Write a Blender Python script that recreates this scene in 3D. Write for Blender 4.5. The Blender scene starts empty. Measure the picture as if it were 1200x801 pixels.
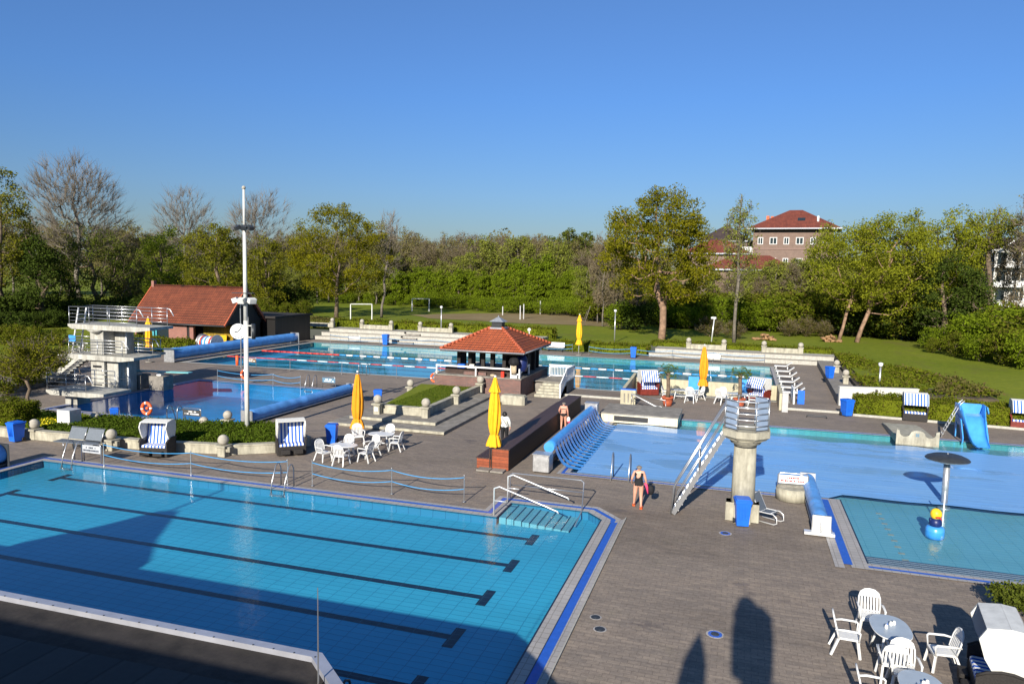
import bpy, bmesh, math, random
import numpy as np
from mathutils import Vector, Matrix
from mathutils.geometry import tessellate_polygon
PI = math.pi
SC = bpy.context.scene
COL = SC.collection
RAD = math.radians

# ------------------------------------------------------------------ camera
FPX, PITCH, ROLL, YAW, HCAM = 860.0, 0.0957363, 0.0194871, -0.3015885, 8.8
def _rot():
    cy, sy = math.cos(YAW), math.sin(YAW)
    Ry = np.array([[cy, -sy, 0], [sy, cy, 0], [0, 0, 1]])
    base = np.array([[1, 0, 0], [0, 0, -1], [0, 1, 0]], float)
    cp, sp = math.cos(PITCH), math.sin(PITCH)
    Rx = np.array([[1, 0, 0], [0, cp, -sp], [0, sp, cp]])
    cr, sr = math.cos(ROLL), math.sin(ROLL)
    Rz = np.array([[cr, -sr, 0], [sr, cr, 0], [0, 0, 1]])
    return Rz @ Rx @ base @ Ry
CM = _rot()
def G(x, y, z=0.0):
    """ground position of a point measured in the photograph, at height z"""
    d = CM.T @ np.array([(x - 600) / FPX, (y - 400.5) / FPX, 1.0])
    t = (z - HCAM) / d[2]
    return float(d[0] * t), float(d[1] * t)
cd = bpy.data.cameras.new('camera'); cam = bpy.data.objects.new('camera', cd); COL.objects.link(cam)
cd.sensor_width = 36; cd.lens = 36 * FPX / 1200; cd.clip_start = 0.1; cd.clip_end = 6000
mw = Matrix.Identity(4)
for i in range(3):
    mw[i][0] = CM[0][i]; mw[i][1] = -CM[1][i]; mw[i][2] = -CM[2][i]
mw[0][3], mw[1][3], mw[2][3] = 0, 0, HCAM
cam.matrix_world = mw
SC.camera = cam

# ------------------------------------------------------------------ light
SUN_AZ, SUN_EL = RAD(1.3), RAD(23.9)          # light travels towards +Y, sun stands behind the camera
w = bpy.data.worlds.new('World'); SC.world = w; w.use_nodes = True
nt = w.node_tree; bg = nt.nodes['Background']
sky = nt.nodes.new('ShaderNodeTexSky'); sky.sky_type = 'NISHITA'; sky.sun_disc = False
sky.sun_elevation = SUN_EL; sky.sun_rotation = RAD(180) + SUN_AZ
sky.altitude = 0; sky.air_density = 1.3; sky.dust_density = 0.15; sky.ozone_density = 5.0
_tc = nt.nodes.new('ShaderNodeTexCoord'); _sx = nt.nodes.new('ShaderNodeSeparateXYZ'); nt.links.new(_tc.outputs['Generated'], _sx.inputs[0])
_rp = nt.nodes.new('ShaderNodeValToRGB'); nt.links.new(_sx.outputs[2], _rp.inputs[0])
for _e, (_p, _c) in zip([_rp.color_ramp.elements[0], _rp.color_ramp.elements[1], _rp.color_ramp.elements.new(.10), _rp.color_ramp.elements.new(.22)], [(0.0, (.40, .47, .60, 1)), (0.5, (.41, .67, 1.06, 1)), (.10, (.45, .575, .84, 1)), (.22, (.46, .65, 1.00, 1))]):
    _e.position = _p; _e.color = _c
_mx = nt.nodes.new('ShaderNodeMix'); _mx.data_type = 'RGBA'; _mx.blend_type = 'MULTIPLY'; _mx.inputs[0].default_value = 1
nt.links.new(sky.outputs[0], _mx.inputs[6]); nt.links.new(_rp.outputs[0], _mx.inputs[7]); nt.links.new(_mx.outputs[2], bg.inputs[0]); bg.inputs[1].default_value = 0.072
sd = bpy.data.lights.new('sun', 'SUN'); sd.energy = 4.8; sd.angle = RAD(0.5); sd.color = (1.0, 0.93, 0.82)
so = bpy.data.objects.new('sun', sd); COL.objects.link(so)
dv = Vector((math.sin(SUN_AZ) * math.cos(SUN_EL), math.cos(SUN_AZ) * math.cos(SUN_EL), -math.sin(SUN_EL)))
so.rotation_euler = dv.to_track_quat('-Z', 'Y').to_euler()
SC.view_settings.view_transform = 'Standard'; SC.view_settings.look = 'None'
SC.view_settings.exposure = 0.75; SC.view_settings.gamma = 1.0; SC.view_settings.use_curve_mapping = False
SC.render.engine = 'CYCLES'
SC.cycles.max_bounces = 6; SC.cycles.transparent_max_bounces = 12
SC.cycles.diffuse_bounces = 2; SC.cycles.glossy_bounces = 3; SC.cycles.caustics_reflective = False
SC.cycles.caustics_refractive = False

# ------------------------------------------------------------------ materials
MATS = {}
def nodes_of(name):
    m = bpy.data.materials.new(name); m.use_nodes = True
    t = m.node_tree; t.nodes.clear()
    out = t.nodes.new('ShaderNodeOutputMaterial')
    MATS[name] = m
    return m, t, out
def N(t, kind, **kw):
    n = t.nodes.new(kind)
    for k, v in kw.items():
        if k.startswith('i_'):
            key = k[2:]
            n.inputs[int(key) if key.isdigit() else key.replace('_', ' ')].default_value = v
        else: setattr(n, k, v)
    return n
def ramp(t, fac, stops):
    r = t.nodes.new('ShaderNodeValToRGB')
    e = r.color_ramp.elements
    while len(e) < len(stops): e.new(0.5)
    for el, (p, c) in zip(e, stops):
        el.position = p; el.color = c if len(c) == 4 else (*c, 1)
    t.links.new(fac, r.inputs[0]); return r.outputs[0]
def mixc(t, fac, a, b, mode='MIX'):
    m = t.nodes.new('ShaderNodeMix'); m.data_type = 'RGBA'; m.blend_type = mode
    for i, v in ((0, fac), (6, a), (7, b)):
        if hasattr(v, 'links'): t.links.new(v, m.inputs[i])
        elif i == 0: m.inputs[0].default_value = v
        else: m.inputs[i].default_value = (*v, 1) if len(v) == 3 else v
    return m.outputs[2]
def pos(t, obj=False):
    if obj:
        return t.nodes.new('ShaderNodeTexCoord').outputs['Object']
    return t.nodes.new('ShaderNodeNewGeometry').outputs['Position']
def noise(t, vec, scale, detail=4, rough=0.55, dist=0.0):
    n = N(t, 'ShaderNodeTexNoise'); n.inputs['Scale'].default_value = scale
    n.inputs['Detail'].default_value = detail; n.inputs['Roughness'].default_value = rough
    n.inputs['Distortion'].default_value = dist
    t.links.new(vec, n.inputs['Vector']); return n.outputs['Fac']
def mapv(t, vec, scale=(1, 1, 1), rot=(0, 0, 0), loc=(0, 0, 0)):
    m = N(t, 'ShaderNodeMapping'); m.inputs['Scale'].default_value = scale
    m.inputs['Rotation'].default_value = rot; m.inputs['Location'].default_value = loc
    t.links.new(vec, m.inputs[0]); return m.outputs[0]
def bump(t, h, strength=0.3, dist=0.02):
    b = N(t, 'ShaderNodeBump'); b.inputs['Strength'].default_value = strength
    b.inputs['Distance'].default_value = dist
    t.links.new(h, b.inputs['Height']); return b.outputs[0]
def principled(t, out, color, rough=0.6, metal=0.0, normal=None, spec=0.5):
    p = N(t, 'ShaderNodeBsdfPrincipled')
    if hasattr(color, 'links'): t.links.new(color, p.inputs['Base Color'])
    else: p.inputs['Base Color'].default_value = (*color, 1)
    if hasattr(rough, 'links'): t.links.new(rough, p.inputs['Roughness'])
    else: p.inputs['Roughness'].default_value = rough
    p.inputs['Metallic'].default_value = metal
    p.inputs['Specular IOR Level'].default_value = spec
    if normal is not None: t.links.new(normal, p.inputs['Normal'])
    t.links.new(p.outputs[0], out.inputs[0]); return p
def mat(name, c, rough=0.6, metal=0.0, var=0.12, scale=6.0, bmp=0.1, spec=0.4, dirt=0.0):
    m, t, out = nodes_of(name)
    P = pos(t, True)
    f = noise(t, P, scale, 5, 0.6)
    a = tuple(max(0, v * (1 - 2 * var)) for v in c); b = tuple(min(1, v * (1 + 2 * var)) for v in c)
    col = ramp(t, f, [(0.3, a), (0.7, b)])
    if dirt > 0:
        g = noise(t, mapv(t, P, (3, 3, .6)), 1.3, 6, 0.7)
        gg = ramp(t, g, [(0.42, (0, 0, 0)), (0.72, (dirt, dirt, dirt))])
        col = mixc(t, gg, col, (0.09, 0.08, 0.06))
    nrm = bump(t, noise(t, P, scale * 8, 3), bmp, 0.01) if bmp > 0 else None
    principled(t, out, col, rough, metal, nrm, spec)
    return m
M = MATS
mat('white_plastic', (0.66, 0.66, 0.64), 0.35, var=.02, bmp=0)
mat('grey_tabletop', (0.34, 0.40, 0.46), 0.35, var=.05, scale=3, bmp=0)
mat('white_paint', (0.62, 0.62, 0.58), 0.4, var=.04, scale=3, bmp=.03, dirt=.25)
mat('steel', (0.42, 0.43, 0.44), 0.3, 0.8, var=.05, scale=3, bmp=0)
mat('steel_brushed', (0.50, 0.50, 0.50), 0.38, 0.7, var=.12, scale=5, bmp=.05)
mat('steel_bright', (0.80, 0.80, 0.78), 0.3, 0.5, var=.05, scale=3, bmp=0)
mat('dark_metal', (0.04, 0.045, 0.05), 0.45, 0.2, var=.1, bmp=.05)
mat('black_plastic', (0.018, 0.018, 0.02), 0.5, var=.1, bmp=.05)
mat('blue_plastic', (0.012, 0.125, 0.60), 0.42, var=.06, bmp=.02, scale=2)
mat('light_blue_plastic', (0.06, 0.30, 0.72), 0.3, var=.08, bmp=.02, scale=1.5)
mat('rope_blue', (0.05, 0.26, 0.52), 0.5, var=.08, bmp=.0)
mat('cover_roll', (0.10, 0.30, 0.66), 0.42, var=.12, scale=1.6, bmp=.15)
mat('red_plastic', (0.60, 0.04, 0.02), 0.4, var=.08, bmp=.02)
mat('orange_ring', (0.75, 0.12, 0.03), 0.5, var=.08, bmp=.02)
mat('yellow_canvas', (0.82, 0.40, 0.008), 0.8, var=.05, scale=5, bmp=.25)
mat('orange_canvas', (0.74, 0.27, 0.008), 0.8, var=.06, scale=5, bmp=.25)
mat('yellow_plastic', (0.80, 0.50, 0.02), 0.45, var=.1, bmp=.02)
mat('terracotta', (0.42, 0.10, 0.045), 0.75, var=.12, bmp=.1)
mat('concrete', (0.235, 0.215, 0.185), 0.85, var=.14, scale=2.2, bmp=.35, dirt=.35)
mat('pale_concrete', (0.40, 0.375, 0.29), 0.8, var=.10, scale=2.5, bmp=.4, dirt=.62)
mat('tower_concrete', (0.43, 0.42, 0.37), 0.8, var=.09, scale=1.5, bmp=.3, dirt=.62)
mat('stone_ball', (0.38, 0.35, 0.29), 0.9, var=.16, scale=5, bmp=.5, dirt=.3)
mat('terrace_plaster', (0.46, 0.42, 0.29), 0.8, var=.05, scale=2, bmp=.2, dirt=.35)
mat('pump_grey', (0.55, 0.56, 0.57), 0.4, 0.3, var=.06, bmp=.05)
mat('dark_wood', (0.040, 0.022, 0.015), 0.6, var=.25, scale=4, bmp=.2)
mat('dark_timber_wall', (0.022, 0.018, 0.016), 0.8, var=.2, scale=2, bmp=.3)
mat('grey_beam', (0.05, 0.05, 0.05), 0.7, var=.2, bmp=.2)
mat('red_base_wood', (0.16, 0.022, 0.014), 0.55, var=.15, scale=8, bmp=.2)
mat('glass_dark', (0.02, 0.03, 0.035), 0.06, var=.0, bmp=0, spec=.8)
mat('window_white', (0.58, 0.58, 0.56), 0.5, var=.02, bmp=0)
mat('lead', (0.32, 0.34, 0.37), 0.5, .4, var=.1, bmp=.1)
mat('bark', (0.13, 0.095, 0.065), 0.9, var=.3, scale=3, bmp=.8)
mat('bark_red', (0.24, 0.15, 0.095), 0.9, var=.25, scale=3, bmp=.8)
mat('bark_grey', (0.14, 0.12, 0.095), 0.9, var=.25, scale=3, bmp=.8)
mat('twig_brown', (0.135, 0.105, 0.075), 0.9, var=.25, scale=.4, bmp=0)
mat('twig_grey', (0.15, 0.125, 0.095), 0.9, var=.2, scale=.4, bmp=0)
mat('skin', (0.56, 0.29, 0.20), 0.5, var=.05, scale=10, bmp=.03)
mat('skin_tan', (0.52, 0.25, 0.17), 0.5, var=.06, scale=10, bmp=.03)
mat('black_cloth', (0.008, 0.008, 0.010), 0.8, var=.1, bmp=.1)
mat('white_cloth', (0.62, 0.62, 0.57), 0.8, var=.05, scale=12, bmp=.3)
mat('pink_cloth', (0.75, 0.06, 0.16), 0.8, var=.08, bmp=.2)
mat('beige_cloth', (0.45, 0.36, 0.24), 0.85, var=.08, bmp=.2)
mat('hair_grey', (0.17, 0.145, 0.12), 0.7, var=.25, scale=60, bmp=.5)
mat('hair_black', (0.010, 0.008, 0.007), 0.5, var=.2, scale=60, bmp=.5)
mat('orange_sandal', (0.80, 0.12, 0.02), 0.6, var=.05, bmp=0)
mat('log', (0.26, 0.15, 0.07), 0.8, var=.3, scale=3, bmp=.3)
mat('sign_white', (0.80, 0.80, 0.78), 0.4, var=.01, bmp=0)
mat('sign_red', (0.30, 0.03, 0.03), 0.5, var=.01, bmp=0)
mat('screen_grey', (0.24, 0.31, 0.42), 0.4, var=.05, bmp=0)
mat('sign_blue', (0.10, 0.20, 0.28), 0.5, var=.03, bmp=0)
mat('board_aqua', (0.20, 0.52, 0.52), 0.5, var=.05, bmp=.05)
mat('spray_black', (0.008, 0.008, 0.009), 0.5, var=.1, bmp=.1)
mat('render_white', (0.52, 0.51, 0.47), 0.8, var=.04, bmp=.1)
mat('mauve_render', (0.22, 0.145, 0.12), 0.85, var=.05, bmp=.1)
mat('chimney_orange', (0.55, 0.13, 0.05), 0.8, var=.1, bmp=.1)
mat('felt_roof', (0.024, 0.020, 0.018), 0.85, var=.25, scale=2.2, bmp=.5, dirt=.2)
mat('felt_dark', (0.022, 0.020, 0.020), 0.8, var=.2, scale=2.2, bmp=.4)
mat('zinc', (0.46, 0.47, 0.52), 0.4, .5, var=.08, scale=2, bmp=.1)
mat('tile_grey', (0.42, 0.41, 0.40), 0.6, var=.06, scale=3, bmp=.1)
mat('kerb_white', (0.40, 0.385, 0.335), 0.7, var=.08, bmp=.1, dirt=.2)
mat('gutter_blue', (0.022, 0.10, 0.46), 0.35, var=.06, scale=6, bmp=.1)
mat('lane_black', (0.012, 0.022, 0.045), 0.4, var=.15, scale=3, bmp=0)
mat('orange_tile', (0.33, 0.30, 0.20), 0.5, var=.1, bmp=0)
mat('yellow_flower', (0.75, 0.60, 0.02), 0.8, var=.1, bmp=0)
mat('white_blossom', (0.75, 0.74, 0.68), 0.8, var=.05, bmp=0)
mat('soil', (0.07, 0.055, 0.035), 0.95, var=.25, scale=2, bmp=.4)
mat('toy_blue', (0.01, 0.02, 0.10), 0.4, var=.1, bmp=0)
mat('wicker_white', (0.66, 0.65, 0.60), 0.7, var=.10, scale=30, bmp=.8)
mat('wicker_dark', (0.025, 0.022, 0.020), 0.7, var=.15, scale=30, bmp=.8)
mat('bench_mesh', (0.15, 0.17, 0.19), 0.5, .4, var=.12, scale=40, bmp=.3)

def paver():
    m, t, out = nodes_of('deck_paving')
    P = pos(t)
    b = N(t, 'ShaderNodeTexBrick'); b.offset = 0.5
    b.inputs['Scale'].default_value = 1.0; b.inputs['Brick Width'].default_value = 0.30
    b.inputs['Row Height'].default_value = 0.15; b.inputs['Mortar Size'].default_value = 0.008
    b.inputs['Mortar Smooth'].default_value = 0.3; b.inputs['Bias'].default_value = -0.1
    b.inputs['Color1'].default_value = (0.250, 0.213, 0.178, 1); b.inputs['Color2'].default_value = (0.205, 0.178, 0.155, 1)
    b.inputs['Mortar'].default_value = (0.160, 0.137, 0.117, 1)
    t.links.new(mapv(t, P, (1, 1, 1), (0, 0, 0)), b.inputs['Vector'])
    big = noise(t, mapv(t, P, (.35, 1, 1)), 0.22, 7, 0.65, .5)
    c = mixc(t, 0.75, b.outputs[0], ramp(t, big, [(0.30, (0.66, 0.64, 0.62)), (0.5, (0.97, 0.96, 0.95)), (0.72, (1.28, 1.22, 1.14))]), 'MULTIPLY')
    strk = noise(t, mapv(t, P, (1.2, 7, 1)), 0.8, 5, 0.7)
    c = mixc(t, 0.55, c, ramp(t, strk, [(0.35, (0.68, 0.66, 0.67)), (0.65, (1.24, 1.20, 1.14))]), 'MULTIPLY')
    fine = noise(t, P, 9.0, 4, 0.8)
    c = mixc(t, 0.6, c, ramp(t, fine, [(0.3, (0.66, 0.64, 0.62)), (0.7, (1.30, 1.29, 1.26))]), 'MULTIPLY')
    moss = noise(t, P, 0.55, 8, 0.75)
    c = mixc(t, ramp(t, moss, [(0.58, (0, 0, 0)), (0.75, (.35, .35, .35))]), c, (0.085, 0.085, 0.04))
    wet = noise(t, mapv(t, P, (.7, 1, 1)), .38, 7, .72, .8)
    wm = ramp(t, wet, [(0.60, (0, 0, 0)), (0.66, (1, 1, 1))])
    c = mixc(t, wm, c, mixc(t, 1.0, c, (.74, .73, .74), 'MULTIPLY'))
    spot = noise(t, P, 2.6, 3, .5)
    c = mixc(t, ramp(t, spot, [(0.70, (0, 0, 0)), (0.76, (.5, .5, .5))]), c, (0.085, 0.075, 0.068))
    principled(t, out, c, ramp(t, wet, [(0.60, (.82, .82, .82)), (0.66, (.5, .5, .5))]), 0, bump(t, fine, 0.25, 0.02), 0.3)
    return m
paver()

def tile_floor(name, base, dark, grout, sx=.5, sy=.25, amt=.1, shallow=None):
    m, t, out = nodes_of(name)
    P = pos(t)
    b = N(t, 'ShaderNodeTexBrick'); b.offset = 0.0
    b.inputs['Scale'].default_value = 1.0; b.inputs['Brick Width'].default_value = sx
    b.inputs['Row Height'].default_value = sy; b.inputs['Mortar Size'].default_value = 0.012
    b.inputs['Mortar Smooth'].default_value = 0.2
    b.inputs['Color1'].default_value = (*base, 1); b.inputs['Color2'].default_value = (*dark, 1)
    b.inputs['Mortar'].default_value = (*grout, 1)
    wob = N(t, 'ShaderNodeVectorMath', operation='ADD')
    nz = N(t, 'ShaderNodeTexNoise'); nz.inputs['Scale'].default_value = 5.0; nz.inputs['Detail'].default_value = 2
    t.links.new(P, nz.inputs['Vector'])
    sc_ = N(t, 'ShaderNodeVectorMath', operation='SCALE'); sc_.inputs[3].default_value = 0.05
    t.links.new(nz.outputs['Color'], sc_.inputs[0])
    t.links.new(P, wob.inputs[0]); t.links.new(sc_.outputs[0], wob.inputs[1])
    t.links.new(wob.outputs[0], b.inputs['Vector'])
    big = noise(t, mapv(t, P, (.3, 1, 1)), 0.35, 4, 0.6)
    c = mixc(t, 0.8, b.outputs[0], ramp(t, big, [(0.3, (1 - amt * 1.5,) * 3), (0.7, (1 + amt,) * 3)]), 'MULTIPLY')
    principled(t, out, c, 0.5, 0, None, 0.2)
    return m
tile_floor('tile_pool', (0.050, 0.37, 0.535), (0.045, 0.355, 0.515), (0.022, 0.21, 0.34))
tile_floor('tile_wall', (0.03, 0.19, 0.32), (0.03, 0.18, 0.30), (0.015, 0.10, 0.18), .5, .15)
tile_floor('tile_far', (0.07, 0.44, 0.60), (0.065, 0.41, 0.57), (0.05, 0.34, 0.48), 1, .5, .15)
tile_floor('tile_dive', (0.022, 0.27, 0.56), (0.020, 0.25, 0.53), (0.015, 0.18, 0.42), 1, 1, .25)
tile_floor('tile_kids', (0.165, 0.38, 0.43), (0.155, 0.365, 0.41), (0.085, 0.27, 0.32), .5, .25, .1)
tile_floor('tile_teal', (0.08, 0.36, 0.40), (0.07, 0.32, 0.37), (0.05, 0.25, 0.3), .3, .3, .15)
tile_floor('tile_cream', (0.62, 0.57, 0.44), (0.58, 0.53, 0.40), (0.42, 0.38, 0.30), .3, .3, .05)
tile_floor('tile_coping', (0.38, 0.36, 0.34), (0.34, 0.325, 0.31), (0.24, 0.22, 0.20), .25, .25, .12)
tile_floor('tile_lane', (0.004, 0.010, 0.022), (0.004, 0.009, 0.020), (0.02, 0.05, 0.07), .5, .25, .1)

def water(name, tint, bs=0.12, sc=2.2, ior=1.33):
    m, t, out = nodes_of(name)
    P = pos(t)
    f = noise(t, P, sc, 3, 0.55, .4)
    f2 = noise(t, P, sc * 5, 2, 0.5)
    a = N(t, 'ShaderNodeMath', operation='MULTIPLY_ADD'); a.inputs[1].default_value = .25
    t.links.new(f2, a.inputs[0]); t.links.new(f, a.inputs[2])
    nrm = bump(t, a.outputs[0], bs, 0.05)
    ge = N(t, 'ShaderNodeNewGeometry')
    dt = N(t, 'ShaderNodeVectorMath', operation='DOT_PRODUCT'); t.links.new(ge.outputs['Incoming'], dt.inputs[0]); t.links.new(nrm, dt.inputs[1])
    ab = N(t, 'ShaderNodeMath', operation='ABSOLUTE'); t.links.new(dt.outputs['Value'], ab.inputs[0])
    om = N(t, 'ShaderNodeMath', operation='SUBTRACT'); om.inputs[0].default_value = 1.0; t.links.new(ab.outputs[0], om.inputs[1])
    pw = N(t, 'ShaderNodeMath', operation='POWER'); pw.inputs[1].default_value = 5.0; t.links.new(om.outputs[0], pw.inputs[0])
    fr = N(t, 'ShaderNodeMath', operation='MULTIPLY_ADD'); fr.inputs[1].default_value = .98; fr.inputs[2].default_value = .02; t.links.new(pw.outputs[0], fr.inputs[0])
    tr = N(t, 'ShaderNodeBsdfTransparent'); tr.inputs[0].default_value = (*tint, 1)
    gl = N(t, 'ShaderNodeBsdfGlossy'); gl.inputs['Roughness'].default_value = 0.02; t.links.new(nrm, gl.inputs['Normal'])
    mx = N(t, 'ShaderNodeMixShader'); t.links.new(fr.outputs[0], mx.inputs[0])
    t.links.new(tr.outputs[0], mx.inputs[1]); t.links.new(gl.outputs[0], mx.inputs[2])
    t.links.new(mx.outputs[0], out.inputs[0])
water('water', (0.84, 0.97, 1.0), .20, 3.2)
water('water_calm', (0.80, 0.94, 1.0), .16, 1.8)
water('water_far', (0.84, 0.96, 1.0), .05, 1.4)

def cover():
    m, t, out = nodes_of('pool_cover')
    P = pos(t)
    big = noise(t, mapv(t, P, (.12, .5, 1)), 1.0, 6, 0.6, 1.2)
    wet = ramp(t, big, [(0.50, (0, 0, 0)), (0.56, (1, 1, 1))])
    fine = noise(t, mapv(t, P, (.4, 3, 1)), 2.0, 4, 0.7)
    c = mixc(t, 1.0, (0.175, 0.385, 0.70), ramp(t, fine, [(0.3, (.88, .90, .94)), (0.7, (1.10, 1.08, 1.04))]), 'MULTIPLY')
    pale = noise(t, mapv(t, P, (.05, .8, 1)), 1.6, 5, 0.7, 1.0)
    c = mixc(t, ramp(t, pale, [(0.52, (0, 0, 0)), (0.66, (.55, .55, .55))]), c, (0.24, 0.46, 0.74))
    wv = N(t, 'ShaderNodeTexWave'); wv.bands_direction = 'Y'; wv.inputs['Scale'].default_value = 0.8; wv.inputs['Distortion'].default_value = .4
    t.links.new(P, wv.inputs[0])
    c = mixc(t, 0.10, c, wv.outputs[0], 'MULTIPLY')
    p = principled(t, out, c, 0.5, 0, bump(t, fine, .1, .01), 0.5)
    r = ramp(t, big, [(0.50, (.45, .45, .45)), (0.56, (.04, .04, .04))])
    t.links.new(r, p.inputs['Roughness'])
cover()

def stripes():
    m, t, out = nodes_of('blue_white_stripe')
    X = N(t, 'ShaderNodeSeparateXYZ'); t.links.new(pos(t, True), X.inputs[0])
    a = N(t, 'ShaderNodeMath', operation='MULTIPLY'); a.inputs[1].default_value = 1 / 0.165; t.links.new(X.outputs[0], a.inputs[0])
    ad = N(t, 'ShaderNodeMath', operation='ADD'); ad.inputs[1].default_value = 50.25; t.links.new(a.outputs[0], ad.inputs[0])
    fr = N(t, 'ShaderNodeMath', operation='FRACT'); t.links.new(ad.outputs[0], fr.inputs[0])
    g = N(t, 'ShaderNodeMath', operation='GREATER_THAN'); g.inputs[1].default_value = .52; t.links.new(fr.outputs[0], g.inputs[0])
    c = mixc(t, g.outputs[0], (0.76, 0.76, 0.74), (0.02, 0.11, 0.50))
    principled(t, out, c, 0.75, 0, bump(t, noise(t, pos(t, True), 9, 3), .2, .02), .2)
stripes()

def roof_tiles(name, c1, c2, c3, axis_scale=(1, 1), bump_s=.8):
    m, t, out = nodes_of(name)
    uv = N(t, 'ShaderNodeUVMap')
    b = N(t, 'ShaderNodeTexBrick'); b.offset = 0.0
    b.inputs['Scale'].default_value = 1; b.inputs['Brick Width'].default_value = axis_scale[0]
    b.inputs['Row Height'].default_value = axis_scale[1]; b.inputs['Mortar Size'].default_value = .1 * axis_scale[1]
    b.inputs['Mortar Smooth'].default_value = .8; b.inputs['Bias'].default_value = 0
    b.inputs['Color1'].default_value = (*c1, 1); b.inputs['Color2'].default_value = (*c2, 1); b.inputs['Mortar'].default_value = (*c3, 1)
    t.links.new(uv.outputs[0], b.inputs['Vector'])
    P = pos(t)
    n = noise(t, P, 0.9, 5, .7)
    c = mixc(t, .8, b.outputs[0], ramp(t, n, [(0.3, (.62, .62, .66)), (.7, (1.25, 1.18, 1.1))]), 'MULTIPLY')
    n2 = noise(t, mapv(t, P, (2.2, .3, .3)), 1.2, 4, .7)
    c = mixc(t, .5, c, ramp(t, n2, [(0.35, (.70, .72, .74)), (.65, (1.1, 1.1, 1.05))]), 'MULTIPLY')
    sx = N(t, 'ShaderNodeSeparateXYZ'); t.links.new(uv.outputs[0], sx.inputs[0])
    a = N(t, 'ShaderNodeMath', operation='MULTIPLY'); a.inputs[1].default_value = 2 * PI / axis_scale[0]; t.links.new(sx.outputs[0], a.inputs[0])
    s = N(t, 'ShaderNodeMath', operation='SINE'); t.links.new(a.outputs[0], s.inputs[0])
    principled(t, out, c, .75, 0, bump(t, s.outputs[0], bump_s, .05), .3)
roof_tiles('roof_pavilion', (0.29, 0.070, 0.026), (0.37, 0.095, 0.034), (0.045, 0.020, 0.014), (.30, .34))
roof_tiles('roof_hut', (0.21, 0.056, 0.028), (0.26, 0.072, 0.034), (0.07, 0.028, 0.018), (.28, .34))
roof_tiles('roof_house', (0.165, 0.046, 0.030), (0.19, 0.055, 0.034), (0.13, 0.035, 0.025), (.3, .35), .3)
roof_tiles('roof_house_dark', (0.06, 0.045, 0.042), (0.07, 0.05, 0.045), (0.04, 0.03, 0.03), (.3, .35), .3)

def brick(name, c1, c2, mortar, w_=.24, h_=.075):
    m, t, out = nodes_of(name)
    uv = N(t, 'ShaderNodeUVMap')
    b = N(t, 'ShaderNodeTexBrick'); b.inputs['Scale'].default_value = 1
    b.inputs['Brick Width'].default_value = w_; b.inputs['Row Height'].default_value = h_
    b.inputs['Mortar Size'].default_value = .01; b.inputs['Bias'].default_value = 0
    b.inputs['Color1'].default_value = (*c1, 1); b.inputs['Color2'].default_value = (*c2, 1); b.inputs['Mortar'].default_value = (*mortar, 1)
    t.links.new(uv.outputs[0], b.inputs['Vector'])
    n = noise(t, pos(t), 1.2, 6, .7)
    c = mixc(t, .6, b.outputs[0], ramp(t, n, [(0.3, (.7, .7, .72)), (.7, (1.15, 1.12, 1.1))]), 'MULTIPLY')
    principled(t, out, c, .85, 0, None, .25)
brick('brick_wall', (0.20, 0.085, 0.065), (0.10, 0.055, 0.05), (0.22, 0.18, 0.16))
brick('brick_hut', (0.30, 0.11, 0.075), (0.24, 0.09, 0.065), (0.26, 0.20, 0.17))
brick('brick_house', (0.20, 0.135, 0.105), (0.165, 0.108, 0.085), (0.21, 0.165, 0.135))
def boards(name, c1, c2, pitch, axis=2, rough=.55):
    m, t, out = nodes_of(name)
    X = N(t, 'ShaderNodeSeparateXYZ'); P = pos(t); t.links.new(P, X.inputs[0])
    a = N(t, 'ShaderNodeMath', operation='DIVIDE'); a.inputs[1].default_value = pitch; t.links.new(X.outputs[axis], a.inputs[0])
    fr = N(t, 'ShaderNodeMath', operation='FRACT'); t.links.new(a.outputs[0], fr.inputs[0])
    g = ramp(t, fr.outputs[0], [(0.0, (0.1, 0.1, 0.1)), (0.10, (1, 1, 1)), (0.93, (1, 1, 1)), (1.0, (0.1, 0.1, 0.1))])
    fl = N(t, 'ShaderNodeMath', operation='FLOOR'); t.links.new(a.outputs[0], fl.inputs[0])
    wn = N(t, 'ShaderNodeTexWhiteNoise', noise_dimensions='1D'); t.links.new(fl.outputs[0], wn.inputs['W'])
    base = mixc(t, wn.outputs[0], c1, c2)
    n = noise(t, mapv(t, P, (4, 4, 4)), 2, 5, .7)
    c = mixc(t, .6, base, ramp(t, n, [(.3, (.6, .6, .6)), (.7, (1.25, 1.2, 1.2))]), 'MULTIPLY')
    c = mixc(t, .9, c, g, 'MULTIPLY')
    principled(t, out, c, rough, 0, bump(t, g, .4, .01), .35)
boards('bench_boards_front', (0.20, 0.050, 0.020), (0.30, 0.075, 0.030), .155, 2)
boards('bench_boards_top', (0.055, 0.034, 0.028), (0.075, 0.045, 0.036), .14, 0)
boards('bench_boards_side_shade', (0.030, 0.018, 0.014), (0.042, 0.024, 0.018), .155, 2)  # darker copy of the boards, the shade of the side put into the colour
boards('hut_boards', (0.018, 0.016, 0.015), (0.028, 0.023, 0.020), .22, 1)
boards('yellow_boards', (0.20, 0.135, 0.012), (0.25, 0.165, 0.015), .45, 0)
boards('roof_planks', (0.016, 0.015, 0.014), (0.030, 0.026, 0.024), .55, 0, .6)

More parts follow.
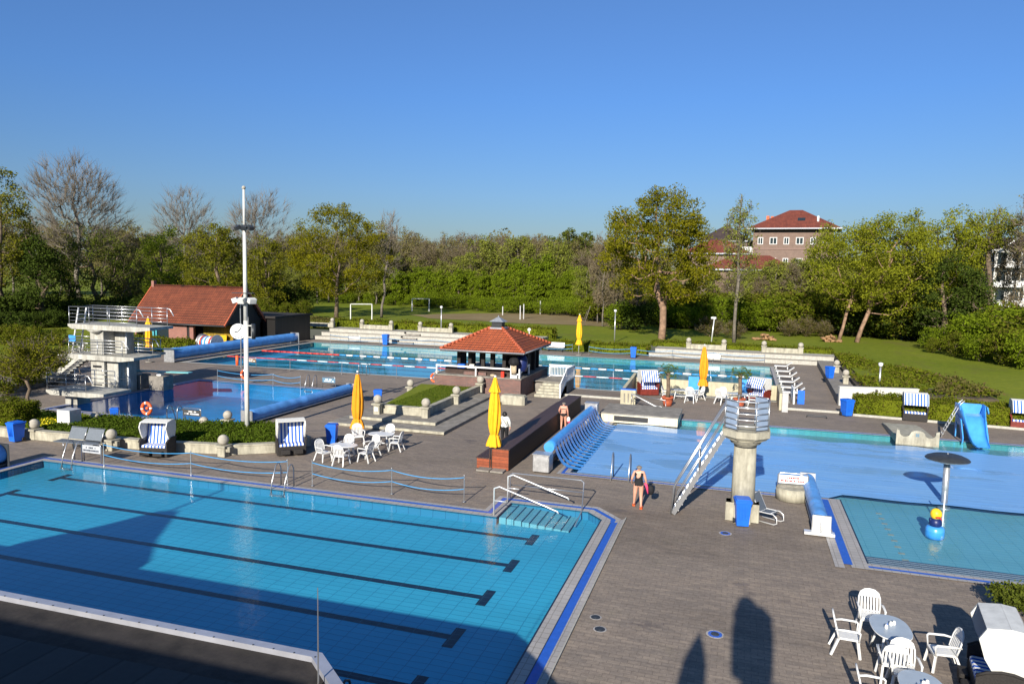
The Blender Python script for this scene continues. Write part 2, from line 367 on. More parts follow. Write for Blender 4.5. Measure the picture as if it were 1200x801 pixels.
def leaf(name, c1, c2, c3=None, trans=.35):
    m, t, out = nodes_of(name)
    g = N(t, 'ShaderNodeNewGeometry')
    st = [(0.0, c1), (0.6, c2), (1.0, c3 or c2)]
    c = ramp(t, g.outputs['Random Per Island'], st)
    n = noise(t, g.outputs['Position'], .35, 3, .6)
    c = mixc(t, .55, c, ramp(t, n, [(.3, (.62, .68, .7)), (.7, (1.25, 1.2, 1.1))]), 'MULTIPLY')
    d = N(t, 'ShaderNodeBsdfDiffuse'); t.links.new(c, d.inputs[0])
    tl = N(t, 'ShaderNodeBsdfTranslucent'); t.links.new(c, tl.inputs[0])
    mx = N(t, 'ShaderNodeMixShader'); mx.inputs[0].default_value = trans
    t.links.new(d.outputs[0], mx.inputs[1]); t.links.new(tl.outputs[0], mx.inputs[2]); t.links.new(mx.outputs[0], out.inputs[0])
leaf('leaf_oak', (0.165, 0.160, 0.009), (0.245, 0.225, 0.013), (0.13, 0.13, 0.012), .45)
leaf('leaf_olive', (0.130, 0.138, 0.012), (0.195, 0.190, 0.016), (0.1050, 0.1050, 0.0180))
leaf('leaf_willow', (0.170, 0.192, 0.014), (0.255, 0.268, 0.020), (0.1350, 0.1500, 0.0180))
leaf('leaf_light', (0.1820, 0.2380, 0.0168), (0.2800, 0.3220, 0.0350), (0.0980, 0.1540, 0.0140))
leaf('leaf_bright', (0.125, 0.175, 0.010), (0.190, 0.250, 0.016), (0.085, 0.115, 0.012))
leaf('leaf_hedge', (0.0747, 0.0978, 0.0069), (0.1265, 0.1495, 0.0115), (0.1035, 0.0805, 0.0230), .2)
leaf('leaf_hedge_brown', (0.1100, 0.0825, 0.0330), (0.0990, 0.1045, 0.0220), (0.1430, 0.0990, 0.0495), .2)
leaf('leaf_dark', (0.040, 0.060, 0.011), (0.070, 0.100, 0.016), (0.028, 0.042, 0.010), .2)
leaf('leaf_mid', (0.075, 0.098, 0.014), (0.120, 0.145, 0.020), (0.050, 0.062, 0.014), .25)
leaf('leaf_forest', (0.160, 0.142, 0.050), (0.215, 0.195, 0.060), (0.125, 0.108, 0.050), .3)
leaf('leaf_forest_green', (0.150, 0.172, 0.028), (0.215, 0.240, 0.036), (0.1020, 0.0935, 0.0340), .2)
leaf('leaf_forest_grey', (0.1625, 0.1313, 0.0813), (0.1375, 0.1125, 0.0625), (0.1125, 0.0875, 0.0500), .1)
leaf('leaf_palm', (0.0600, 0.1020, 0.0144), (0.1080, 0.1440, 0.0240), None, .2)
leaf('leaf_ground', (0.0500, 0.0850, 0.0080), (0.0800, 0.1200, 0.0120), (0.0400, 0.0500, 0.0100), .15)

def grass():
    m, t, out = nodes_of('lawn')
    P = pos(t)
    n1 = noise(t, P, .05, 6, .6, .6); n2 = noise(t, P, 1.2, 6, .75); n3 = noise(t, mapv(t, P, (1, .3, 1)), 7, 4, .8)
    c = ramp(t, n1, [(.35, (0.130, 0.170, 0.014)), (.65, (0.175, 0.205, 0.022))])
    c = mixc(t, .7, c, ramp(t, n2, [(.3, (.68, .72, .7)), (.7, (1.25, 1.18, 1.1))]), 'MULTIPLY')
    c = mixc(t, .6, c, ramp(t, n3, [(.3, (.72, .75, .7)), (.7, (1.25, 1.2, 1.1))]), 'MULTIPLY')
    n4 = noise(t, mapv(t, P, (1, .5, 1)), .16, 7, .72, .5)
    c = mixc(t, ramp(t, n4, [(.54, (0, 0, 0)), (.68, (.6, .6, .6))]), c, (0.15, 0.125, 0.045))
    principled(t, out, c, .9, 0, bump(t, n3, .6, .05), .1)
    m, t, out = nodes_of('sand')
    P = pos(t)
    n1 = noise(t, P, .25, 6, .7); n2 = noise(t, mapv(t, P, (.3, 1, 1)), 1.5, 6, .75)
    c = ramp(t, n1, [(.35, (0.20, 0.15, 0.075)), (.65, (0.26, 0.20, 0.11))])
    c = mixc(t, .6, c, ramp(t, n2, [(.35, (.7, .75, .6)), (.65, (1.15, 1.1, 1.1))]), 'MULTIPLY')
    principled(t, out, c, .95, 0, None, .1)
grass()

# ------------------------------------------------------------------ mesh builder
class MB:
    def __init__(s): s.v = []; s.f = []; s.m = []; s.s = []; s.uv = {}
    def face(s, idx, m=0, sm=False, uv=None):
        s.f.append(tuple(idx)); s.m.append(m); s.s.append(sm)
        if uv: s.uv[len(s.f) - 1] = uv
    def quad(s, a, b, c, d, m=0, uv=None):
        n = len(s.v); s.v += [tuple(a), tuple(b), tuple(c), tuple(d)]; s.face((n, n + 1, n + 2, n + 3), m, False, uv)
    def poly(s, pts, m=0):
        n = len(s.v); s.v += [tuple(p) for p in pts]; s.face(range(n, n + len(pts)), m)
    def box(s, x0, x1, y0, y1, z0, z1, m=0, rz=0, c=None, bev=0.0):
        if x0 > x1: x0, x1 = x1, x0
        if y0 > y1: y0, y1 = y1, y0
        if z0 > z1: z0, z1 = z1, z0
        n = len(s.v)
        P = []
        if bev > 0:
            b = min(bev, (x1 - x0) * .45, (y1 - y0) * .45, (z1 - z0) * .45)
            ring = lambda z, e: [(x0 + e + (b if k in (0,) else 0) * 0, 0, 0) for k in ()]
            def rr(z, e):
                X0, X1, Y0, Y1 = x0 + e, x1 - e, y0 + e, y1 - e; q = b
                return [(X0 + q, Y0, z), (X1 - q, Y0, z), (X1, Y0 + q, z), (X1, Y1 - q, z), (X1 - q, Y1, z), (X0 + q, Y1, z), (X0, Y1 - q, z), (X0, Y0 + q, z)]
            def lim(e):
                return e
            R = [rr(z0, 0), rr(z1 - b, 0), rr(z1, b * .8)]
            for r in R: P += r
            fs = [tuple(range(7, -1, -1)), tuple(range(16, 24))]
            for k in range(2):
                for i in range(8):
                    j = (i + 1) % 8; fs.append((k * 8 + i, k * 8 + j, k * 8 + 8 + j, k * 8 + 8 + i))
        else:
            P = [(x0, y0, z0), (x1, y0, z0), (x1, y1, z0), (x0, y1, z0), (x0, y0, z1), (x1, y0, z1), (x1, y1, z1), (x0, y1, z1)]
            fs = [(3, 2, 1, 0), (4, 5, 6, 7), (0, 1, 5, 4), (1, 2, 6, 5), (2, 3, 7, 6), (3, 0, 4, 7)]
        if rz:
            cx, cy = c if c else ((x0 + x1) / 2, (y0 + y1) / 2); ca, sa = math.cos(rz), math.sin(rz)
            P = [(cx + (x - cx) * ca - (y - cy) * sa, cy + (x - cx) * sa + (y - cy) * ca, z) for x, y, z in P]
        s.v += P
        for q in fs:
            uv = None
            pts = [P[i] for i in q]
            nx = (Vector(pts[1]) - Vector(pts[0])).cross(Vector(pts[2]) - Vector(pts[1]))
            if abs(nx.z) > max(abs(nx.x), abs(nx.y)): uv = [(p[0], p[1]) for p in pts]
            elif abs(nx.x) > abs(nx.y): uv = [(p[1], p[2]) for p in pts]
            else: uv = [(p[0], p[2]) for p in pts]
            s.face([n + i for i in q], m, False, uv)
        return s
    def obox(s, a, b, wd, th, m=0, up=(0, 0, 1)):
        a, b = Vector(a), Vector(b); d = (b - a).normalized(); u = Vector(up)
        if abs(d.dot(u)) > .98: u = Vector((0, 1, 0))
        r = d.cross(u).normalized() * wd / 2; q = r.cross(d).normalized() * th / 2
        n = len(s.v)
        for p in (a, b):
            for k in ((-1, -1), (1, -1), (1, 1), (-1, 1)): s.v.append(tuple(p + r * k[0] + q * k[1]))
        for q_ in ((3, 2, 1, 0), (4, 5, 6, 7), (0, 1, 5, 4), (1, 2, 6, 5), (2, 3, 7, 6), (3, 0, 4, 7)): s.face([n + i for i in q_], m)
        return s
    def cyl(s, x, y, z0, z1, r0, r1=None, n=16, m=0, cap=True, ph=0):
        r1 = r0 if r1 is None else r1; k = len(s.v)
        for z, r in ((z0, r0), (z1, r1)):
            for i in range(n):
                a = 2 * PI * i / n + ph; s.v.append((x + r * math.cos(a), y + r * math.sin(a), z))
        for i in range(n):
            j = (i + 1) % n; s.face((k + i, k + j, k + n + j, k + n + i), m, n > 8)
        if cap: s.face([k + n + i for i in range(n)], m); s.face([k + n - 1 - i for i in range(n)], m)
        return s
    def tube(s, pts, r, n=8, m=0, closed=False, cap=True):
        pts = [Vector(p) for p in pts]; R = r if hasattr(r, '__len__') else [r] * len(pts)
        k0 = len(s.v); L = len(pts); prev = None
        for i, p in enumerate(pts):
            if closed: d = pts[(i + 1) % L] - pts[i - 1]
            elif i == 0: d = pts[1] - p
            elif i == L - 1: d = p - pts[-2]
            else: d = (pts[i + 1] - p).normalized() + (p - pts[i - 1]).normalized()
            if d.length < 1e-9: d = Vector((0, 0, 1))
            d.normalize()
            if prev is None:
                u = Vector((0, 0, 1)) if abs(d.z) < .9 else Vector((1, 0, 0))
                a = d.cross(u).normalized()
            else:
                a = prev - d * prev.dot(d)
                a = a.normalized() if a.length > 1e-6 else d.orthogonal().normalized()
            prev = a; b = d.cross(a)
            for j in range(n):
                t = 2 * PI * j / n; s.v.append(tuple(p + (a * math.cos(t) + b * math.sin(t)) * R[i]))
        rng = L if closed else L - 1
        for i in range(rng):
            A = k0 + i * n; B = k0 + ((i + 1) % L) * n
            for j in range(n):
                q = (j + 1) % n; s.face((A + j, A + q, B + q, B + j), m, n > 4)
        if not closed and cap:
            s.face([k0 + n - 1 - j for j in range(n)], m); s.face([k0 + (L - 1) * n + j for j in range(n)], m)
        return s
    def lathe(s, x, y, prof, n=20, m=0, fn=None, cap=True):
        k = len(s.v)
        for r, z in prof:
            for i in range(n):
                a = 2 * PI * i / n; rr = r * (fn(a, z) if fn else 1)
                s.v.append((x + rr * math.cos(a), y + rr * math.sin(a), z))
        for q in range(len(prof) - 1):
            for i in range(n):
                j = (i + 1) % n; s.face((k + q * n + i, k + q * n + j, k + (q + 1) * n + j, k + (q + 1) * n + i), m, True)
        if cap:
            s.face([k + n - 1 - i for i in range(n)], m); s.face([k + (len(prof) - 1) * n + i for i in range(n)], m)
        return s
    def sphere(s, c, r, m=0, n=14, sc=(1, 1, 1)):
        k = len(s.v); h = max(6, n // 2 + 1)
        for q in range(h + 1):
            ph = PI * q / h - PI / 2
            for i in range(n):
                a = 2 * PI * i / n
                s.v.append((c[0] + r * sc[0] * math.cos(ph) * math.cos(a), c[1] + r * sc[1] * math.cos(ph) * math.sin(a), c[2] + r * sc[2] * math.sin(ph)))
        for q in range(h):
            for i in range(n):
                j = (i + 1) % n; s.face((k + q * n + i, k + q * n + j, k + (q + 1) * n + j, k + (q + 1) * n + i), m, True)
        return s
    def prism(s, poly, axis, a0, a1, m=0, cap=True):
        """poly: 2-D points; axis 'x','y' or 'z' is the extrusion direction"""
        def P(p, a):
            return (a, p[0], p[1]) if axis == 'x' else ((p[0], a, p[1]) if axis == 'y' else (p[0], p[1], a))
        n = len(poly); k = len(s.v)
        s.v += [P(p, a0) for p in poly] + [P(p, a1) for p in poly]
        for i in range(n):
            j = (i + 1) % n
            q = (k + i, k + j, k + n + j, k + n + i)
            L = math.hypot(poly[j][0] - poly[i][0], poly[j][1] - poly[i][1])
            s.face(q, m, False, [(a0, 0), (a0, L), (a1, L), (a1, 0)])
        if cap:
            s.face([k + n - 1 - i for i in range(n)], m, False, [(poly[n - 1 - i][0], poly[n - 1 - i][1]) for i in range(n)])
            s.face([k + n + i for i in range(n)], m, False, [(poly[i][0], poly[i][1]) for i in range(n)])
        return s
    def sheet(s, loops, z, m=0):
        """flat polygon with holes"""
        L = [[Vector((p[0], p[1], 0)) for p in lp] for lp in loops]
        flat = [p for lp in L for p in lp]; k = len(s.v)
        s.v += [(p.x, p.y, z) for p in flat]
        for tri in tessellate_polygon(L):
            a, b, c = [flat[i] for i in tri]
            if (b - a).cross(c - a).z < 0: tri = tri[::-1]
            s.face([k + i for i in tri], m)
        return s
    def build(s, name, mats, parent=None):
        me = bpy.data.meshes.new(name)
        me.from_pydata(s.v, [], s.f)
        if not isinstance(mats, (list, tuple)): mats = [mats]
        for q in mats: me.materials.append(M[q])
        me.polygons.foreach_set('material_index', s.m)
        me.polygons.foreach_set('use_smooth', s.s)
        if s.uv:
            uvl = me.uv_layers.new(name='UVMap')
            for fi, uv in s.uv.items():
                p = me.polygons[fi]
                for q, u in zip(range(p.loop_start, p.loop_start + p.loop_total), uv): uvl.data[q].uv = u
        me.update()
        o = bpy.data.objects.new(name, me); COL.objects.link(o)
        if parent is not None: o.parent = parent
        return o
def tag(o, label, cat, group=None):
    o['label'] = label; o['category'] = cat
    if group: o['group'] = group
    return o
def struct(o, kind='structure'): o['kind'] = kind; return o
def thing(name, label, cat, loc=(0, 0, 0), rz=0, group=None):
    o = bpy.data.objects.new(name, None); COL.objects.link(o)
    o.location = loc; o.rotation_euler = (0, 0, rz)
    return tag(o, label, cat, group)
def dup(root, loc, rz=0, label=None, group=None, scale=None):
    r = root.copy(); COL.objects.link(r); r.location = loc; r.rotation_euler = (0, 0, rz)
    if scale: r.scale = (scale,) * 3 if not hasattr(scale, '__len__') else scale
    if label: r['label'] = label
    if group: r['group'] = group
    for ch in list(root.children):
        c = ch.copy(); COL.objects.link(c); c.parent = r
        for g in ch.children:
            d = g.copy(); COL.objects.link(d); d.parent = c
    return r
def offset_poly(P, d):
    n = len(P); out = []
    for i in range(n):
        a, b, c = Vector(P[i - 1]), Vector(P[i]), Vector(P[(i + 1) % n])
        e1 = (b - a).normalized(); e2 = (c - b).normalized()
        n1 = Vector((e1.y, -e1.x)); n2 = Vector((e2.y, -e2.x))
        k = 1 + n1.dot(n2); q = (n1 + n2) / k
        out.append((b.x + q.x * d, b.y + q.y * d))
    return out
def ring(mb, P, d0, d1, z, m=0, z1=None):
    A, B = offset_poly(P, d0), offset_poly(P, d1); n = len(P); z1 = z if z1 is None else z1
    for i in range(n):
        j = (i + 1) % n
        mb.quad((*A[i], z), (*A[j], z), (*B[j], z1), (*B[i], z1), m)
# ------------------------------------------------------------------ terrain
def sst(a, b, x):
    t = max(0, min(1, (x - a) / (b - a))); return t * t * (3 - 2 * t)
def gz(x, y):
    """height of the lawn"""
    if x > 9.0:
        z = 0.45 + 0.45 * sst(52, 64, y)
        if x > 9.0: z += 0.0
    else:
        z = 0.9
    if y < 82 and x < -40: z = min(z, 0.25 + .65 * sst(70, 82, y))
    if y < 50 and x > 9: z = 0.0
    far = sst(120, 260, y)
    return z + .3 * far
DX0, DX1, DY0, DY1, DYR = -56.0, 9.5, -30.0, 82.6, 51.6   # paved precinct
xs = sorted(set([-1500, -700, -400, -250, -180, -140, -110, -90, -75, -66, -61, -56, 9.5, 40, 60, 90, 140, 220, 400, 800, 1500] + [round(-56 + i * 6.55, 3) for i in range(1, 10)] + [9.5 + i * 2.2 for i in range(1, 13)] + [-56 + 1e-9]))
xs = sorted(set(round(v, 3) for v in xs))
ys = sorted(set([-300, -30, 0, 20, 35, 46, 51.6, 53, 55, 57, 60, 63, 66, 70, 74, 78, 82.6, 86, 92, 100, 110, 120, 135, 150, 170, 200, 240, 300, 400, 700, 1200, 3000]))
g = MB()
idx = {}
for i, x in enumerate(xs):
    for j, y in enumerate(ys):
        idx[i, j] = len(g.v); g.v.append((x, y, gz(x + (1e-3 if abs(x - 9.5) < 1e-6 else 0), y) if not (x > 9 and y < 51.7) else (0.42 if abs(y - 51.6) < .01 else 0)))
for i in range(len(xs) - 1):
    for j in range(len(ys) - 1):
        cx, cy = (xs[i] + xs[i + 1]) / 2, (ys[j] + ys[j + 1]) / 2
        if DX0 < cx < DX1 and DY0 < cy < DY1: continue
        if DX1 < cx < 60 and DY0 < cy < DYR: continue
        g.face((idx[i, j], idx[i + 1, j], idx[i + 1, j + 1], idx[i, j + 1]), 0, True)
struct(g.build('ground', 'lawn'))

# sandy pitch on the lawn
pts = [(-55, 116), (-47, 109.5), (-33, 108), (-16, 107.5), (-14, 112), (-22, 126), (-30, 137), (-42, 133), (-52, 122)]
pts2 = []
for i in range(len(pts)):
    a, b = pts[i], pts[(i + 1) % len(pts)]
    for k in range(4): pts2.append((a[0] + (b[0] - a[0]) * k / 4 + math.sin(i * 7 + k) * .5, a[1] + (b[1] - a[1]) * k / 4 + math.cos(i * 5 + k) * .6))
s = MB(); s.sheet([pts2], .935); struct(s.build('sand_pitch', 'sand'))

# ------------------------------------------------------------------ pools
P1 = [(-29.4, 11.9), (-4.4, 11.9), (-4.4, 25.45), (-5.05, 26.15), (-8.05, 26.15), (-8.05, 24.4), (-29.4, 24.4)]
PD = [(-39.5, 33.7), (-26.6, 33.7), (-26.6, 46.2), (-39.5, 46.2)]
PF = [(-48.0, 54.8), (3.0, 54.8), (3.0, 75.4), (-48.0, 75.4)]
PN = [(-6.9, 31.2), (4.1, 31.2), (4.1, 24.35), (30, 24.35), (30, 45.1), (-6.9, 45.1)]
def basin(poly, zf, floor_m, wall_m, name='pool_basin', zones=None):
    b = MB(); b.sheet([poly], zf, 0)
    n = len(poly)
    for i in range(n):
        a, c = poly[i], poly[(i + 1) % n]
        b.quad((*a, zf), (*c, zf), (*c, 0.0), (*a, 0.0), 1)
    return struct(b.build(name, [floor_m, wall_m]))
def water_sheet(poly, z, m, name='pool_water'):
    b = MB(); b.sheet([poly], z); return struct(b.build(name, m))
def coping(poly, spec, name='pool_edge'):
    b = MB(); ms = []
    for k, (d0, d1, z, mt) in enumerate(spec):
        if mt not in ms: ms.append(mt)
        ring(b, poly, d0, d1, z, ms.index(mt))
    # waterline face
    ms.append('lane_black'); ring(b, poly, -.06, .0, -.012, len(ms) - 1)
    return struct(b.build(name, ms))
deck = MB()
outer = [(DX0, DY0), (60, DY0), (60, DYR), (DX1, DYR), (DX1, 79.6), (DX0, 79.6)]
holes = [P1, PD, PF, PN]
deck.sheet([outer] + [offset_poly(h, .02)[::-1] for h in holes], -.02)
struct(deck.build('pool_deck', 'deck_paving'))

# near lane pool
b1 = basin(P1, -.30, 'tile_pool', 'tile_wall')
water_sheet(P1, -.03, 'water')
e1 = MB()
for j in range(len(P1)): pass
coping(P1, [(0, .30, .004, 'tile_coping'), (.30, .47, .006, 'gutter_blue'), (.47, .66, .008, 'tile_coping')])
e = MB()   # wide right-hand edge with the overflow gutter
e.quad((-4.4, 11.0, .012), (-4.06, 11.0, .012), (-4.06, 25.3, .012), (-4.4, 25.3, .012), 0)
e.quad((-4.06, 11.0, .012), (-3.82, 11.0, .012), (-3.82, 25.35, .012), (-4.06, 25.2, .012), 1)
e.quad((-3.82, 11.0, .012), (-3.62, 11.0, .012), (-3.62, 25.9, .012), (-3.82, 25.45, .012), 0)
e.box(-3.63, -3.60, 11.0, 25.95, .0, .035, 2)
e.box(-4.07, -4.05, 11.0, 25.2, .0, .02, 3)
struct(e.build('overflow_gutter', ['tile_coping', 'gutter_blue', 'kerb_white', 'lane_black']))
LF = 9.1 / 8.6
for k, (x0, y) in enumerate([(-26.2, 22.15), (-26.2, 19.92), (-26.1, 17.66), (-26.0, 15.42), (-26.0, 13.2)]):
    Y = y * LF; xr = -6.08 * LF; xl = -25.8 * LF
    l = MB(); z = -.295
    nn = 90; wb_ = lambda i_: .004 * math.sin(i_ * 1.9 + k * 2)
    for i_ in range(nn):
        a_, b_ = xl + (xr - xl) * i_ / nn, xl + (xr - xl) * (i_ + 1) / nn
        l.quad((a_, Y - .12 + wb_(i_), z), (b_, Y - .12 + wb_(i_ + 1), z), (b_, Y + .12 + wb_(i_ + .4), z), (a_, Y + .12 + wb_(i_ - .6), z))
    for xx in (xr, xl): l.quad((xx - .14, Y - .5, z + .003), (xx + .14, Y - .5, z + .003), (xx + .14, Y + .5, z + .003), (xx - .14, Y + .5, z + .003))
    l.build('lane_line', 'tile_lane', b1)
# submerged steps in the corner of the near pool
st = MB()
for k in range(9):
    x = -8.0 + k * .29
    st.box(x, x + .29, 24.55, 26.12, -.29, -.05 - k * .025, 0)
    st.box(x + .26, x + .29, 24.55, 26.12, -.29, -.044 - k * .025, 1)
st.build('underwater_step', ['tile_kids', 'lane_black'], b1)

# diving pool
bd = basin(PD, -1.1, 'tile_dive', 'tile_dive'); water_sheet(PD, -.03, 'water_calm')
coping(PD, [(0, .22, .004, 'tile_coping'), (.22, .36, .006, 'gutter_blue'), (.36, .62, .008, 'tile_coping')])

# far lane pool
bf = basin(PF, -.55, 'tile_far', 'tile_teal'); water_sheet(PF, -.03, 'water_far')
coping(PF, [(0, .25, .004, 'tile_coping'), (.25, .60, .008, 'kerb_white')])
for k in range(8):
    Y = 56.6 + k * 2.5; l = MB()
    l.quad((-46.2, Y - .13, -.54), (1.2, Y - .13, -.54), (1.2, Y + .13, -.54), (-46.2, Y + .13, -.54)); l.build('lane_line', 'tile_lane', bf)

# non-swimmer pool with paddling section
bn = basin(PN, -.32, 'tile_kids', 'tile_teal'); water_sheet(PN, -.03, 'water')
coping(PN, [(0, .20, .004, 'tile_coping'), (.20, .34, .006, 'gutter_blue'), (.34, .50, .008, 'tile_coping')])
e = MB()
e.quad((3.66, 24.0, .012), (4.1, 24.0, .012), (4.1, 31.0, .012), (3.66, 31.0, .012), 0)
e.quad((3.40, 24.05, .014), (3.66, 24.05, .014), (3.66, 31.0, .014), (3.40, 31.0, .014), 1)
e.quad((3.12, 23.7, .012), (3.40, 23.7, .012), (3.40, 31.0, .012), (3.12, 31.0, .012), 0)
struct(e.build('overflow_gutter', ['tile_coping', 'gutter_blue']))
s = MB()
for k in range(4):
    y = 24.36 + k * .30
    s.box(4.12, 29.9, y, y + .30, -.31, -.045 - k * .05, 0)
    s.box(4.12, 29.9, y + .25, y + .30, -.31, -.040 - k * .05, 1)
s.build('underwater_step', ['tile_coping', 'lane_black'], bn)
s = MB()
for k in range(9): s.box(5.4, 5.6, 25.9 + k * .62, 26.05 + k * .62, -.318, -.312)
for k in range(30): s.box(5.9 + k * .62, 6.15 + k * .62, 25.75, 25.9, -.318, -.312)
s.build('floor_marking', 'orange_tile', bn)
# the floating cover
cv = MB()
nx, ny = 60, 16; X0, X1, Y0, Y1 = -6.62, 29.8, 31.95, 42.55
rnd = random.Random(4)
for j in range(ny + 1):
    for i in range(nx + 1):
        x = X0 + (X1 - X0) * i / nx; y = Y0 + (Y1 - Y0) * j / ny
        if j == ny: y += .22 * math.sin(x * .9) + .12 * math.sin(x * 2.3)
        if x < 3.9 and j == 0: y = 31.3
        if j == 0 and x > 4: y += .05 * math.sin(x * 1.7)
        cv.v.append((x, y, -.012 + .008 * math.sin(x * 2.1 + y) * math.sin(y * 1.3)))
for j in range(ny):
    for i in range(nx):
        a = j * (nx + 1) + i; cv.face((a, a + 1, a + nx + 2, a + nx + 1), 0, True)
tag(cv.build('pool_cover', 'pool_cover'), 'light blue insulating cover floating on the non-swimmer pool', 'pool cover')

# raised cream tiled block at the corner of the non-swimmer pool
cw = MB()
cw.box(-7.7, -3.2, 42.9, 46.0, .0, .50, 0)
cw.box(-7.75, -3.15, 42.86, 46.1, .50, .56, 1)
cw.box(-6.9, -4.9, 42.87, 42.899, .12, .40, 2)
tag(cw.build('tiled_block', ['tile_cream', 'concrete', 'black_plastic']), 'cream tiled raised block with a dark slot at the pool corner by the cover reel', 'wall')

# kerb line between the plaza and the far deck
k = MB()
k.box(-12.0, -7.6, 50.95, 51.1, -.02, .12, 0)
struct(k.build('kerb', 'kerb_white'))
k = MB(); k.box(3.1, 6.9, 51.6, 51.75, -.02, .12, 0); struct(k.build('kerb', 'kerb_white'))

# ------------------------------------------------------------------ stepped terraces behind the far pool
def tribune(x0, x1, rows, y0=79.0, tread=.95, rise=.42, steps=()):
    t = MB()
    for r in range(rows):
        y = y0 + r * tread
        ye = y0 + rows * tread + (3.2 if r == rows - 1 else .02) if r == rows - 1 else y0 + (r + 1) * tread
        t.box(x0 + r * .55, x1, y, ye, 0, (r + 1) * rise, 0)
        t.box(x0 + r * .55 - .02, x1 + .01, y - .03, y + .55, (r + 1) * rise - .02, (r + 1) * rise + .03, 1)
        n = int((x1 - x0) / 1.25)
        for q in range(n):
            t.box(x0 + r * .55 + q * 1.25, x0 + r * .55 + q * 1.25 + .02, y - .004, y + .01, r * rise + .02, (r + 1) * rise - .03, 2)
    for sx in steps:
        for r in range(rows):
            y = y0 + r * tread
            t.box(sx, sx + 1.9, y - .36, y - .02, r * rise, r * rise + rise * .5, 1)
            t.box(sx - .16, sx - .02, y - .3, y - .08, r * rise + .2, r * rise + .42, 3)
    return struct(t.build('tribune_steps', ['kerb_white', 'concrete', 'concrete', 'black_plastic']))
tribune(-50.3, -21.5, 3, steps=(-38.6, -26.6))
tribune(-9.2, 9.4, 2, steps=())
# left end landing
# low balustrade walls with stone balls on the tribune
def ball_wall(a, b, z, label, h=.52, r=.24):
    a, b = Vector((*a, z)), Vector((*b, z)); L = (b - a).length; rz = math.atan2(b.y - a.y, b.x - a.x)
    t = thing('balustrade', label, 'low wall', a, rz, 'low white walls with stone balls')
    m = MB(); m.box(.35, L - .35, -.13, .13, 0, h * .82, bev=.03); m.build('panel', 'pale_concrete', t)
    for x in (.17, L - .17):
        q = MB(); q.box(x - .24, x + .24, -.22, .22, 0, h, bev=.03); q.box(x - .28, x + .28, -.26, .26, h, h + .07)
        pz = q.build('pillar', 'pale_concrete', t)
        s_ = MB(); s_.sphere((x, 0, h + .07 + r * .85), r); s_.build('ball', 'stone_ball', pz)
    return t
zt3 = 1.29
for (pa, pb, lab) in [((357, 384), (391, 386), 'white low wall with two balls, farthest left on the far steps'),
                      ((423, 387), (460, 390), 'white low wall with two balls behind the blue bin on the far steps'),
                      ((491, 390), (530, 393), 'white low wall with two balls left of the pavilion roof on the far steps')]:
    A = G(*pa, zt3); Bq = G(*pb, zt3); yy = 82.2
    ball_wall((A[0] * yy / A[1], yy), (Bq[0] * yy / Bq[1], yy), zt3, lab, .62, .27)
for (pa, pb, lab) in [((805, 408), (850, 411), 'white low wall with two balls behind the orange parasol on the far right steps'),
                      ((893, 413), (940, 416), 'white low wall with two balls at the right end of the far steps')]:
    A = G(*pa, .87); Bq = G(*pb, .87); yy = 81.2
    ball_wall((A[0] * yy / A[1], yy), (Bq[0] * yy / Bq[1], yy), .87, lab, .62, .27)

# ------------------------------------------------------------------ right-hand retaining terrace
t = MB()
t.prism([(6.75, 55.0), (8.35, 55.0), (9.3, 79.3), (7.55, 79.3)], 'z', -.02, .50, 0)
t.box(6.75, 8.35, 54.9, 55.02, -.02, .9, 1)
struct(t.build('raised_path', ['concrete', 'kerb_white']))
wv = thing('retaining_wall', 'long white retaining wall behind the right hedge', 'low wall', (6.75, 54.85, 0), .20)
m = MB(); m.box(0, 5.2, -.12, .12, 0, 1.27); m.box(-.02, 5.22, -.16, .16, 1.27, 1.34); m.build('wall_face', 'render_white', wv)
m = MB(); m.box(2.35, 2.5, -.14, .14, 0, 1.2); m.build('joint_post', 'grey_beam', wv)
def ball_post(x, y, z, label, h=.55, r=.25, grp='stone balls on short pillars', arms=False, rz=0):
    t = thing('ball_pillar', label, 'stone pillar', (x, y, z), rz, grp)
    q = MB(); q.box(-.2, .2, -.2, .2, 0, h, bev=.03); q.box(-.29, .29, -.29, .29, h, h + .09, bev=.02)
    if arms: q.box(-.42, -.18, -.1, .1, h - .22, h + .02, bev=.02); q.box(.18, .42, -.1, .1, h - .22, h + .02, bev=.02)
    q.build('pillar', 'pale_concrete', t)
    s_ = MB(); s_.sphere((0, 0, h + .09 + r * .9), r, n=18); s_.build('ball', 'stone_ball', t)
    return t
for (px, py, lab) in [(975, 436, 'stone ball pillar behind the upper blue bin on the right terrace'), (985, 449, 'stone ball pillar nearest the white retaining wall on the right terrace')]:
    x, y = G(px, py, .5); ball_post(x + .35, y, .5, lab)

# ------------------------------------------------------------------ planter strip in front of the diving pool
def wall_run(pts, h, th, name, label, mt='pale_concrete', z0=0, grp=None):
    m = MB(); n = len(pts)
    for i in range(n - 1):
        m.obox((pts[i][0], pts[i][1], z0 + h / 2), (pts[i + 1][0], pts[i + 1][1], z0 + h / 2), th, h)
        m.obox((pts[i][0], pts[i][1], z0 + h + .035), (pts[i + 1][0], pts[i + 1][1], z0 + h + .035), th + .08, .065)
    o = m.build(name, mt); return tag(o, label, 'low wall', grp)
SA = [(-41.5, 26.9), (-26.4, 27.75)]
SB = [(-26.0, 27.8), (-23.15, 28.35)]
SCc = [(-22.65, 28.35), (-20.9, 29.5), (-20.2, 31.3)]
wall_run(SA, .40, .3, 'planter_wall', 'long low cream wall along the planting strip left of the ball pillar')
wall_run(SB, .40, .3, 'planter_wall', 'short low cream wall between the left beach chair and the flagpole corner')
wall_run(SCc, .40, .3, 'planter_wall', 'angled low wall behind the striped beach chair by the white tables')
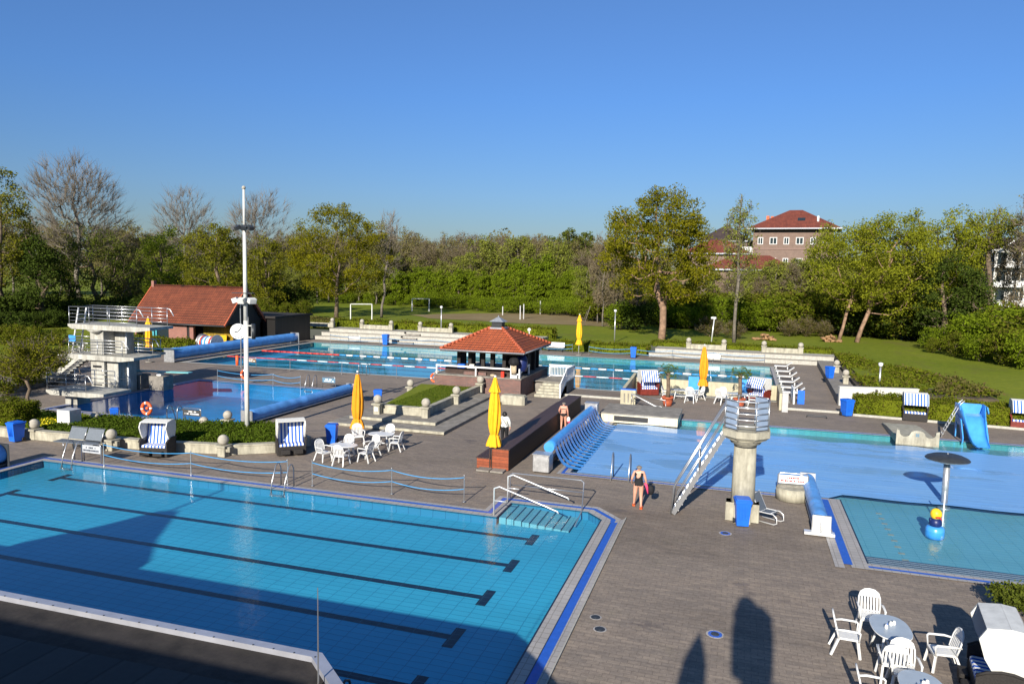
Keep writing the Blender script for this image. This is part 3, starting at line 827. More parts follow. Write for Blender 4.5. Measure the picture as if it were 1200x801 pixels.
wall_run([(-40.5, 31.6), (-29.0, 32.35), (-26.2, 32.7), (-24.6, 33.4)], .18, .28, 'kerb_wall', 'low kerb between the planting strip and the diving pool')
soil = MB(); soil.sheet([[(-41.5, 27.0), (-23.0, 28.3), (-20.9, 29.5), (-20.2, 31.5), (-24.0, 34.2), (-26.2, 32.6), (-40.5, 31.5)]], .24)
struct(soil.build('planting_soil', 'soil'))
for (px, py, z, lab, ar) in [(131, 527, 0, 'stone ball pillar with side scrolls right of the double mesh bench', True),
                   (262, 534, 0, 'stone ball pillar with side scrolls below the flagpole', True),
                   (41, 514, 0, 'stone ball pillar half hidden by the blue bin at the far left', True),
                   (112, 499, .0, 'small stone ball pillar behind the planting strip near the mesh bench', False),
                   (239, 505, .0, 'small stone ball pillar right of the left beach chair', False),
                   (267, 497, .0, 'small stone ball pillar beside the roll of the diving pool', False)]:
    x, y = G(px, py); ball_post(x, y, z, lab, .45 if ar else .22, .25, arms=ar)
for (px, py, lab) in [(56, 448, 'stone ball pillar left of the pair behind the small tree'), (73, 447, 'stone ball pillar right of the pair behind the small tree')]:
    x, y = G(px, py); ball_post(x, y, 0, lab, .55, .27)
wall_run([G(58, 449), G(72, 450)], .7, .25, 'low_wall', 'short cream wall between two ball pillars behind the small tree')
wall_run([(-54, 33.5), (-47.5, 33.6), (-46.6, 36.5), (-48.2, 42.0), (-49.5, 44)], .42, .25, 'curved_wall', 'curved grey bed wall on the far left of the deck', 'concrete')

# ------------------------------------------------------------------ stepped planting bed left of the pavilion
bd_ = MB()
bd_.prism([(-21.9, 35.9), (-14.9, 36.0), (-14.9, 46.6), (-21.9, 46.6)], 'z', -.02, .16, 0)
bd_.prism([(-21.3, 37.2), (-15.95, 37.35), (-15.95, 47.6), (-21.3, 47.6)], 'z', .16, .33, 0)
bd_.box(-21.9, -14.88, 35.86, 36.02, .02, .158, 1); bd_.box(-21.3, -15.93, 37.14, 37.38, .18, .328, 1)
struct(bd_.build('steps', ['concrete', 'pale_concrete']))
bl = [(-20.35, 38.75), (-17.3, 38.75), (-17.35, 48.3), (-21.0, 48.3)]
wall_run([bl[0], bl[1]], .42, .28, 'planter_wall', 'front low wall of the raised lawn bed beside the pavilion', z0=.33)
wall_run([bl[1], (-17.33, 43.4)], .40, .26, 'planter_wall', 'right low wall of the raised lawn bed, nearer half', z0=.33)
wall_run([(-17.33, 43.9), bl[2]], .40, .26, 'planter_wall', 'right low wall of the raised lawn bed, half nearer the pavilion', z0=.33)
m = MB(); m.sheet([[(-20.3, 38.9), (-17.45, 38.9), (-17.45, 48.2), (-21.8, 48.2)]], .60); struct(m.build('bed_lawn', 'lawn'))
for (px, py, lab) in [(442.7, 484.5, 'stone ball pillar with a small white plate at the left corner of the lawn bed'), (499, 489, 'stone ball pillar at the front right corner of the lawn bed'),
                      (534.8, 473, 'stone ball pillar in the middle of the lawn bed right side'), (562.8, 459, 'stone ball pillar where the lawn bed meets the brick wall')]:
    x, y = G(px, py, .33); bp = ball_post(x, y, .33, lab, .55, .26)
    if px < 450:
        pl = MB(); pl.box(-.12, .12, -.225, -.21, .2, .42); pl.build('plate', 'sign_white', bp)
for (px, py, lab) in [(481, 458, 'stone ball pillar at the back left edge of the lawn bed'), (512.8, 446, 'stone ball pillar by the life ring left of the pavilion')]:
    x, y = G(px, py, .2); ball_post(x, y, .0, lab, .45, .26)
# ------------------------------------------------------------------ parasols (closed)
def parasol(name, label, px, py, h, zb, rmid, canvas, base='slab', seed=1, tiers=True):
    x, y = G(px, py); t = thing('parasol', label, 'parasol', (x, y, 0), 0, 'closed parasols around the pools')
    r = random.Random(seed); ph = r.random() * 6
    m = MB(); m.cyl(0, 0, 0, h - .1, .035, n=10); m.build('pole', 'steel_bright', t)
    n = 48
    def fold(a, z): return 1 + .17 * math.cos(8 * a + ph + 1.2 * math.sin(z * 1.3)) + .06 * math.cos(3 * a + z * 2.3 + ph) + .05 * math.cos(21 * a + z * 4)
    L = h - zb; prof = []
    for u, k in [(0.0, 1.25), (.03, 1.22), (.09, 1.02), (.15, .78), (.165, .60), (.18, .72), (.25, .92), (.35, 1.03), (.5, 1.0), (.65, .86), (.80, .62), (.90, .42), (.96, .28)]:
        prof.append((rmid * k, zb + L * u))
    m = MB(); m.lathe(0, 0, prof, n, 0, fold, cap=False); c = m.build('canopy', canvas, t)
    m = MB(); m.lathe(0, 0, [(rmid * .64, zb + L * .158), (rmid * .66, zb + L * .165), (rmid * .64, zb + L * .175)], 24, 0, None, False); m.build('tie_band', canvas, c)
    if tiers:
        m = MB(); m.lathe(0, 0, [(rmid * .98, h - L * .215), (rmid * .78, h - L * .17), (rmid * .50, h - L * .10), (rmid * .30, h - L * .03), (.04, h)], n, 0, fold, cap=False)
        m.build('vent_cap', canvas, t)
    m = MB(); m.sphere((0, 0, h + .02), .06); m.build('finial', 'white_plastic', t)
    m = MB()
    if base == 'slab':
        for a, b in ((-.62, -.02), (.02, .62)):
            for c_, d in ((-.62, -.02), (.02, .62)): m.box(a, b, c_, d, 0, .07, bev=.01)
        m.cyl(0, 0, .07, .32, .06, n=10)
    else: m.cyl(0, 0, 0, .08, .35, n=24); m.cyl(0, 0, .08, .3, .055, n=10)
    m.build('base', 'concrete', t)
    return t
parasol('p', 'yellow closed parasol standing at the end of the dark wooden tiered bench', 578.5, 549, 4.15, 1.05, .25, 'yellow_canvas', seed=1)
parasol('p', 'orange closed parasol beside the white tables left of the lawn bed', 419, 511, 3.42, .45, .27, 'orange_canvas', 'disc', 2, False)
parasol('p', 'bright yellow closed parasol behind the far pool right of the pavilion', 678, 416, 4.35, 1.15, .27, 'yellow_canvas', 'disc', 3)
parasol('p', 'orange closed parasol between the two white table groups on the right terrace', 823, 467, 3.85, .95, .27, 'orange_canvas', 'disc', 4, False)
parasol('p', 'bright yellow closed parasol behind the diving tower in front of the hut', 175, 424, 4.05, 1.1, .27, 'yellow_canvas', 'disc', 5)

# ------------------------------------------------------------------ roofed beach chairs
def beach_chair(label, px, py, rz, base='wicker_dark', awning=False, hood='wicker_white', s=1.0, top=1.65):
    x, y = G(px, py); t = thing('beach_chair', label, 'beach chair', (x, y, 0), rz, 'roofed wicker beach chairs'); t.scale = (s, s, s)
    W = .66
    m = MB(); m.box(-W, W, -.40, .42, .03, .44, bev=.02)
    for sx in (-1, 1): m.prism([(-.42, .44), (.44, .44), (.44, .80), (.2, .86), (-.25, .80), (-.42, .70)], 'x', sx * W, sx * (W - .06))
    m.box(-W, W, .37, .43, .44, .80)
    for i in range(6): m.box(-W - .004, W + .004, -.412, -.398, .08 + i * .06, .085 + i * .06, 0)
    m.build('base_box', base, t)
    prof = [(.30, .70), (.46, 1.15), (.47, 1.50), (.36, top - .02), (.1, top), (-.30, top - .06), (-.42, top - .28), (-.30, 1.05), (-.10, .72)]
    m = MB()
    for sx in (-1, 1): m.prism(prof, 'x', sx * (W - .01), sx * (W - .06))
    for a, b in ((0, 1), (1, 2), (2, 3), (3, 4), (4, 5)):
        p, q = prof[a], prof[b]
        m.obox((0, p[0], p[1]), (0, q[0], q[1]), W * 2 - .04, .035)
    m.build('hood', hood, t)
    for sx in (-1, 1):
        m = MB()
        m.tube([(sx * (W + .01), -.42, .70), (sx * (W + .02), -.25, .80), (sx * (W + .02), .0, .86), (sx * (W + .02), .2, .86), (sx * (W + .01), .44, .80)], .03, 6)
        m.build('arm_rim', base, t)
    m = MB(); m.box(-W + .08, W - .08, -.38, .22, .44, .54, bev=.03); m.build('seat', 'blue_white_stripe', t)
    m = MB(); m.obox((0, .17, .50), (0, .36, 1.50), W * 2 - .16, .10); m.build('backrest', 'blue_white_stripe', t)
    if awning:
        m = MB(); m.obox((0, -.34, top - .02), (0, -.62, 1.12), W * 2 - .03, .03); m.box(-W + .02, W - .02, -.64, -.61, .98, 1.12); m.build('awning', 'blue_white_stripe', t)
        m = MB(); m.tube([(-W + .03, -.62, 1.0), (-W + .03, -.60, 1.12), (-W, -.32, top - .3)], .012, 6); m.tube([(W - .03, -.62, 1.0), (W - .03, -.60, 1.12), (W, -.32, top - .3)], .012, 6); m.build('awning_rod', 'steel', t)
    m = MB(); m.box(-.5, -.08, -.6, -.42, .10, .30, bev=.02); m.box(.08, .5, -.6, -.42, .10, .30, bev=.02); m.build('footrest', base, t) if not awning else None
    return t
beach_chair('dark based beach chair with striped seat beside the white tables and blue bin', 341, 531, RAD(40))
beach_chair('dark based beach chair in front of the low wall below the orange life ring', 185, 533, RAD(14))
beach_chair('red based beach chair with awning at the left end of the pale terrace wall', 759, 462, RAD(26), 'red_base_wood', True, s=1.05, top=1.72)
beach_chair('red based beach chair with awning at the right end of the pale terrace wall', 889, 470, RAD(-34), 'red_base_wood', True, s=1.02)
beach_chair('dark based beach chair with awning standing before the right hedge', 1071, 492, RAD(-4), 'wicker_dark', True, s=1.05)
beach_chair('red based beach chair with awning cut off by the right edge of the photo', 1198, 502, RAD(-6), 'red_base_wood', True, s=1.05)

# ------------------------------------------------------------------ bins
def bin_(px, py, label, z=0, s=1.0, rz=.1, m_='blue_plastic', y_=None):
    x, y = G(px, py, z) if px is not None else (py, y_)
    t = thing('wheeled_bin', label, 'bin', (x, y, z), rz, 'blue wheeled bins' if m_ == 'blue_plastic' else None); t.scale = (s, s, s)
    m = MB()
    n = 0
    P = [(-.20, -.22, .04), (.20, -.22, .04), (.20, .24, .04), (-.20, .24, .04), (-.26, -.30, .90), (.26, -.30, .90), (.26, .30, .90), (-.26, .30, .90)]
    m.v += P
    for q in ((3, 2, 1, 0), (0, 1, 5, 4), (1, 2, 6, 5), (2, 3, 7, 6), (3, 0, 4, 7)): m.face(q)
    for u in (-.1, 0, .1): m.box(u - .012, u + .012, -.292, -.262, .3, .82)
    m.box(-.28, .28, -.32, .32, .87, .92, bev=.01)
    m.build('body', m_, t)
    m = MB(); m.box(-.29, .29, -.34, .30, .925, .96, bev=.015); m.box(-.25, .25, -.28, .26, .96, 1.0, bev=.02); m.tube([(-.2, .30, .93), (-.2, .38, .95), (.2, .38, .95), (.2, .30, .93)], .018, 6)
    m.build('lid', m_, t)
    for sx in (-1, 1):
        w_ = MB(); 
        w_.tube([(sx * .21, .22, .1), (sx * .27, .22, .1)], .10, 14); w_.build('wheel', 'black_plastic', t)
    return t
bin_(869, 615, 'blue wheeled bin in front of the pale tower column', rz=.15)
bin_(None, -33.75, 'blue wheeled bin before the low wall at the far left', rz=-.1, y_=26.65)
bin_(389, 519, 'blue wheeled bin behind the white tables left of the orange parasol', rz=.3)
bin_(443, 474, 'blue wheeled bin on the diving pool deck behind the corner ball pillar', rz=.4)
bin_(134.5, 494, 'blue wheeled bin on the diving pool edge seen behind the planting strip', rz=.7, s=.8)
bin_(992, 487, 'blue wheeled bin at the corner of the right hedge', rz=.5, s=1.1)
bin_(972, 443, 'blue wheeled bin up on the raised path beside the ball pillars', z=.5, rz=.5)
bin_(452, 404, 'blue wheeled bin on the left far steps behind the lane ropes', z=.0, rz=.1, s=1.25)
bin_(742, 419, 'blue wheeled bin by the rope fence behind the far pool', rz=.1, s=1.15)
ybin = bin_(262, 407, 'yellow wheeled bin under the gable of the red roofed hut', m_='yellow_plastic', s=1.35, rz=.6)
bin_(248, 405, 'yellow wheeled bin leaning open left of the other yellow bin by the hut', m_='yellow_plastic', s=1.3, rz=-.3)

# ------------------------------------------------------------------ white garden chairs and tables
def garden_chair():
    t = thing('garden_chair', 'x', 'chair', (0, 0, 0), 0)
    Wp = 'white_plastic'
    m = MB(); m.box(-.24, .24, -.24, .22, .40, .44, bev=.015)
    m.box(-.25, .25, -.27, -.22, .37, .43, bev=.01); m.build('seat', Wp, t)
    def bp(u, z):        # point on the reclined curved back
        return (u, .20 + (z - .42) * .26 - .05 * (u / .24) ** 2 * 0 + .0, z)
    b = MB()
    arch = [bp(-.24, .42), bp(-.255, .60), bp(-.25, .78), bp(-.21, .90), bp(-.12, .965), bp(0, .985), bp(.12, .965), bp(.21, .90), bp(.25, .78), bp(.255, .60), bp(.24, .42)]
    b.tube(arch, .022, 6)
    pts = [bp(-.235, .80), bp(-.21, .885), bp(-.12, .955), bp(0, .975), bp(.12, .955), bp(.21, .885), bp(.235, .80)]
    b.poly(pts); b.poly([(p[0], p[1] + .015, p[2]) for p in pts][::-1])
    b.obox(bp(-.24, .47), bp(.24, .47), .05, .02, up=(0, 0, 1))
    for u in (-.185, -.11, -.037, .037, .11, .185): b.obox(bp(u, .44), bp(u, .83), .042, .014, up=(0, 1, 0))
    b.build('backrest', Wp, t)
    for sx in (-1, 1):
        a = MB(); a.tube([(sx * .27, -.24, .40), (sx * .29, -.26, .63), (sx * .30, -.22, .66), (sx * .30, .1, .665), (sx * .27, .29, .64)], [.022, .022, .028, .028, .022], 6)
        a.box(sx * .325, sx * .27, -.24, .16, .655, .68, bev=.008); a.build('armrest', Wp, t)
    for sx in (-1, 1):
        l = MB(); l.obox((sx * .23, -.22, .40), (sx * .29, -.28, 0), .045, .05); l.build('leg', Wp, t)
        l = MB(); l.obox((sx * .22, .20, .42), (sx * .27, .36, 0), .045, .05); l.build('leg', Wp, t)
    return t
gc = garden_chair(); first = [gc, True]
def chair_at(x, y, face, label, s=.98):
    """face: direction the sitter looks, as degrees from -Y (towards the viewer) counter-clockwise"""
    if first[1]:
        r = gc; first[1] = False; r.location = (x, y, 0); r.rotation_euler = (0, 0, RAD(face)); r['label'] = label; r['group'] = 'white plastic garden chairs'
    else: r = dup(gc, (x, y, 0), RAD(face), label, 'white plastic garden chairs')
    r.scale = (s, s, s); return r
def oval_table(x, y, rz, label, L=1.34, W_=.86, top='grey_tabletop', s=1.0, ornament=None):
    t = thing('garden_table', label, 'table', (x, y, 0), rz, 'oval garden tables')
    n = 40
    def oval(k, z): return [(math.copysign(abs(math.cos(2 * PI * i / n)) ** .8, math.cos(2 * PI * i / n)) * L / 2 * k, math.copysign(abs(math.sin(2 * PI * i / n)) ** .8, math.sin(2 * PI * i / n)) * W_ / 2 * k, z) for i in range(n)]
    m = MB(); R = [oval(.97, .69), oval(1.0, .70), oval(1.0, .715), oval(.985, .722)]
    for r_ in R: m.v += r_
    for q in range(3):
        for i in range(n):
            j = (i + 1) % n; m.face((q * n + i, q * n + j, (q + 1) * n + j, (q + 1) * n + i), 1, True)
    m.face([3 * n + i for i in range(n)], 0); m.face([n - 1 - i for i in range(n)], 1)
    m.build('tabletop', [top, 'white_plastic'], t)
    for sx in (-1, 1):
        for sy in (-1, 1):
            l = MB(); l.tube([(sx * L * .25, sy * W_ * .22, .69), (sx * L * .30, sy * W_ * .27, .3), (sx * L * .34, sy * W_ * .36, 0)], [.035, .028, .03], 8); l.build('leg', 'white_plastic', t)
    m = MB(); m.obox((-L * .3, 0, .25), (L * .3, 0, .25), .05, .04); m.obox((0, -W_ * .25, .25), (0, W_ * .25, .25), .05, .04); m.build('brace', 'white_plastic', t)
    if ornament:
        for k, (dx, dy) in enumerate(((-.12, .12), (.08, -.02), (.14, -.10))):
            o = MB(); o.cyl(0, 0, 0, .05, .035, .04, 10); o.sphere((0, 0, .07), .035, 1); 
            if k == 0: o.tube([(0, 0, .05), (.02, 0, .13)], .01, 5, 2)
            q = o.build('table_ornament', ['sign_white', 'white_blossom', 'blue_plastic'])
            ca, sa = math.cos(rz), math.sin(rz); q.location = (x + dx * ca - dy * sa, y + dx * sa + dy * ca, .7225)
            tag(q, ornament[k], 'table decoration', 'small table decorations')
    return t
# near right group
oval_table(3.68, 18.35, RAD(92), 'large oval table top of the nearer terrace pair, farther from the viewer', ornament=('tall blue and white ornament on the farther near table', 'round white ornament in the middle of the farther near table', 'white ornament at the front of the farther near table'))
chair_at(3.45, 19.55, 0, 'white garden chair at the head of the farther near table, facing the viewer')
chair_at(2.75, 18.25, 88, 'white garden chair on the left side of the farther near table')
chair_at(4.75, 18.20, -85, 'white garden chair on the right side of the farther near table')
chair_at(3.55, 17.25, 178, 'white garden chair seen from behind between the two near tables')
oval_table(3.82, 15.75, RAD(92), 'large oval table top of the nearer terrace pair, cut by the bottom edge', ornament=('tall blue and white ornament on the table cut by the bottom edge', 'round white ornament on the table cut by the bottom edge', 'white ornament farthest forward on the table cut by the bottom edge'))
chair_at(3.72, 16.98, 0, 'white garden chair at the head of the table cut by the bottom edge')
chair_at(2.92, 15.7, 88, 'white garden chair left of the table cut by the bottom edge')
chair_at(4.85, 15.55, -85, 'white garden chair right of the table cut by the bottom edge')
# by the orange parasol
oval_table(-17.15, 29.35, RAD(8), 'white oval table nearest the beach chair in the middle left group', top='white_plastic', L=1.3)
chair_at(-17.95, 28.95, 72, 'white garden chair at the left end of the table nearest the beach chair')
chair_at(-16.85, 28.65, 182, 'white garden chair seen from behind at the front of the middle left table')
chair_at(-16.10, 29.55, -100, 'white garden chair at the right end of the middle left table')
chair_at(-17.45, 30.15, 5, 'white garden chair behind the middle left table')
chair_at(-16.35, 30.55, -20, 'white garden chair between the two middle left tables')
oval_table(-16.65, 32.1, RAD(8), 'white oval table under the orange parasol, right of its pole', top='white_plastic', L=1.3)
chair_at(-15.75, 31.9, -85, 'white garden chair at the right end of the table under the orange parasol')
chair_at(-16.75, 33.0, 0, 'bluish shaded garden chair behind the table under the orange parasol')
chair_at(-18.15, 32.5, 40, 'white garden chair left of the table under the orange parasol')
# far terrace
oval_table(-3.75, 52.6, RAD(5), 'oval table left of the orange parasol on the walled terrace', L=1.5, s=1)
chair_at(-4.75, 52.2, 85, 'white garden chair at the left end of the left terrace table')
chair_at(-3.05, 51.75, 170, 'white garden chair in front of the left terrace table', 1.15)
chair_at(-2.55, 53.1, -60, 'white garden chair at the right end of the left terrace table')
oval_table(.1, 52.6, RAD(5), 'oval table right of the orange parasol on the walled terrace', L=1.5)
chair_at(-.85, 53.3, 20, 'white garden chair behind the right terrace table')
chair_at(-1.0, 52.0, 140, 'white garden chair in front of the right terrace table', 1.12)
chair_at(1.05, 52.3, -95, 'white garden chair at the right end of the right terrace table')

# ------------------------------------------------------------------ palms in pots
def palm(px, py, label):
    x, y = G(px, py); t = thing('potted_palm', label, 'potted palm', (x, y, 0), 0, 'palms in clay pots')
    m = MB(); m.lathe(0, 0, [(.27, 0), (.33, .28), (.38, .52), (.42, .53), (.42, .62), (.36, .62), (.34, .56)], 20); m.build('pot', 'terracotta', t)
    m = MB(); m.cyl(0, 0, .5, .56, .35, n=16, m=0); m.build('soil', 'soil', t)
    m = MB(); r = random.Random(px)
    m.tube([(0, 0, .55), (.03, 0, 1.1), (.0, .02, 1.7), (-.02, 0, 2.25)], [.15, .13, .12, .15], 10); m.build('trunk', 'bark', t)
    f = MB()
    for k in range(38):
        a = r.random() * 2 * PI; el = r.uniform(-.5, 1.1); L = r.uniform(.45, .65)
        d = Vector((math.cos(a) * math.cos(el), math.sin(a) * math.cos(el), math.sin(el))); c = Vector((0, 0, 2.25))
        e = c + d * L; sd_ = d.cross(Vector((0, 0, 1))).normalized()
        for q in range(7):
            w_ = (q - 3) / 3; tip = e + sd_ * w_ * .30 + d * .22 * (1 - abs(w_) * .6) - Vector((0, 0, .09 + .1 * abs(w_)))
            base = e; n_ = len(f.v); s2 = (tip - base).cross(d.cross(sd_)).normalized() * .022
            mid = (base + tip) / 2 + Vector((0, 0, .03)); f.v += [tuple(base), tuple(mid + s2), tuple(tip), tuple(mid - s2)]; f.face((n_, n_ + 1, n_ + 2, n_ + 3))
        f.tube([c, c + d * L * .5 + Vector((0, 0, .03)), e], .008, 4)
    f.build('fronds', 'leaf_palm', t)
palm(782, 475, 'potted palm in a clay pot before the left terrace table')
palm(866, 477, 'potted palm in a clay pot mostly hidden behind the tower railing')

# ------------------------------------------------------------------ terrace wall
tw = thing('terrace_wall', 'pale plaster wall enclosing the terrace with palms and beach chairs', 'wall', (-7.5, 49.2, 0))
m = MB(); m.prism([(49.2 - 49.2, 0), (6.2, 0), (6.2, 1.35), (.0, 1.0)], 'x', 0, .22)
m.box(0, 1.0, -.16, 0, 0, 1.0)
for u in (.22, .48, .74): m.box(u, u + .09, -.175, -.158, .15, .78, 1)
m.box(.0, 1.02, -.12, .3, 1.0, 1.05, 2)
m.build('left_return', ['terrace_plaster', 'concrete', 'blue_plastic'], tw)
m = MB()
for (a, b) in ((.22, 4.05), (4.8, 7.6), (8.3, 10.2)): m.box(a, b, 5.9, 6.1, 0, 1.05, 0)
m.build('back_wall', 'terrace_plaster', tw)
m = MB()
for (a, b) in ((4.05, 4.8), (7.6, 8.3)): m.box(a, b, 5.97, 6.0, .35, 1.35)
m.build('glass_panel', 'light_blue_plastic', tw)
m = MB(); m.box(10.2, 10.42, 1.9, 6.1, 0, 1.12, 0); m.box(10.35, 10.72, 1.3, 1.5, 0, 1.25, 1); m.build('right_return', ['terrace_plaster', 'tile_grey'], tw)

# ------------------------------------------------------------------ row of loungers
def lounger(x, y, rz, label, tilt=0):
    t = thing('sun_lounger', label, 'sun lounger', (x, y, 0), rz, 'white sun loungers in a row beside the far pool')
    m = MB(); m.box(-.33, .33, -1.0, .35, .30, .36, bev=.02)
    for i in range(9): m.box(-.28, .28, -.95 + i * .14, -.85 + i * .14, .36, .375)
    m.build('bed', 'white_plastic', t)
    m = MB(); m.obox((0, .34, .34), (0, .95, .78), .62, .05); m.build('backrest', 'white_plastic', t)
    for sx in (-1, 1):
        for yy in (-.8, .5):
            l = MB(); l.obox((sx * .3, yy, .31), (sx * .33, yy, 0), .06, .07); l.build('leg', 'white_plastic', t)
    return t
ordn = ['nearest but one', 'second nearest', 'third', 'fourth', 'fifth', 'farthest']
ys_ = [57.6, 60.2, 63.4, 66.8, 70.4, 74.4]
labs = ['white sun lounger nearest the red based chair in the row by the far pool end', 'second white sun lounger counting away from the terrace wall', 'third white sun lounger counting away from the terrace wall',
        'fourth white sun lounger counting away from the terrace wall', 'fifth white sun lounger, last but one of the row', 'white sun lounger farthest away in the row by the pool end']
for i, yy in enumerate(ys_): lounger(4.0 + .02 * i, yy, RAD(-90), labs[i]).scale = (.85, .8, .9)
m = MB(); m.box(3.75, 3.85, 54.0, 56.4, .0, 1.0, 0); m.box(4.05, 4.5, 54.2, 54.3, .0, .95, 1); 
a = m.build('folded_screen', ['sign_white', 'blue_plastic']); tag(a, 'upright folded white and blue panel leaning at the end of the terrace wall', 'panel')

# ------------------------------------------------------------------ rope fences, ladders, signs
def rope_fence(pts, h, label, sag=.16, r=.019, rows=(1.0, .55), pr=.022):
    t = thing('rope_fence', label, 'rope fence', (pts[0][0], pts[0][1], 0), 0, 'blue rope fences along the pools')
    o = Vector((pts[0][0], pts[0][1], 0)); P = [Vector((*p, 0)) - o for p in pts]
    for p in P:
        m = MB(); m.cyl(p.x, p.y, 0, h + .03, pr, n=8); m.cyl(p.x, p.y, 0, .02, .06, n=10); m.sphere((p.x, p.y, h + .03), pr * 1.3, n=8); m.build('post', 'steel', t)
    for k in rows:
        for a, b in zip(P[:-1], P[1:]):
            m = MB(); n = 12
            m.tube([a.lerp(b, i / n) + Vector((0, 0, h * k - .04 - sag * 4 * (i / n) * (1 - i / n))) for i in range(n + 1)], r, 6); m.build('rope', 'rope_blue', t)
    return t
g1 = [G(366, 569), G(459, 578.6), G(543.7, 588)]
rope_fence(g1, 1.0, 'blue double rope fence at the near pool left of its corner steps')
g2 = [G(122, 546), G(224, 556.5), G(337, 567.5)]
rope_fence(g2, 1.0, 'blue double rope fence at the near pool in front of the left beach chair')
rope_fence([G(255, 447), G(320, 452), G(352, 455)], .9, 'blue rope fence behind the diving pool by the second life ring', r=.022)
rope_fence([(-46.5, 76.6), (-40, 76.6), (-33, 76.6), (-26, 76.6), (-20.5, 76.6)], .9, 'blue rope fence behind the far pool in front of the left steps', r=.022)
rope_fence([(-21.5, 78.6), (-17.5, 78.7)], .95, 'short blue rope fence in front of the white bench behind the far pool', r=.025)
rope_fence([(-15.4, 77.4), (-10.8, 77.4), (-6.6, 77.4), (-2.5, 77.4), (2.5, 77.4)], .95, 'blue rope fence behind the far pool right of the bright yellow parasol', r=.025)
rope_fence([(-41.5, 53.7), (-36.5, 53.7), (-31.5, 53.7), (-26.5, 53.7)], 1.0, 'thin rope fence on the near side of the far pool left of the pavilion', r=.012)

def handrail(px, py, rz, label, h=.95, w_=.55, m_='steel', two=True, depth=.7, z=0, xy=None):
    x, y = xy if xy else G(px, py); t = thing('pool_ladder', label, 'pool ladder', (x, y, z), rz, 'steel pool ladders')
    for sx in ((-w_ / 2, w_ / 2) if two else (0,)):
        m = MB(); m.tube([(sx, .30, 0), (sx, .30, h * .75), (sx, .22, h * .95), (sx, .1, h), (sx, -.05, h * .92), (sx, -.30, h * .3), (sx, -.42, -.25)], .026, 8); m.build('handrail', m_, t)
    if two:
        for k in range(1):
            m = MB(); m.box(-w_ / 2, w_ / 2, -.50, -.38, -.22, -.18); m.build('tread', m_, t)
    return t
handrail(95, 540, 0, 'steel pool ladder below the double mesh bench', xy=(-28.0, 24.75))
handrail(350, 575, 0, 'steel pool ladder between the two near rope fences', xy=(-17.2, 24.75), w_=.6)
handrail(452, 800, PI, 'steel pool ladder at the bottom edge beside the dark roof corner', xy=(-7.2, 11.95), w_=.6, m_='dark_metal')
handrail(492, 800, PI, 'small dark ladder rail cut by the bottom edge', xy=(-5.4, 11.75), two=False, m_='dark_metal')
handrail(723, 590, 0, 'steel ladder rail left of the woman in the black swimsuit', xy=(-4.6, 30.95), two=True, w_=.75, h=1.1)
handrail(223, 500, PI, 'steel pool ladder on the near side of the diving pool', xy=(-30.1, 33.3), w_=.7)
handrail(361, 455, 0, 'steel pool ladder on the far side of the diving pool', xy=(-29.9, 46.6), w_=.6)
handrail(431, 440, PI, 'steel pool ladder on the near side of the far pool behind the orange parasol', xy=(-29.8, 54.4), w_=.7)
def frame_sign(xy, rz, label, w_=1.1, h=.85, plate='sign_blue', marks='sign_white', ph=.34, frame='steel', pz=None, double=False):
    t = thing('frame_sign', label, 'sign', (*xy, 0), rz, 'signs in tubular frames')
    m = MB(); m.tube([(-w_ / 2, 0, 0), (-w_ / 2, 0, h - .08), (-w_ / 2 + .08, 0, h), (w_ / 2 - .08, 0, h), (w_ / 2, 0, h - .08), (w_ / 2, 0, 0)], .024, 8); m.build('frame', frame, t)
    z0 = (h - ph - .08) if pz is None else pz
    m = MB(); m.box(-w_ / 2 + .03, w_ / 2 - .03, -.012, .012, z0, z0 + ph); p = m.build('plate', plate, t)
    r = random.Random(int(xy[0] * 10)); m = MB()
    for row, (zz, hh) in enumerate(((z0 + ph * .58, ph * .2), (z0 + ph * .20, ph * .22))):
        u = -w_ * (.26 if row == 0 else .40)
        while u < w_ * (.24 if row == 0 else .38):
            L = r.choice((.035, .05, .07)); 
            if r.random() < .86: m.box(u, u + L, -.017, -.013, zz, zz + hh)
            u += L + .02
    m.build('lettering', marks, p)
    return t
frame_sign((-27.2, 24.95), 0, 'framed sign with two lines of lettering beside the left pool ladder', plate='pump_grey', marks='lane_black')
frame_sign((-7.75, 11.5), 0, 'dark framed sign at the corner of the dark flat roof', w_=1.25, h=.95, plate='lane_black', marks='lane_black', frame='dark_metal', ph=.45)
frame_sign((-29.0, 33.3), 0, 'framed sign on the near side of the diving pool', w_=1.2, plate='grey_beam')
frame_sign((-28.6, 46.9), 0, 'framed sign on the far side of the diving pool', plate='sign_blue')
frame_sign((-29.6, 77.3), 0, 'framed pale sign behind the far pool left of the pavilion roof', w_=1.4, plate='pump_grey')
frame_sign((-43.6, 77.2), 0, 'framed pale sign behind the far pool near its left end', w_=1.6, plate='pump_grey')
frame_sign((-41.0, 54.3), 0, 'framed brownish sign at the near side of the far pool beside the flagpole', w_=1.3, plate='log')
frame_sign((2.32, 30.95), RAD(4), 'white framed sign with red lettering behind the round concrete block', w_=1.15, h=.95, plate='sign_white', marks='sign_red', ph=.34)
frame_sign((-2.5, 77.0), 0, 'white framed sign behind the far pool right of the orange parasol top', w_=1.5, plate='sign_white', marks='pump_grey', ph=.4)

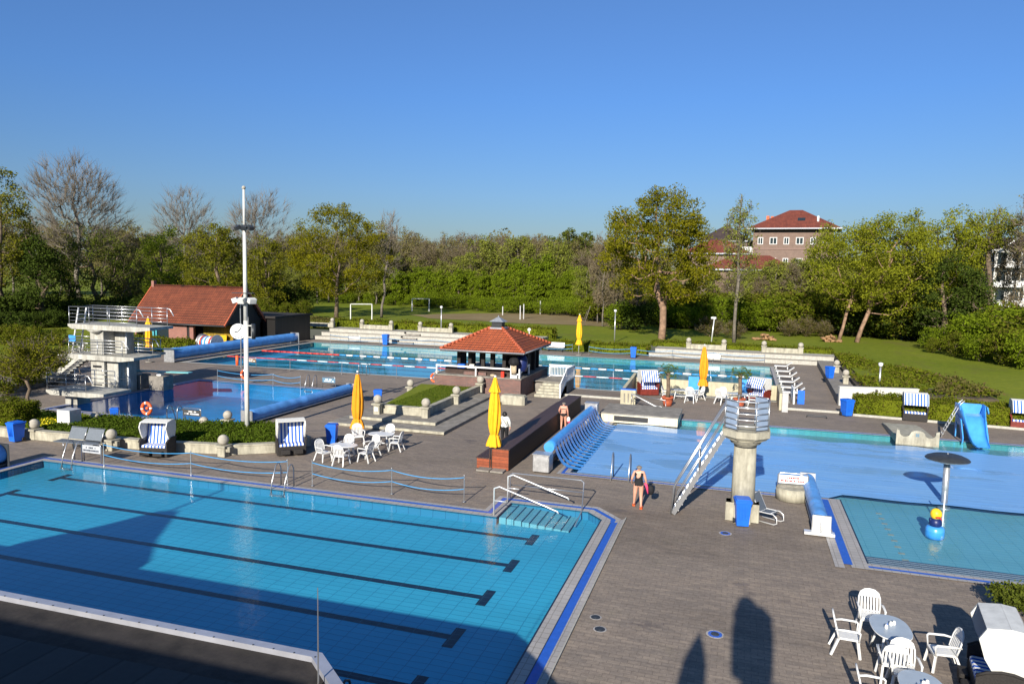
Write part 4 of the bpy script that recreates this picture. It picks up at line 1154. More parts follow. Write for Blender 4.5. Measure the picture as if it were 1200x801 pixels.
# ------------------------------------------------------------------ lane ropes
def lane_rope(a, b, label, cols, step, z=-.01, r=.06, lead=0.0):
    m = MB(); a, b = Vector((*a, z)), Vector((*b, z)); n = int((b - a).length / step)
    for i in range(n):
        p, q = a.lerp(b, i / n), a.lerp(b, (i + .93) / n)
        m.tube([p, q], r, 6, 0 if i / n < lead else (1 + i % 2))
    m.tube([a, b], .012, 4, 0)
    o = m.build('lane_rope', cols); return tag(o, label, 'lane rope', 'lane ropes in the far pool')
lane_rope((-48, 65.6), (2.9, 67.1), 'farther lane rope with a red end then blue and white floats', ['red_plastic', 'rope_blue', 'sign_white'], .75, lead=.17, r=.065)
lane_rope((-48, 60.1), (2.9, 61.9), 'nearer lane rope with red and pale floats in the far pool', ['red_plastic', 'red_plastic', 'sign_white'], 1.1, lead=.12, r=.035)

# ------------------------------------------------------------------ life rings
def life_ring(x, y, z, rz, label, post=True):
    t = thing('life_ring', label, 'life ring', (x, y, 0), rz, 'orange life rings')
    m = MB(); n = 24; R = .30
    for i in range(n):
        a0, a1 = 2 * PI * i / n, 2 * PI * (i + 1) / n
        mm = 1 if i % 6 == 0 else 0
        m.tube([(R * math.cos(a0), -.1, z + R * math.sin(a0)), (R * math.cos(a1), -.1, z + R * math.sin(a1))], .085, 8, mm, cap=False)
    m.build('ring', ['orange_ring', 'sign_white'], t)
    m = MB(); m.cyl(0, 0, 0, z + .25, .03, n=8); m.sphere((0, -.06, z), .09, 1, 10); m.build('holder', ['steel', 'orange_ring'], t)
    return t
x, y = G(174, 499); life_ring(x, y, 1.0, 0, 'orange life ring above the left beach chair')
x, y = G(288, 450); life_ring(x, y, .75, 0, 'orange life ring behind the flagpole')
life_ring(-21.3, 49.6, .9, 0, 'orange life ring at the left corner of the pavilion wall')

# ------------------------------------------------------------------ flagpole with floodlights and clock
fx, fy = G(290, 509.4)
fp = thing('flagpole', 'tall white flagpole with floodlights and a round clock', 'flagpole', (fx, fy, 0))
m = MB(); m.cyl(0, 0, 0, 6.0, .125, .115, 14); m.cyl(0, 0, 6.0, 10.6, .11, .085, 14); m.cyl(0, 0, 10.6, 12.7, .075, .055, 12); m.build('pole', 'white_paint', fp)
m = MB(); m.sphere((0, 0, 12.76), .1); m.build('finial', 'stone_ball', fp)
def floods(z, mt, R, n, sz, tilt, lab):
    rg = MB(); rg.obox((-R * .9, -.05, z - .05), (R * .3, -.05, z - .05), .07, .07); rg.cyl(0, 0, z - .12, z + .02, .16, n=12); rg.build('lamp_bracket', 'white_paint', fp)
    for k in range(n):
        a = RAD(-150 + k * 120 / (n - 1)) if n < 5 else 2 * PI * k / n
        c = Vector((R * math.cos(a), R * .5 * math.sin(a), z)); d = Vector((math.cos(a), math.sin(a) * .8, -tilt)).normalized()
        q = MB(); q.obox(c - d * .12, c + d * .14, sz * 1.1, sz * .75); q.obox(c + d * .14, c + d * .145, sz * .95, sz * .6)
        q.tube([(0, 0, z - .05), c], .025, 6); q.build('floodlight', mt, fp)
floods(7.05, 'white_paint', .58, 3, .34, .35, 'l'); floods(10.75, 'dark_metal', .56, 4, .24, .5, 'u')
m = MB(); m.box(-.75, .5, -.12, .12, 7.40, 7.44); m.build('lamp_shade', 'dark_metal', fp)
def clock(cx, cy, cz, rz):
    c = MB(); n = 36; R = .40
    # body
    ca, sa = math.cos(rz), math.sin(rz)
    def P(u, v, d): return (cx + u * ca + d * sa, cy + u * sa - d * ca, cz + v)
    k = len(c.v)
    for d in (-.1, .1):
        for i in range(n): c.v.append(P(R * math.cos(2 * PI * i / n), R * math.sin(2 * PI * i / n), d))
    for i in range(n):
        j = (i + 1) % n; c.face((k + i, k + j, k + n + j, k + n + i), 0, True)
    c.face([k + n + i for i in range(n)], 1); c.face([k + n - 1 - i for i in range(n)], 1)
    b = c.build('clock', ['dark_metal', 'sign_white'], fp)
    h = MB()
    for i in range(12):
        a = 2 * PI * i / 12; u, v = math.cos(a), math.sin(a)
        h.obox(P(u * .28, v * .28, .106), P(u * .35, v * .35, .106), .035, .008, up=(sa, -ca, 0))
    for ang, L, wd in ((RAD(55), .26, .035), (RAD(188), .19, .045)):
        h.obox(P(0, 0, .112), P(L * math.cos(ang), L * math.sin(ang), .112), wd, .008, up=(sa, -ca, 0))
    h.build('clock_hands', 'black_plastic', b)
clock(-.34, -.14, 5.45, RAD(30)); clock(.38, .10, 5.45, RAD(128))
m = MB(); m.tube([(-.2, 0, 5.75), (.5, 0, 5.75)], .03, 6); m.tube([(-.2, 0, 5.15), (.5, 0, 5.15)], .03, 6); m.build('clock_bracket', 'white_paint', fp)
m = MB(); m.tube([(.16, -.02, 6.2), (.13, -.14, 1.2)], .008, 4); m.build('halyard', 'white_plastic', fp)

# second thin mast with loop beside the hut gable
x, y = G(283, 446)
m = MB(); m.cyl(0, 0, 0, 5.6, .045, .04, 8); m.tube([(0, 0, 5.6), (.02, 0, 6.1), (.12, 0, 6.25), (.2, 0, 6.05), (.16, 0, 5.8)], .03, 6)
a = m.build('thin_mast', 'steel'); a.location = (x, y, 0); tag(a, 'thin grey mast with a curved loop top left of the flagpole', 'mast')
m = MB(); m.cyl(0, 0, .0, .9, .13, .13, 10)
a = m.build('striped_buoy', 'orange_ring'); a.location = (*G(278, 428), 0); tag(a, 'upright red marker at the near edge of the far pool by the flagpole', 'buoy')

# ------------------------------------------------------------------ rolled covers
def reel(a, b, r, z, label, mt='cover_roll', ends='pump_grey', seams=(), cat='cover roll', sag=0):
    a, b = Vector((*a, 0)), Vector((*b, 0)); d = (b - a).normalized(); L = (b - a).length; rz = math.atan2(d.y, d.x)
    t = thing('cover_roll', label, cat, a, rz, 'rolled up pool covers')
    n = 30; m = MB()
    pts = [(L * i / n, 0, z + .01 * math.sin(i * 1.7)) for i in range(n + 1)]
    R = [r * (1 + .03 * math.sin(i * 2.3) - (.10 if any(abs(i / n - q) < .02 for q in seams) else 0)) for i in range(n + 1)]
    m.tube(pts, R, 20)
    m.build('roll', mt, t)
    for x0 in (-.12, L + .02):
        q = MB(); q.box(x0, x0 + .08, -r * 1.15, r * 1.15, 0, z + r * 1.05, bev=.05); q.build('end_stand', ends, t)
    m = MB(); m.box(0, L, -.05, .05, .05, .12); m.box(0, L, -r * .9, -r * .8, .10, .16); m.build('carriage', 'white_plastic' if ends != 'dark_metal' else 'dark_metal', t)
    return t
reel((-49.35, 54.0), (-49.2, 73.3), .50, .75, 'huge blue rolled cover along the left end of the far pool', seams=(.36,), ends='steel_brushed')
reel((-26.1, 34.3), (-25.9, 45.3), .34, .42, 'long blue rolled cover along the right side of the diving pool', seams=(.42,), ends='steel_brushed')
reel((-30.55, 12.5), (-30.25, 23.1), .42, .55, 'blue rolled cover at the left end of the near pool', ends='dark_metal')
# short reel in the paddling pool corner
rk = reel((2.98, 32.2), (2.98, 26.6), .27, .42, 'short blue cover roll on its trolley at the edge of the paddling pool', ends='steel_bright')
m = MB(); m.box(-.15, .02, -.55, .35, .04, .14); m.build('trolley', 'steel_bright', rk); m = MB(); m.box(5.6, 5.85, -.55, .42, .04, .14); m.tube([(5.7, 0, .1), (5.75, 0, .5)], .05, 8); m.build('trolley', 'steel_bright', rk)
# motor reel with hanging straps
t = thing('cover_reel', 'motorised blue cover reel with straps between two steel boxes', 'cover reel', (-8.0, 31.3, 0))
m = MB(); m.tube([(0, .35 + i * .5, .92) for i in range(21)], .24, 20); m.build('roll', 'light_blue_plastic', t)
for k, yy in enumerate((-.75, 10.4)):
    m = MB(); m.box(-.45, .30, yy, yy + .75 if k == 0 else yy + .65, .06, .80 + .42 * k, bev=.03); m.box(-.40, -.3, yy + .1, yy + .2, 0, .1, 1); m.box(.15, .25, yy + .1, yy + .2, 0, .1, 1); m.box(-.47, .32, yy - .01, yy + .66, .80 + .42 * k, .83 + .42 * k); m.build('motor_box', ['steel_brushed', 'black_plastic'], t)
for k in range(18):
    y0 = .42 + k * .575; m = MB()
    P = [(.20, 1.05), (.27, .85), (.36, .62), (.48, .40), (.64, .20), (.86, .08), (1.15, .03), (1.45, .005)]
    for (a, b) in zip(P[:-1], P[1:]):
        m.quad((a[0], y0, a[1]), (b[0], y0, b[1]), (b[0], y0 + .36, b[1]), (a[0], y0 + .36, a[1]))
        m.quad((a[0], y0 + .36, a[1] - .012), (b[0], y0 + .36, b[1] - .012), (b[0], y0, b[1] - .012), (a[0], y0, a[1] - .012))
    m.build('strap', 'light_blue_plastic', t)
m = MB(); m.box(-.1, .05, .2, 10.5, .05, .30, 0); m.build('base_rail', 'dark_metal', t)

# ------------------------------------------------------------------ dark tiered wooden bench
t = thing('tiered_bench', 'long dark wooden tiered bench with reddish front boards', 'bench', (-11.0, 30.4, 0))
m = MB(); m.box(.72, 1.48, 0, 15.2, 0, .93, 0); m.build('high_tier_front', 'bench_boards_front', t)
m = MB(); m.box(1.482, 1.50, .01, 15.2, 0, .93); m.build('high_tier_side', 'bench_boards_side_shade', t)
m = MB(); m.box(.66, 1.53, -.03, 15.25, .933, .975); m.build('high_tier_seat', 'bench_boards_top', t)
m = MB(); m.box(0, .66, 0, 15.2, 0, .45, 0); m.build('low_tier_front', 'bench_boards_front', t)
m = MB(); m.box(-.04, .66, -.03, 15.2, .452, .495); m.build('low_tier_seat', 'bench_boards_top', t)
m = MB(); m.box(.60, .64, -.04, 0, 0, .93); m.box(.69, .72, -.04, 0, 0, .93); m.build('corner_post', 'dark_wood', t)
# mesh bench
x, y = -29.3, 26.35
t = thing('mesh_bench', 'double grey mesh bench in front of the low planter wall', 'bench', (x, y, 0), RAD(2))
for k in (-1, 1):
    m = MB(); m.obox((k * .5, .18, .50), (k * .5, .42, 1.0), .88, .03); m.build('backrest', 'bench_mesh', t)
    m = MB(); m.tube([(k * .5 - .45, .16, .45), (k * .5 - .45, .44, 1.03), (k * .5 + .45, .44, 1.03), (k * .5 + .45, .16, .45)], .02, 6); m.build('back_frame', 'steel', t)
m = MB(); m.box(-1.3, 1.0, -.35, .18, .42, .46, bev=.01); m.build('seat', 'bench_mesh', t)
for xx in (-.75, .75):
    m = MB(); m.tube([(xx, -.3, 0), (xx, -.3, .42), (xx, .2, .42), (xx, .25, 0)], .03, 6); m.build('leg', 'steel', t)
# white bench behind the far pool
x, y = -19.6, 79.4
t = thing('park_bench', 'pale park bench behind the far pool left of the bright yellow parasol', 'bench', (x, y, 0), RAD(-4))
m = MB()
for k in range(4): m.box(-1.0, 1.0, .2 + k * .02, .24 + k * .02, .50 + k * .13, .60 + k * .13)
m.build('backrest', 'sign_white', t); m = MB()
for k in range(3): m.box(-1.0, 1.0, -.25 + k * .15, -.13 + k * .15, .42, .46)
m.build('seat', 'pump_grey', t)
for xx in (-.8, .8):
    m = MB(); m.box(xx - .04, xx + .04, -.2, .26, 0, .42); m.build('leg', 'dark_metal', t)
# white upright panel by the diving pool
x, y = G(82, 505)
m = MB(); m.box(-.55, .30, -.25, .45, 0, 1.15, 0); m.box(-.53, .28, -.262, -.252, .05, 1.1, 1)
a = m.build('cabinet', ['pump_grey', 'sign_white']); a.location = (x, y, .0); tag(a, 'white fronted cabinet standing in the planting strip left of the mesh bench', 'cabinet')
# low stone seat by the pavilion wall
m = MB(); m.box(-.85, .85, -.45, .45, 0, .62, bev=.12); a = m.build('stone_block', 'pale_concrete'); a.location = (*G(602, 473), 0); tag(a, 'low rounded stone block at the foot of the brick pavilion wall', 'stone block')
# floor drains
for (px, py, r, mt, lab) in [(703, 736, .13, 'dark_metal', 'small dark drain with pale corners beside the near pool, nearer one'), (698, 722, .12, 'dark_metal', 'small dark drain beside the near pool, farther one'),
                     (838, 742, .17, 'gutter_blue', 'blue ringed drain beside the shadow of the photographer'), (850, 624, .17, 'gutter_blue', 'blue drain cover in front of the tower foot'), (620, 500, .15, 'gutter_blue', 'x')]:
    if lab == 'x': continue
    m = MB(); m.cyl(0, 0, -.02, .006, r, n=20, m=0); m.cyl(0, 0, .004, .012, r * .6, n=16, m=1)
    m.lathe(0, 0, [(r, .0), (r * 1.15, .006), (r * 1.3, .0)], 20, 2, None, False)
    a = m.build('floor_drain', [mt, 'dark_metal', 'tile_coping']); x, y = G(px, py); a.location = (x, y, -.012); tag(a, lab, 'drain')
x, y = G(957, 489); m = MB(); m.tube([(-.6, 0, 0), (-.55, 0, .12), (.55, 0, .12), (.6, 0, 0)], .035, 6); a = m.build('ground_bracket', 'dark_metal'); a.location = (x, y, -.01); tag(a, 'low brown bracket on the deck behind the tower railing', 'bracket')
# rail trolley frame on the deck
x0, y0 = G(740, 477); x1, y1 = G(780, 486)
t = thing('trolley_frame', 'low white and steel tube frame on wheels beside the cream block', 'trolley', (x0, y0 - .2, 0), math.atan2(y1 - y0, x1 - x0) + .0)
L = math.hypot(x1 - x0, y1 - y0)
m = MB(); m.tube([(0, .0, .95), (L, 0, .25)], .04, 6); m.build('diagonal_bar', 'sign_white', t)
m = MB(); m.tube([(0, .0, .95), (L, .0, .95)], .02, 6); m.tube([(0, 0, .5), (L, 0, .5)], .02, 6); m.tube([(0, 0, .95), (0, 0, .1)], .02, 6); m.tube([(L, 0, .95), (L, 0, .1)], .02, 6); m.tube([(0, -.3, .1), (0, .3, .1)], .03, 6); m.tube([(L, -.3, .1), (L, .3, .1)], .03, 6); m.build('frame', 'steel', t)
# entry steps railing of the near pool
t = thing('step_railing', 'stainless double handrail over the corner steps of the near pool', 'railing', (-8.05, 24.7, 0))
for yy, z in ((-.15, 0), (1.5, 0)):
    m = MB(); m.tube([(-.15, yy, 0), (-.15, yy, 1.0), (.05, yy, 1.08), (2.2, yy, .42), (2.25, yy, .35)], .03, 8); m.tube([(-.15, yy, .55), (.3, yy, .55)], .02, 6); m.build('sloping_rail', 'steel_bright', t)
m = MB(); m.tube([(-.2, 1.95, 0), (-.2, 1.95, .95), (-.1, 1.95, 1.02), (2.6, 1.95, 1.02), (2.72, 1.9, .95), (2.75, 1.5, .0), (2.75, .3, -.2)], .026, 8); m.tube([(-.2, 1.95, .55), (2.72, 1.95, .55)], .022, 6); m.build('side_rail', 'steel', t)
# ------------------------------------------------------------------ pavilion
pv = thing('pavilion', 'open pavilion with red tiled pyramid roof on a brick platform', 'pavilion', (-17.6, 52.0, 0))
ox, oy = -17.6, 52.0
m = MB(); m.box(-3.3, 3.2, -3.5, 4.0, 0, 1.30); m.build('brick_platform', 'brick_wall', pv)
m = MB(); m.box(-3.36, 3.26, -3.56, 4.06, 1.30, 1.38); m.build('platform_floor', 'concrete', pv)
cx, cy, hw, hd, ze, za = .45, -.35, 3.08, 3.75, 3.22, 4.62
q = .42
C = [(cx - hw, cy - hd), (cx + hw, cy - hd), (cx + hw, cy + hd), (cx - hw, cy + hd)]
T = [(cx - q, cy - q), (cx + q, cy - q), (cx + q, cy + q), (cx - q, cy + q)]
m = MB()
for i in range(4):
    j = (i + 1) % 4; a, b, c, d = (*C[i], ze), (*C[j], ze), (*T[j], za), (*T[i], za)
    L = math.dist(C[i], C[j]); sl = math.hypot(hw - q, za - ze)
    m.quad(a, b, c, d, 0, [(0, 0), (L, 0), (L / 2 + q, sl), (L / 2 - q, sl)])
    # tile courses as real steps
    nr = 11
    for r_ in range(nr):
        u0, u1 = r_ / nr, (r_ + 1) / nr
        A0, B0 = Vector(a).lerp(Vector(d), u0), Vector(b).lerp(Vector(c), u0); A1, B1 = Vector(a).lerp(Vector(d), u1), Vector(b).lerp(Vector(c), u1)
        up = Vector((0, 0, .045)); lo = Vector((0, 0, .012))
        w0, w1 = (B0 - A0).length, (B1 - A1).length
        m.quad(A0 + up, B0 + up, B1 + lo, A1 + lo, 0, [(L / 2 - w0 / 2, sl * u0), (L / 2 + w0 / 2, sl * u0), (L / 2 + w1 / 2, sl * u1), (L / 2 - w1 / 2, sl * u1)])
        m.quad(A0, B0, B0 + up, A0 + up, 1)
rf = m.build('roof', ['roof_pavilion', 'terracotta'], pv)
for i in range(4):
    h = MB(); a, d = Vector((*C[i], ze + .07)), Vector((*T[i], za + .06)); n = 14
    for k in range(n): h.tube([a.lerp(d, k / n), a.lerp(d, (k + .95) / n)], [.115, .09], 8)
    h.build('ridge_tiles', 'terracotta', rf)
m = MB(); m.box(cx - hw, cx + hw, cy - hd, cy + hd, ze - .12, ze - .02); m.build('soffit', 'dark_timber_wall', pv)
m = MB()
for i in range(4): a, b = C[i], C[(i + 1) % 4]; m.tube([(*a, ze - .02), (*b, ze - .02)], .05, 8)
m.build('gutter', 'lead', rf)
m = MB(); m.box(cx - .62, cx + .62, cy - .62, cy + .62, za - .08, za + .05, 0); m.build('flashing', 'lead', rf)
cu = MB(); cu.box(cx - .38, cx + .38, cy - .38, cy + .38, za + .05, za + .46, 1)
for k in range(4): cu.box(cx - .40, cx + .40, cy - .40, cy + .40, za + .10 + k * .09, za + .13 + k * .09, 0)
cu.build('cupola', ['dark_metal', 'black_plastic'], rf)
m = MB(); R = .55
m.v += [(cx - R, cy - R, za + .46), (cx + R, cy - R, za + .46), (cx + R, cy + R, za + .46), (cx - R, cy + R, za + .46), (cx, cy, za + .84)]
for i in range(4): m.face((i, (i + 1) % 4, 4))
m.face((3, 2, 1, 0)); m.sphere((cx, cy, za + .86), .05, 0, 8); m.build('cupola_roof', 'lead', rf)
for (x, y) in [(-1.75, -2.6), (-.9, -2.6), (.1, -2.6), (.8, -2.6), (1.7, -2.6), (2.5, -2.3), (2.7, -.6), (2.7, 1.4), (-2.0, 1.0), (-2.0, -1.0), (2.6, 2.9), (1.2, 2.9), (.1, 2.9), (-1.0, 2.9), (-2.0, 2.9)]:
    w_ = .13 if y < -2.2 or y > 2 else .16
    m = MB(); m.box(x - w_, x + w_, y - .12, y + .12, 1.38, ze - .1); m.build('post', 'dark_timber_wall', pv)
m = MB(); m.box(1.2, 2.6, -1.4, 2.6, 1.38, ze - .15, 0); m.build('inner_cabin', 'dark_timber_wall', pv)
m = MB(); m.box(-2.7, 2.6, -2.9, -2.5, 1.38, 1.80, 0); m.box(-1.2, .5, -3.1, -2.95, 1.38, 1.6, 1); m.build('parapet_seat', ['dark_wood', 'brick_wall'], pv)
t = MB()
for i, x in enumerate((-3.15, -.15, 2.5, 3.08)): t.box(x - .045, x + .045, -3.48, -3.40, 1.38, 2.02 if i != 3 else 2.05)
t.box(-3.2, 2.55, -3.49, -3.41, 1.95, 2.05); t.build('front_railing', 'sign_white', pv)
t = MB(); t.box(3.03, 3.12, -3.3, -3.2, 1.38, 1.95); t.box(3.03, 3.12, -1.1, -1.0, 1.38, 2.1); t.obox((3.08, -3.25, 1.75), (3.08, -1.05, 2.1), .09, .08); t.box(2.62, 3.12, -3.42, -3.35, 1.62, 1.70); t.build('side_railing', 'sign_white', pv)
# outdoor lamp on the roof
m = MB(); m.tube([(2.2, 1.9, 3.9), (2.2, 1.9, 4.3)], .03, 6); m.sphere((2.2, 1.9, 4.38), .14); m.build('roof_lamp', 'sign_white', pv)
# things on the platform
t = thing('hanging_jacket', 'black jacket and beige trousers hung over the corner of the white pavilion railing', 'clothes', (ox + 2.72, oy - 3.55, 0))
m = MB(); m.lathe(0, 0, [(.24, 2.30), (.34, 2.38), (.36, 2.55), (.28, 2.78), (.12, 2.86)], 18, 0, lambda a, z: 1 + .12 * math.cos(5 * a + z * 3)); m.build('jacket', 'black_cloth', t)
m = MB(); m.lathe(0, 0, [(.16, 1.72), (.19, 1.95), (.20, 2.25), (.19, 2.36)], 14, 0, lambda a, z: 1 + .15 * math.cos(3 * a + z)); m.build('trousers', 'beige_cloth', t)
m = MB(); m.box(-.24, .24, -.05, .05, 1.40, 1.62); m.box(-.26, -.18, -.06, .06, 1.38, 2.3); m.build('chair_back', 'white_plastic', t)
m = MB(); m.lathe(0, 0, [(.34, 1.8), (.40, 2.2), (.38, 2.7), (.22, 3.02), (.05, 3.08)], 18)
a = m.build('covered_stand', 'toy_blue'); a.location = (ox + 3.0, oy - 2.6, 0); tag(a, 'dark blue covered object behind the jacket on the pavilion platform', 'cover')
m = MB(); m.box(-.12, .12, -.1, .1, 0, .42, bev=.03); a = m.build('red_canister', 'red_plastic'); a.location = (ox + 1.85, oy - 3.42, 1.38); tag(a, 'small red canister by the pavilion railing', 'canister')
m = MB(); m.sphere((0, 0, .1), .13, 0, 10, (1.5, 1, .8)); a = m.build('rope_bundle', 'beige_cloth'); a.location = (ox + 1.1, oy - 3.42, 1.38); tag(a, 'small pale bundle left of the red canister', 'bundle')
m = MB(); m.box(-.3, .3, -.2, .2, 0, .15, bev=.03); m.box(-.15, .2, -.1, .15, .15, .3, bev=.03)
a = m.build('towel_pile', 'white_cloth'); a.location = (ox - .75, oy - 2.7, 1.80); tag(a, 'white folded towels lying on the pavilion parapet', 'towels')
m = MB(); m.box(-.28, .28, -.2, .2, 0, .28, bev=.04); a = m.build('blue_bag', 'blue_plastic'); a.location = (ox - 1.5, oy - 2.7, 1.80); tag(a, 'blue bag left of the white towels on the pavilion parapet', 'bag')
# steps right of the pavilion
t = thing('entrance_steps', 'white steps with white balustrade right of the pavilion', 'steps', (-13.75, 49.75, 0))
m = MB()
for k in range(5): m.box(0 + k * .05, 1.85, k * .34, 2.2, -.02, .155 * (k + 1), 0, bev=.015)
m.build('flight', 'pale_concrete', t)
m = MB(); m.box(-.6, 1.85, 2.2, 4.6, 0, .78); m.box(-.62, 1.87, 1.9, 4.62, .78, .84); m.build('landing', ['concrete'], t)
r = MB()
r.box(-.1, 1.9, 4.5, 4.58, 1.62, 1.78); r.box(-.1, 1.9, 4.5, 4.58, .90, .97); r.box(-.1, 0, 4.5, 4.58, .84, 1.7); r.box(1.82, 1.92, 4.5, 4.58, .84, 1.7)
for k in range(15): r.box(.06 + k * .12, .09 + k * .12, 4.52, 4.55, .95, 1.64)
r.build('rear_balustrade', 'sign_white', t)
r = MB()
r.obox((1.88, 1.9, 1.80), (1.88, 4.5, 1.80), .07, .09); r.obox((1.88, 1.9, .92), (1.88, 4.5, .92), .06, .06)
r.obox((1.88, .05, .95), (1.88, 1.9, 1.80), .07, .09); r.obox((1.88, .05, .12), (1.88, 1.9, .95), .06, .06); r.box(1.83, 1.93, 0, .1, 0, 1.0)
for k in range(10): y = .2 + k * .18; r.box(1.865, 1.895, y, y + .03, .15 + y * .44, .95 + y * .45)
for k in range(14): y = 2.05 + k * .17; r.box(1.865, 1.895, y, y + .03, .92, 1.78)
r.build('side_balustrade', 'sign_white', t)

# ------------------------------------------------------------------ red roofed hut and its flat annex
ht = thing('red_roofed_hut', 'low brick hut with steep red tiled roof and dark boarded gable', 'building', (-58.0, 67.8, 0))
X0, X1, YF, YB, ZE, ZR = -6.4, 6.25, -2.75, 3.4, 2.55, 6.4
m = MB(); m.box(-5.6, -2.9, YF, YF + .25, 0, 2.5) if False else None
m.box(-1.5, .9, YF, YF + .3, 0, ZE); m.box(1.25, 1.75, YF, YF + .3, 0, ZE); m.box(-6.1, X1 - .3, YB - .3, YB, 0, ZE); m.box(-6.1, -5.9, YF, YB, 0, ZE); m.build('wall', 'brick_hut', ht)
m = MB(); m.box(-5.9, 5.7, YF + 1.8, YF + 2.0, 0, ZE + .3); m.build('inner_wall', 'dark_timber_wall', ht)
m = MB(); m.box(-4.2, -1.6, YF + .1, YF + .16, .75, 2.3); m.build('window', 'glass_dark', ht)
m = MB(); m.box(-4.25, -1.55, YF + .02, YF + .1, .68, .76); m.box(-3.3, -3.1, YF - .02, YF + .1, .2, 2.0, 1); m.box(-3.75, -3.45, YF - .05, YF + .05, .0, 1.5, 1); m.build('window_frame', ['pump_grey', 'tile_teal'], ht)
m = MB(); m.box(-5.0, -4.7, YF, YF + .2, 0, ZE); m.build('post', 'dark_timber_wall', ht)
m = MB(); m.box(.98, 1.2, YF, YF + .2, 0, ZE); m.build('post', 'dark_timber_wall', ht)
m = MB(); m.box(-6.3, X1 - .1, YF - .1, YF + .3, ZE - .05, ZE + .22); m.build('eaves_beam', 'dark_timber_wall', ht)
ym = (YF + YB) / 2
gy = [(YF + .0, ZE), (YB, ZE), (ym, ZR - .35)]
m = MB(); m.prism(gy, 'x', X1 - .45, X1 - .3); m.box(X1 - .45, X1 - .3, YF + 1.3, YB, 0, ZE); m.build('gable', 'hut_boards', ht)
m = MB(); m.box(1.8, 5.8, YF + 1.5, YF + 1.6, .0, 2.4); m.build('yellow_boarding', 'yellow_boards', ht)
m = MB()
for (ya, za_, yb, zb_) in ((YF - .55, ZE - .05, ym, ZR), (YB + .55, ZE - .05, ym, ZR)):
    n = 15
    for k in range(n):
        u0, u1 = k / n, (k + 1) / n
        y0, z0, y1, z1 = ya + (yb - ya) * u0, za_ + (zb_ - za_) * u0, ya + (yb - ya) * u1, za_ + (zb_ - za_) * u1
        sl = math.hypot(yb - ya, zb_ - za_)
        pts = ((X0, y0, z0 + .06), (X1, y0, z0 + .06), (X1, y1, z1 + .01), (X0, y1, z1 + .01))
        if yb < ya: pass
        m.quad(*pts, 0, [(0, sl * u0), (X1 - X0, sl * u0), (X1 - X0, sl * u1), (0, sl * u1)])
        m.quad((X0, y0, z0), (X1, y0, z0), (X1, y0, z0 + .06), (X0, y0, z0 + .06), 0, [(0, 0), (X1 - X0, 0), (X1 - X0, .01), (0, .01)])
    for xx in (X0, X1): m.obox((xx, ya, za_ - .05), (xx, yb, zb_ - .02), .12, .22, 1)
m.tube([(X0, ym, ZR + .03), (X1, ym, ZR + .03)], .13, 8, 0)
rf = m.build('roof', ['roof_hut', 'terracotta'], ht)
m = MB(); m.box(X0 + .0, X0 + .35, ym - .2, ym + .2, ZR - .2, ZR + .55); m.build('chimney', 'brick_hut', rf)
m = MB(); m.tube([(X0, YF - .6, ZE - .1), (X1, YF - .6, ZE - .1)], .07, 8); m.build('gutter', 'dark_metal', ht)
an = thing('flat_annex', 'dark flat roofed annex behind the red roofed hut', 'building', (-53.7, 75.0, 0))
m = MB(); m.box(-3.8, 3.2, -3.5, 3.6, 0, 2.95); m.build('wall', 'hut_boards', an)
m = MB(); m.box(-4.0, 3.4, -3.8, 3.8, 2.95, 3.15); m.box(-4.05, 3.45, -3.85, -3.78, 2.95, 3.22, 1); m.box(3.4, 3.46, -3.8, 3.8, 2.95, 3.22, 1); m.build('roof', ['felt_roof', 'dark_timber_wall'], an)
m = MB(); m.box(-2.6, -1.6, -1.5, -.5, 3.15, 3.35, bev=.08); m.build('skylight', 'pump_grey', an)
t = thing('lane_rope_drum', 'grey drum wound with red, white and blue lane ropes under the hut', 'rope drum', (*G(246, 412), 0), RAD(-10))
m = MB(); m.tube([(-1.1, 0, .95), (-1.02, 0, .95)], .85, 24); m.build('flange', 'steel_brushed', t)
m = MB(); m.tube([(1.0, 0, .95), (1.08, 0, .95)], .85, 24); m.build('flange', 'steel_brushed', t)
cols = ['sign_white', 'red_plastic', 'rope_blue', 'sign_white', 'rope_blue', 'sign_white']
m = MB()
for k in range(9): m.tube([(-1.0 + k * .22, 0, .95), (-.80 + k * .22, 0, .95)], .66 + .03 * math.sin(k * 2), 20, k % 6)
m.build('wound_rope', cols, t)
m = MB(); m.box(-1.2, 1.2, -.5, -.4, 0, .1); m.box(-1.2, 1.2, .4, .5, 0, .1); m.build('stand', 'steel', t)

# ------------------------------------------------------------------ diving tower
dt = thing('diving_tower', 'pale concrete diving tower with three platforms and steel railings', 'diving tower', (-41.8, 40.2, 0))
O = (-41.8, 40.2)
def L_(x, y): return (x - O[0], y - O[1])
def slab(name, x0, x1, y0, y1, z, th=.3):
    x0, y0 = L_(x0, y0); x1, y1 = L_(x1, y1)
    m = MB(); m.prism([(x0, z - th * .45), (x0 + .35, z - th), (x1 - 1.2, z - th), (x1, z - th * .55), (x1, z), (x0, z)], 'y', y0, y1)
    return m.build(name, 'tower_concrete', dt)
def rails(path, z, rows, h=1.0, r=.022, bright=False, name='railing', every=None):
    m = MB(); P = [Vector((*L_(*p), z)) for p in path]
    for k in range(rows):
        zz = h * (k + 1) / rows
        m.tube([p + Vector((0, 0, zz)) for p in P], r if k < rows - 1 else r * 1.3, 6)
    for i, p in enumerate(P):
        m.tube([p - Vector((0, 0, .25)), p + Vector((0, 0, h))], r * 1.1, 6)
    for a, b in zip(P[:-1], P[1:]):
        n = max(1, int((b - a).length / 1.25))
        for k in range(1, n):
            p = a.lerp(b, k / n); m.tube([p - Vector((0, 0, .25)), p + Vector((0, 0, h))], r * 1.1, 6)
    e = P[-1] + Vector((0, 0, h)); d = (P[-1] - P[-2]).normalized()
    return m.build(name, 'steel', dt)
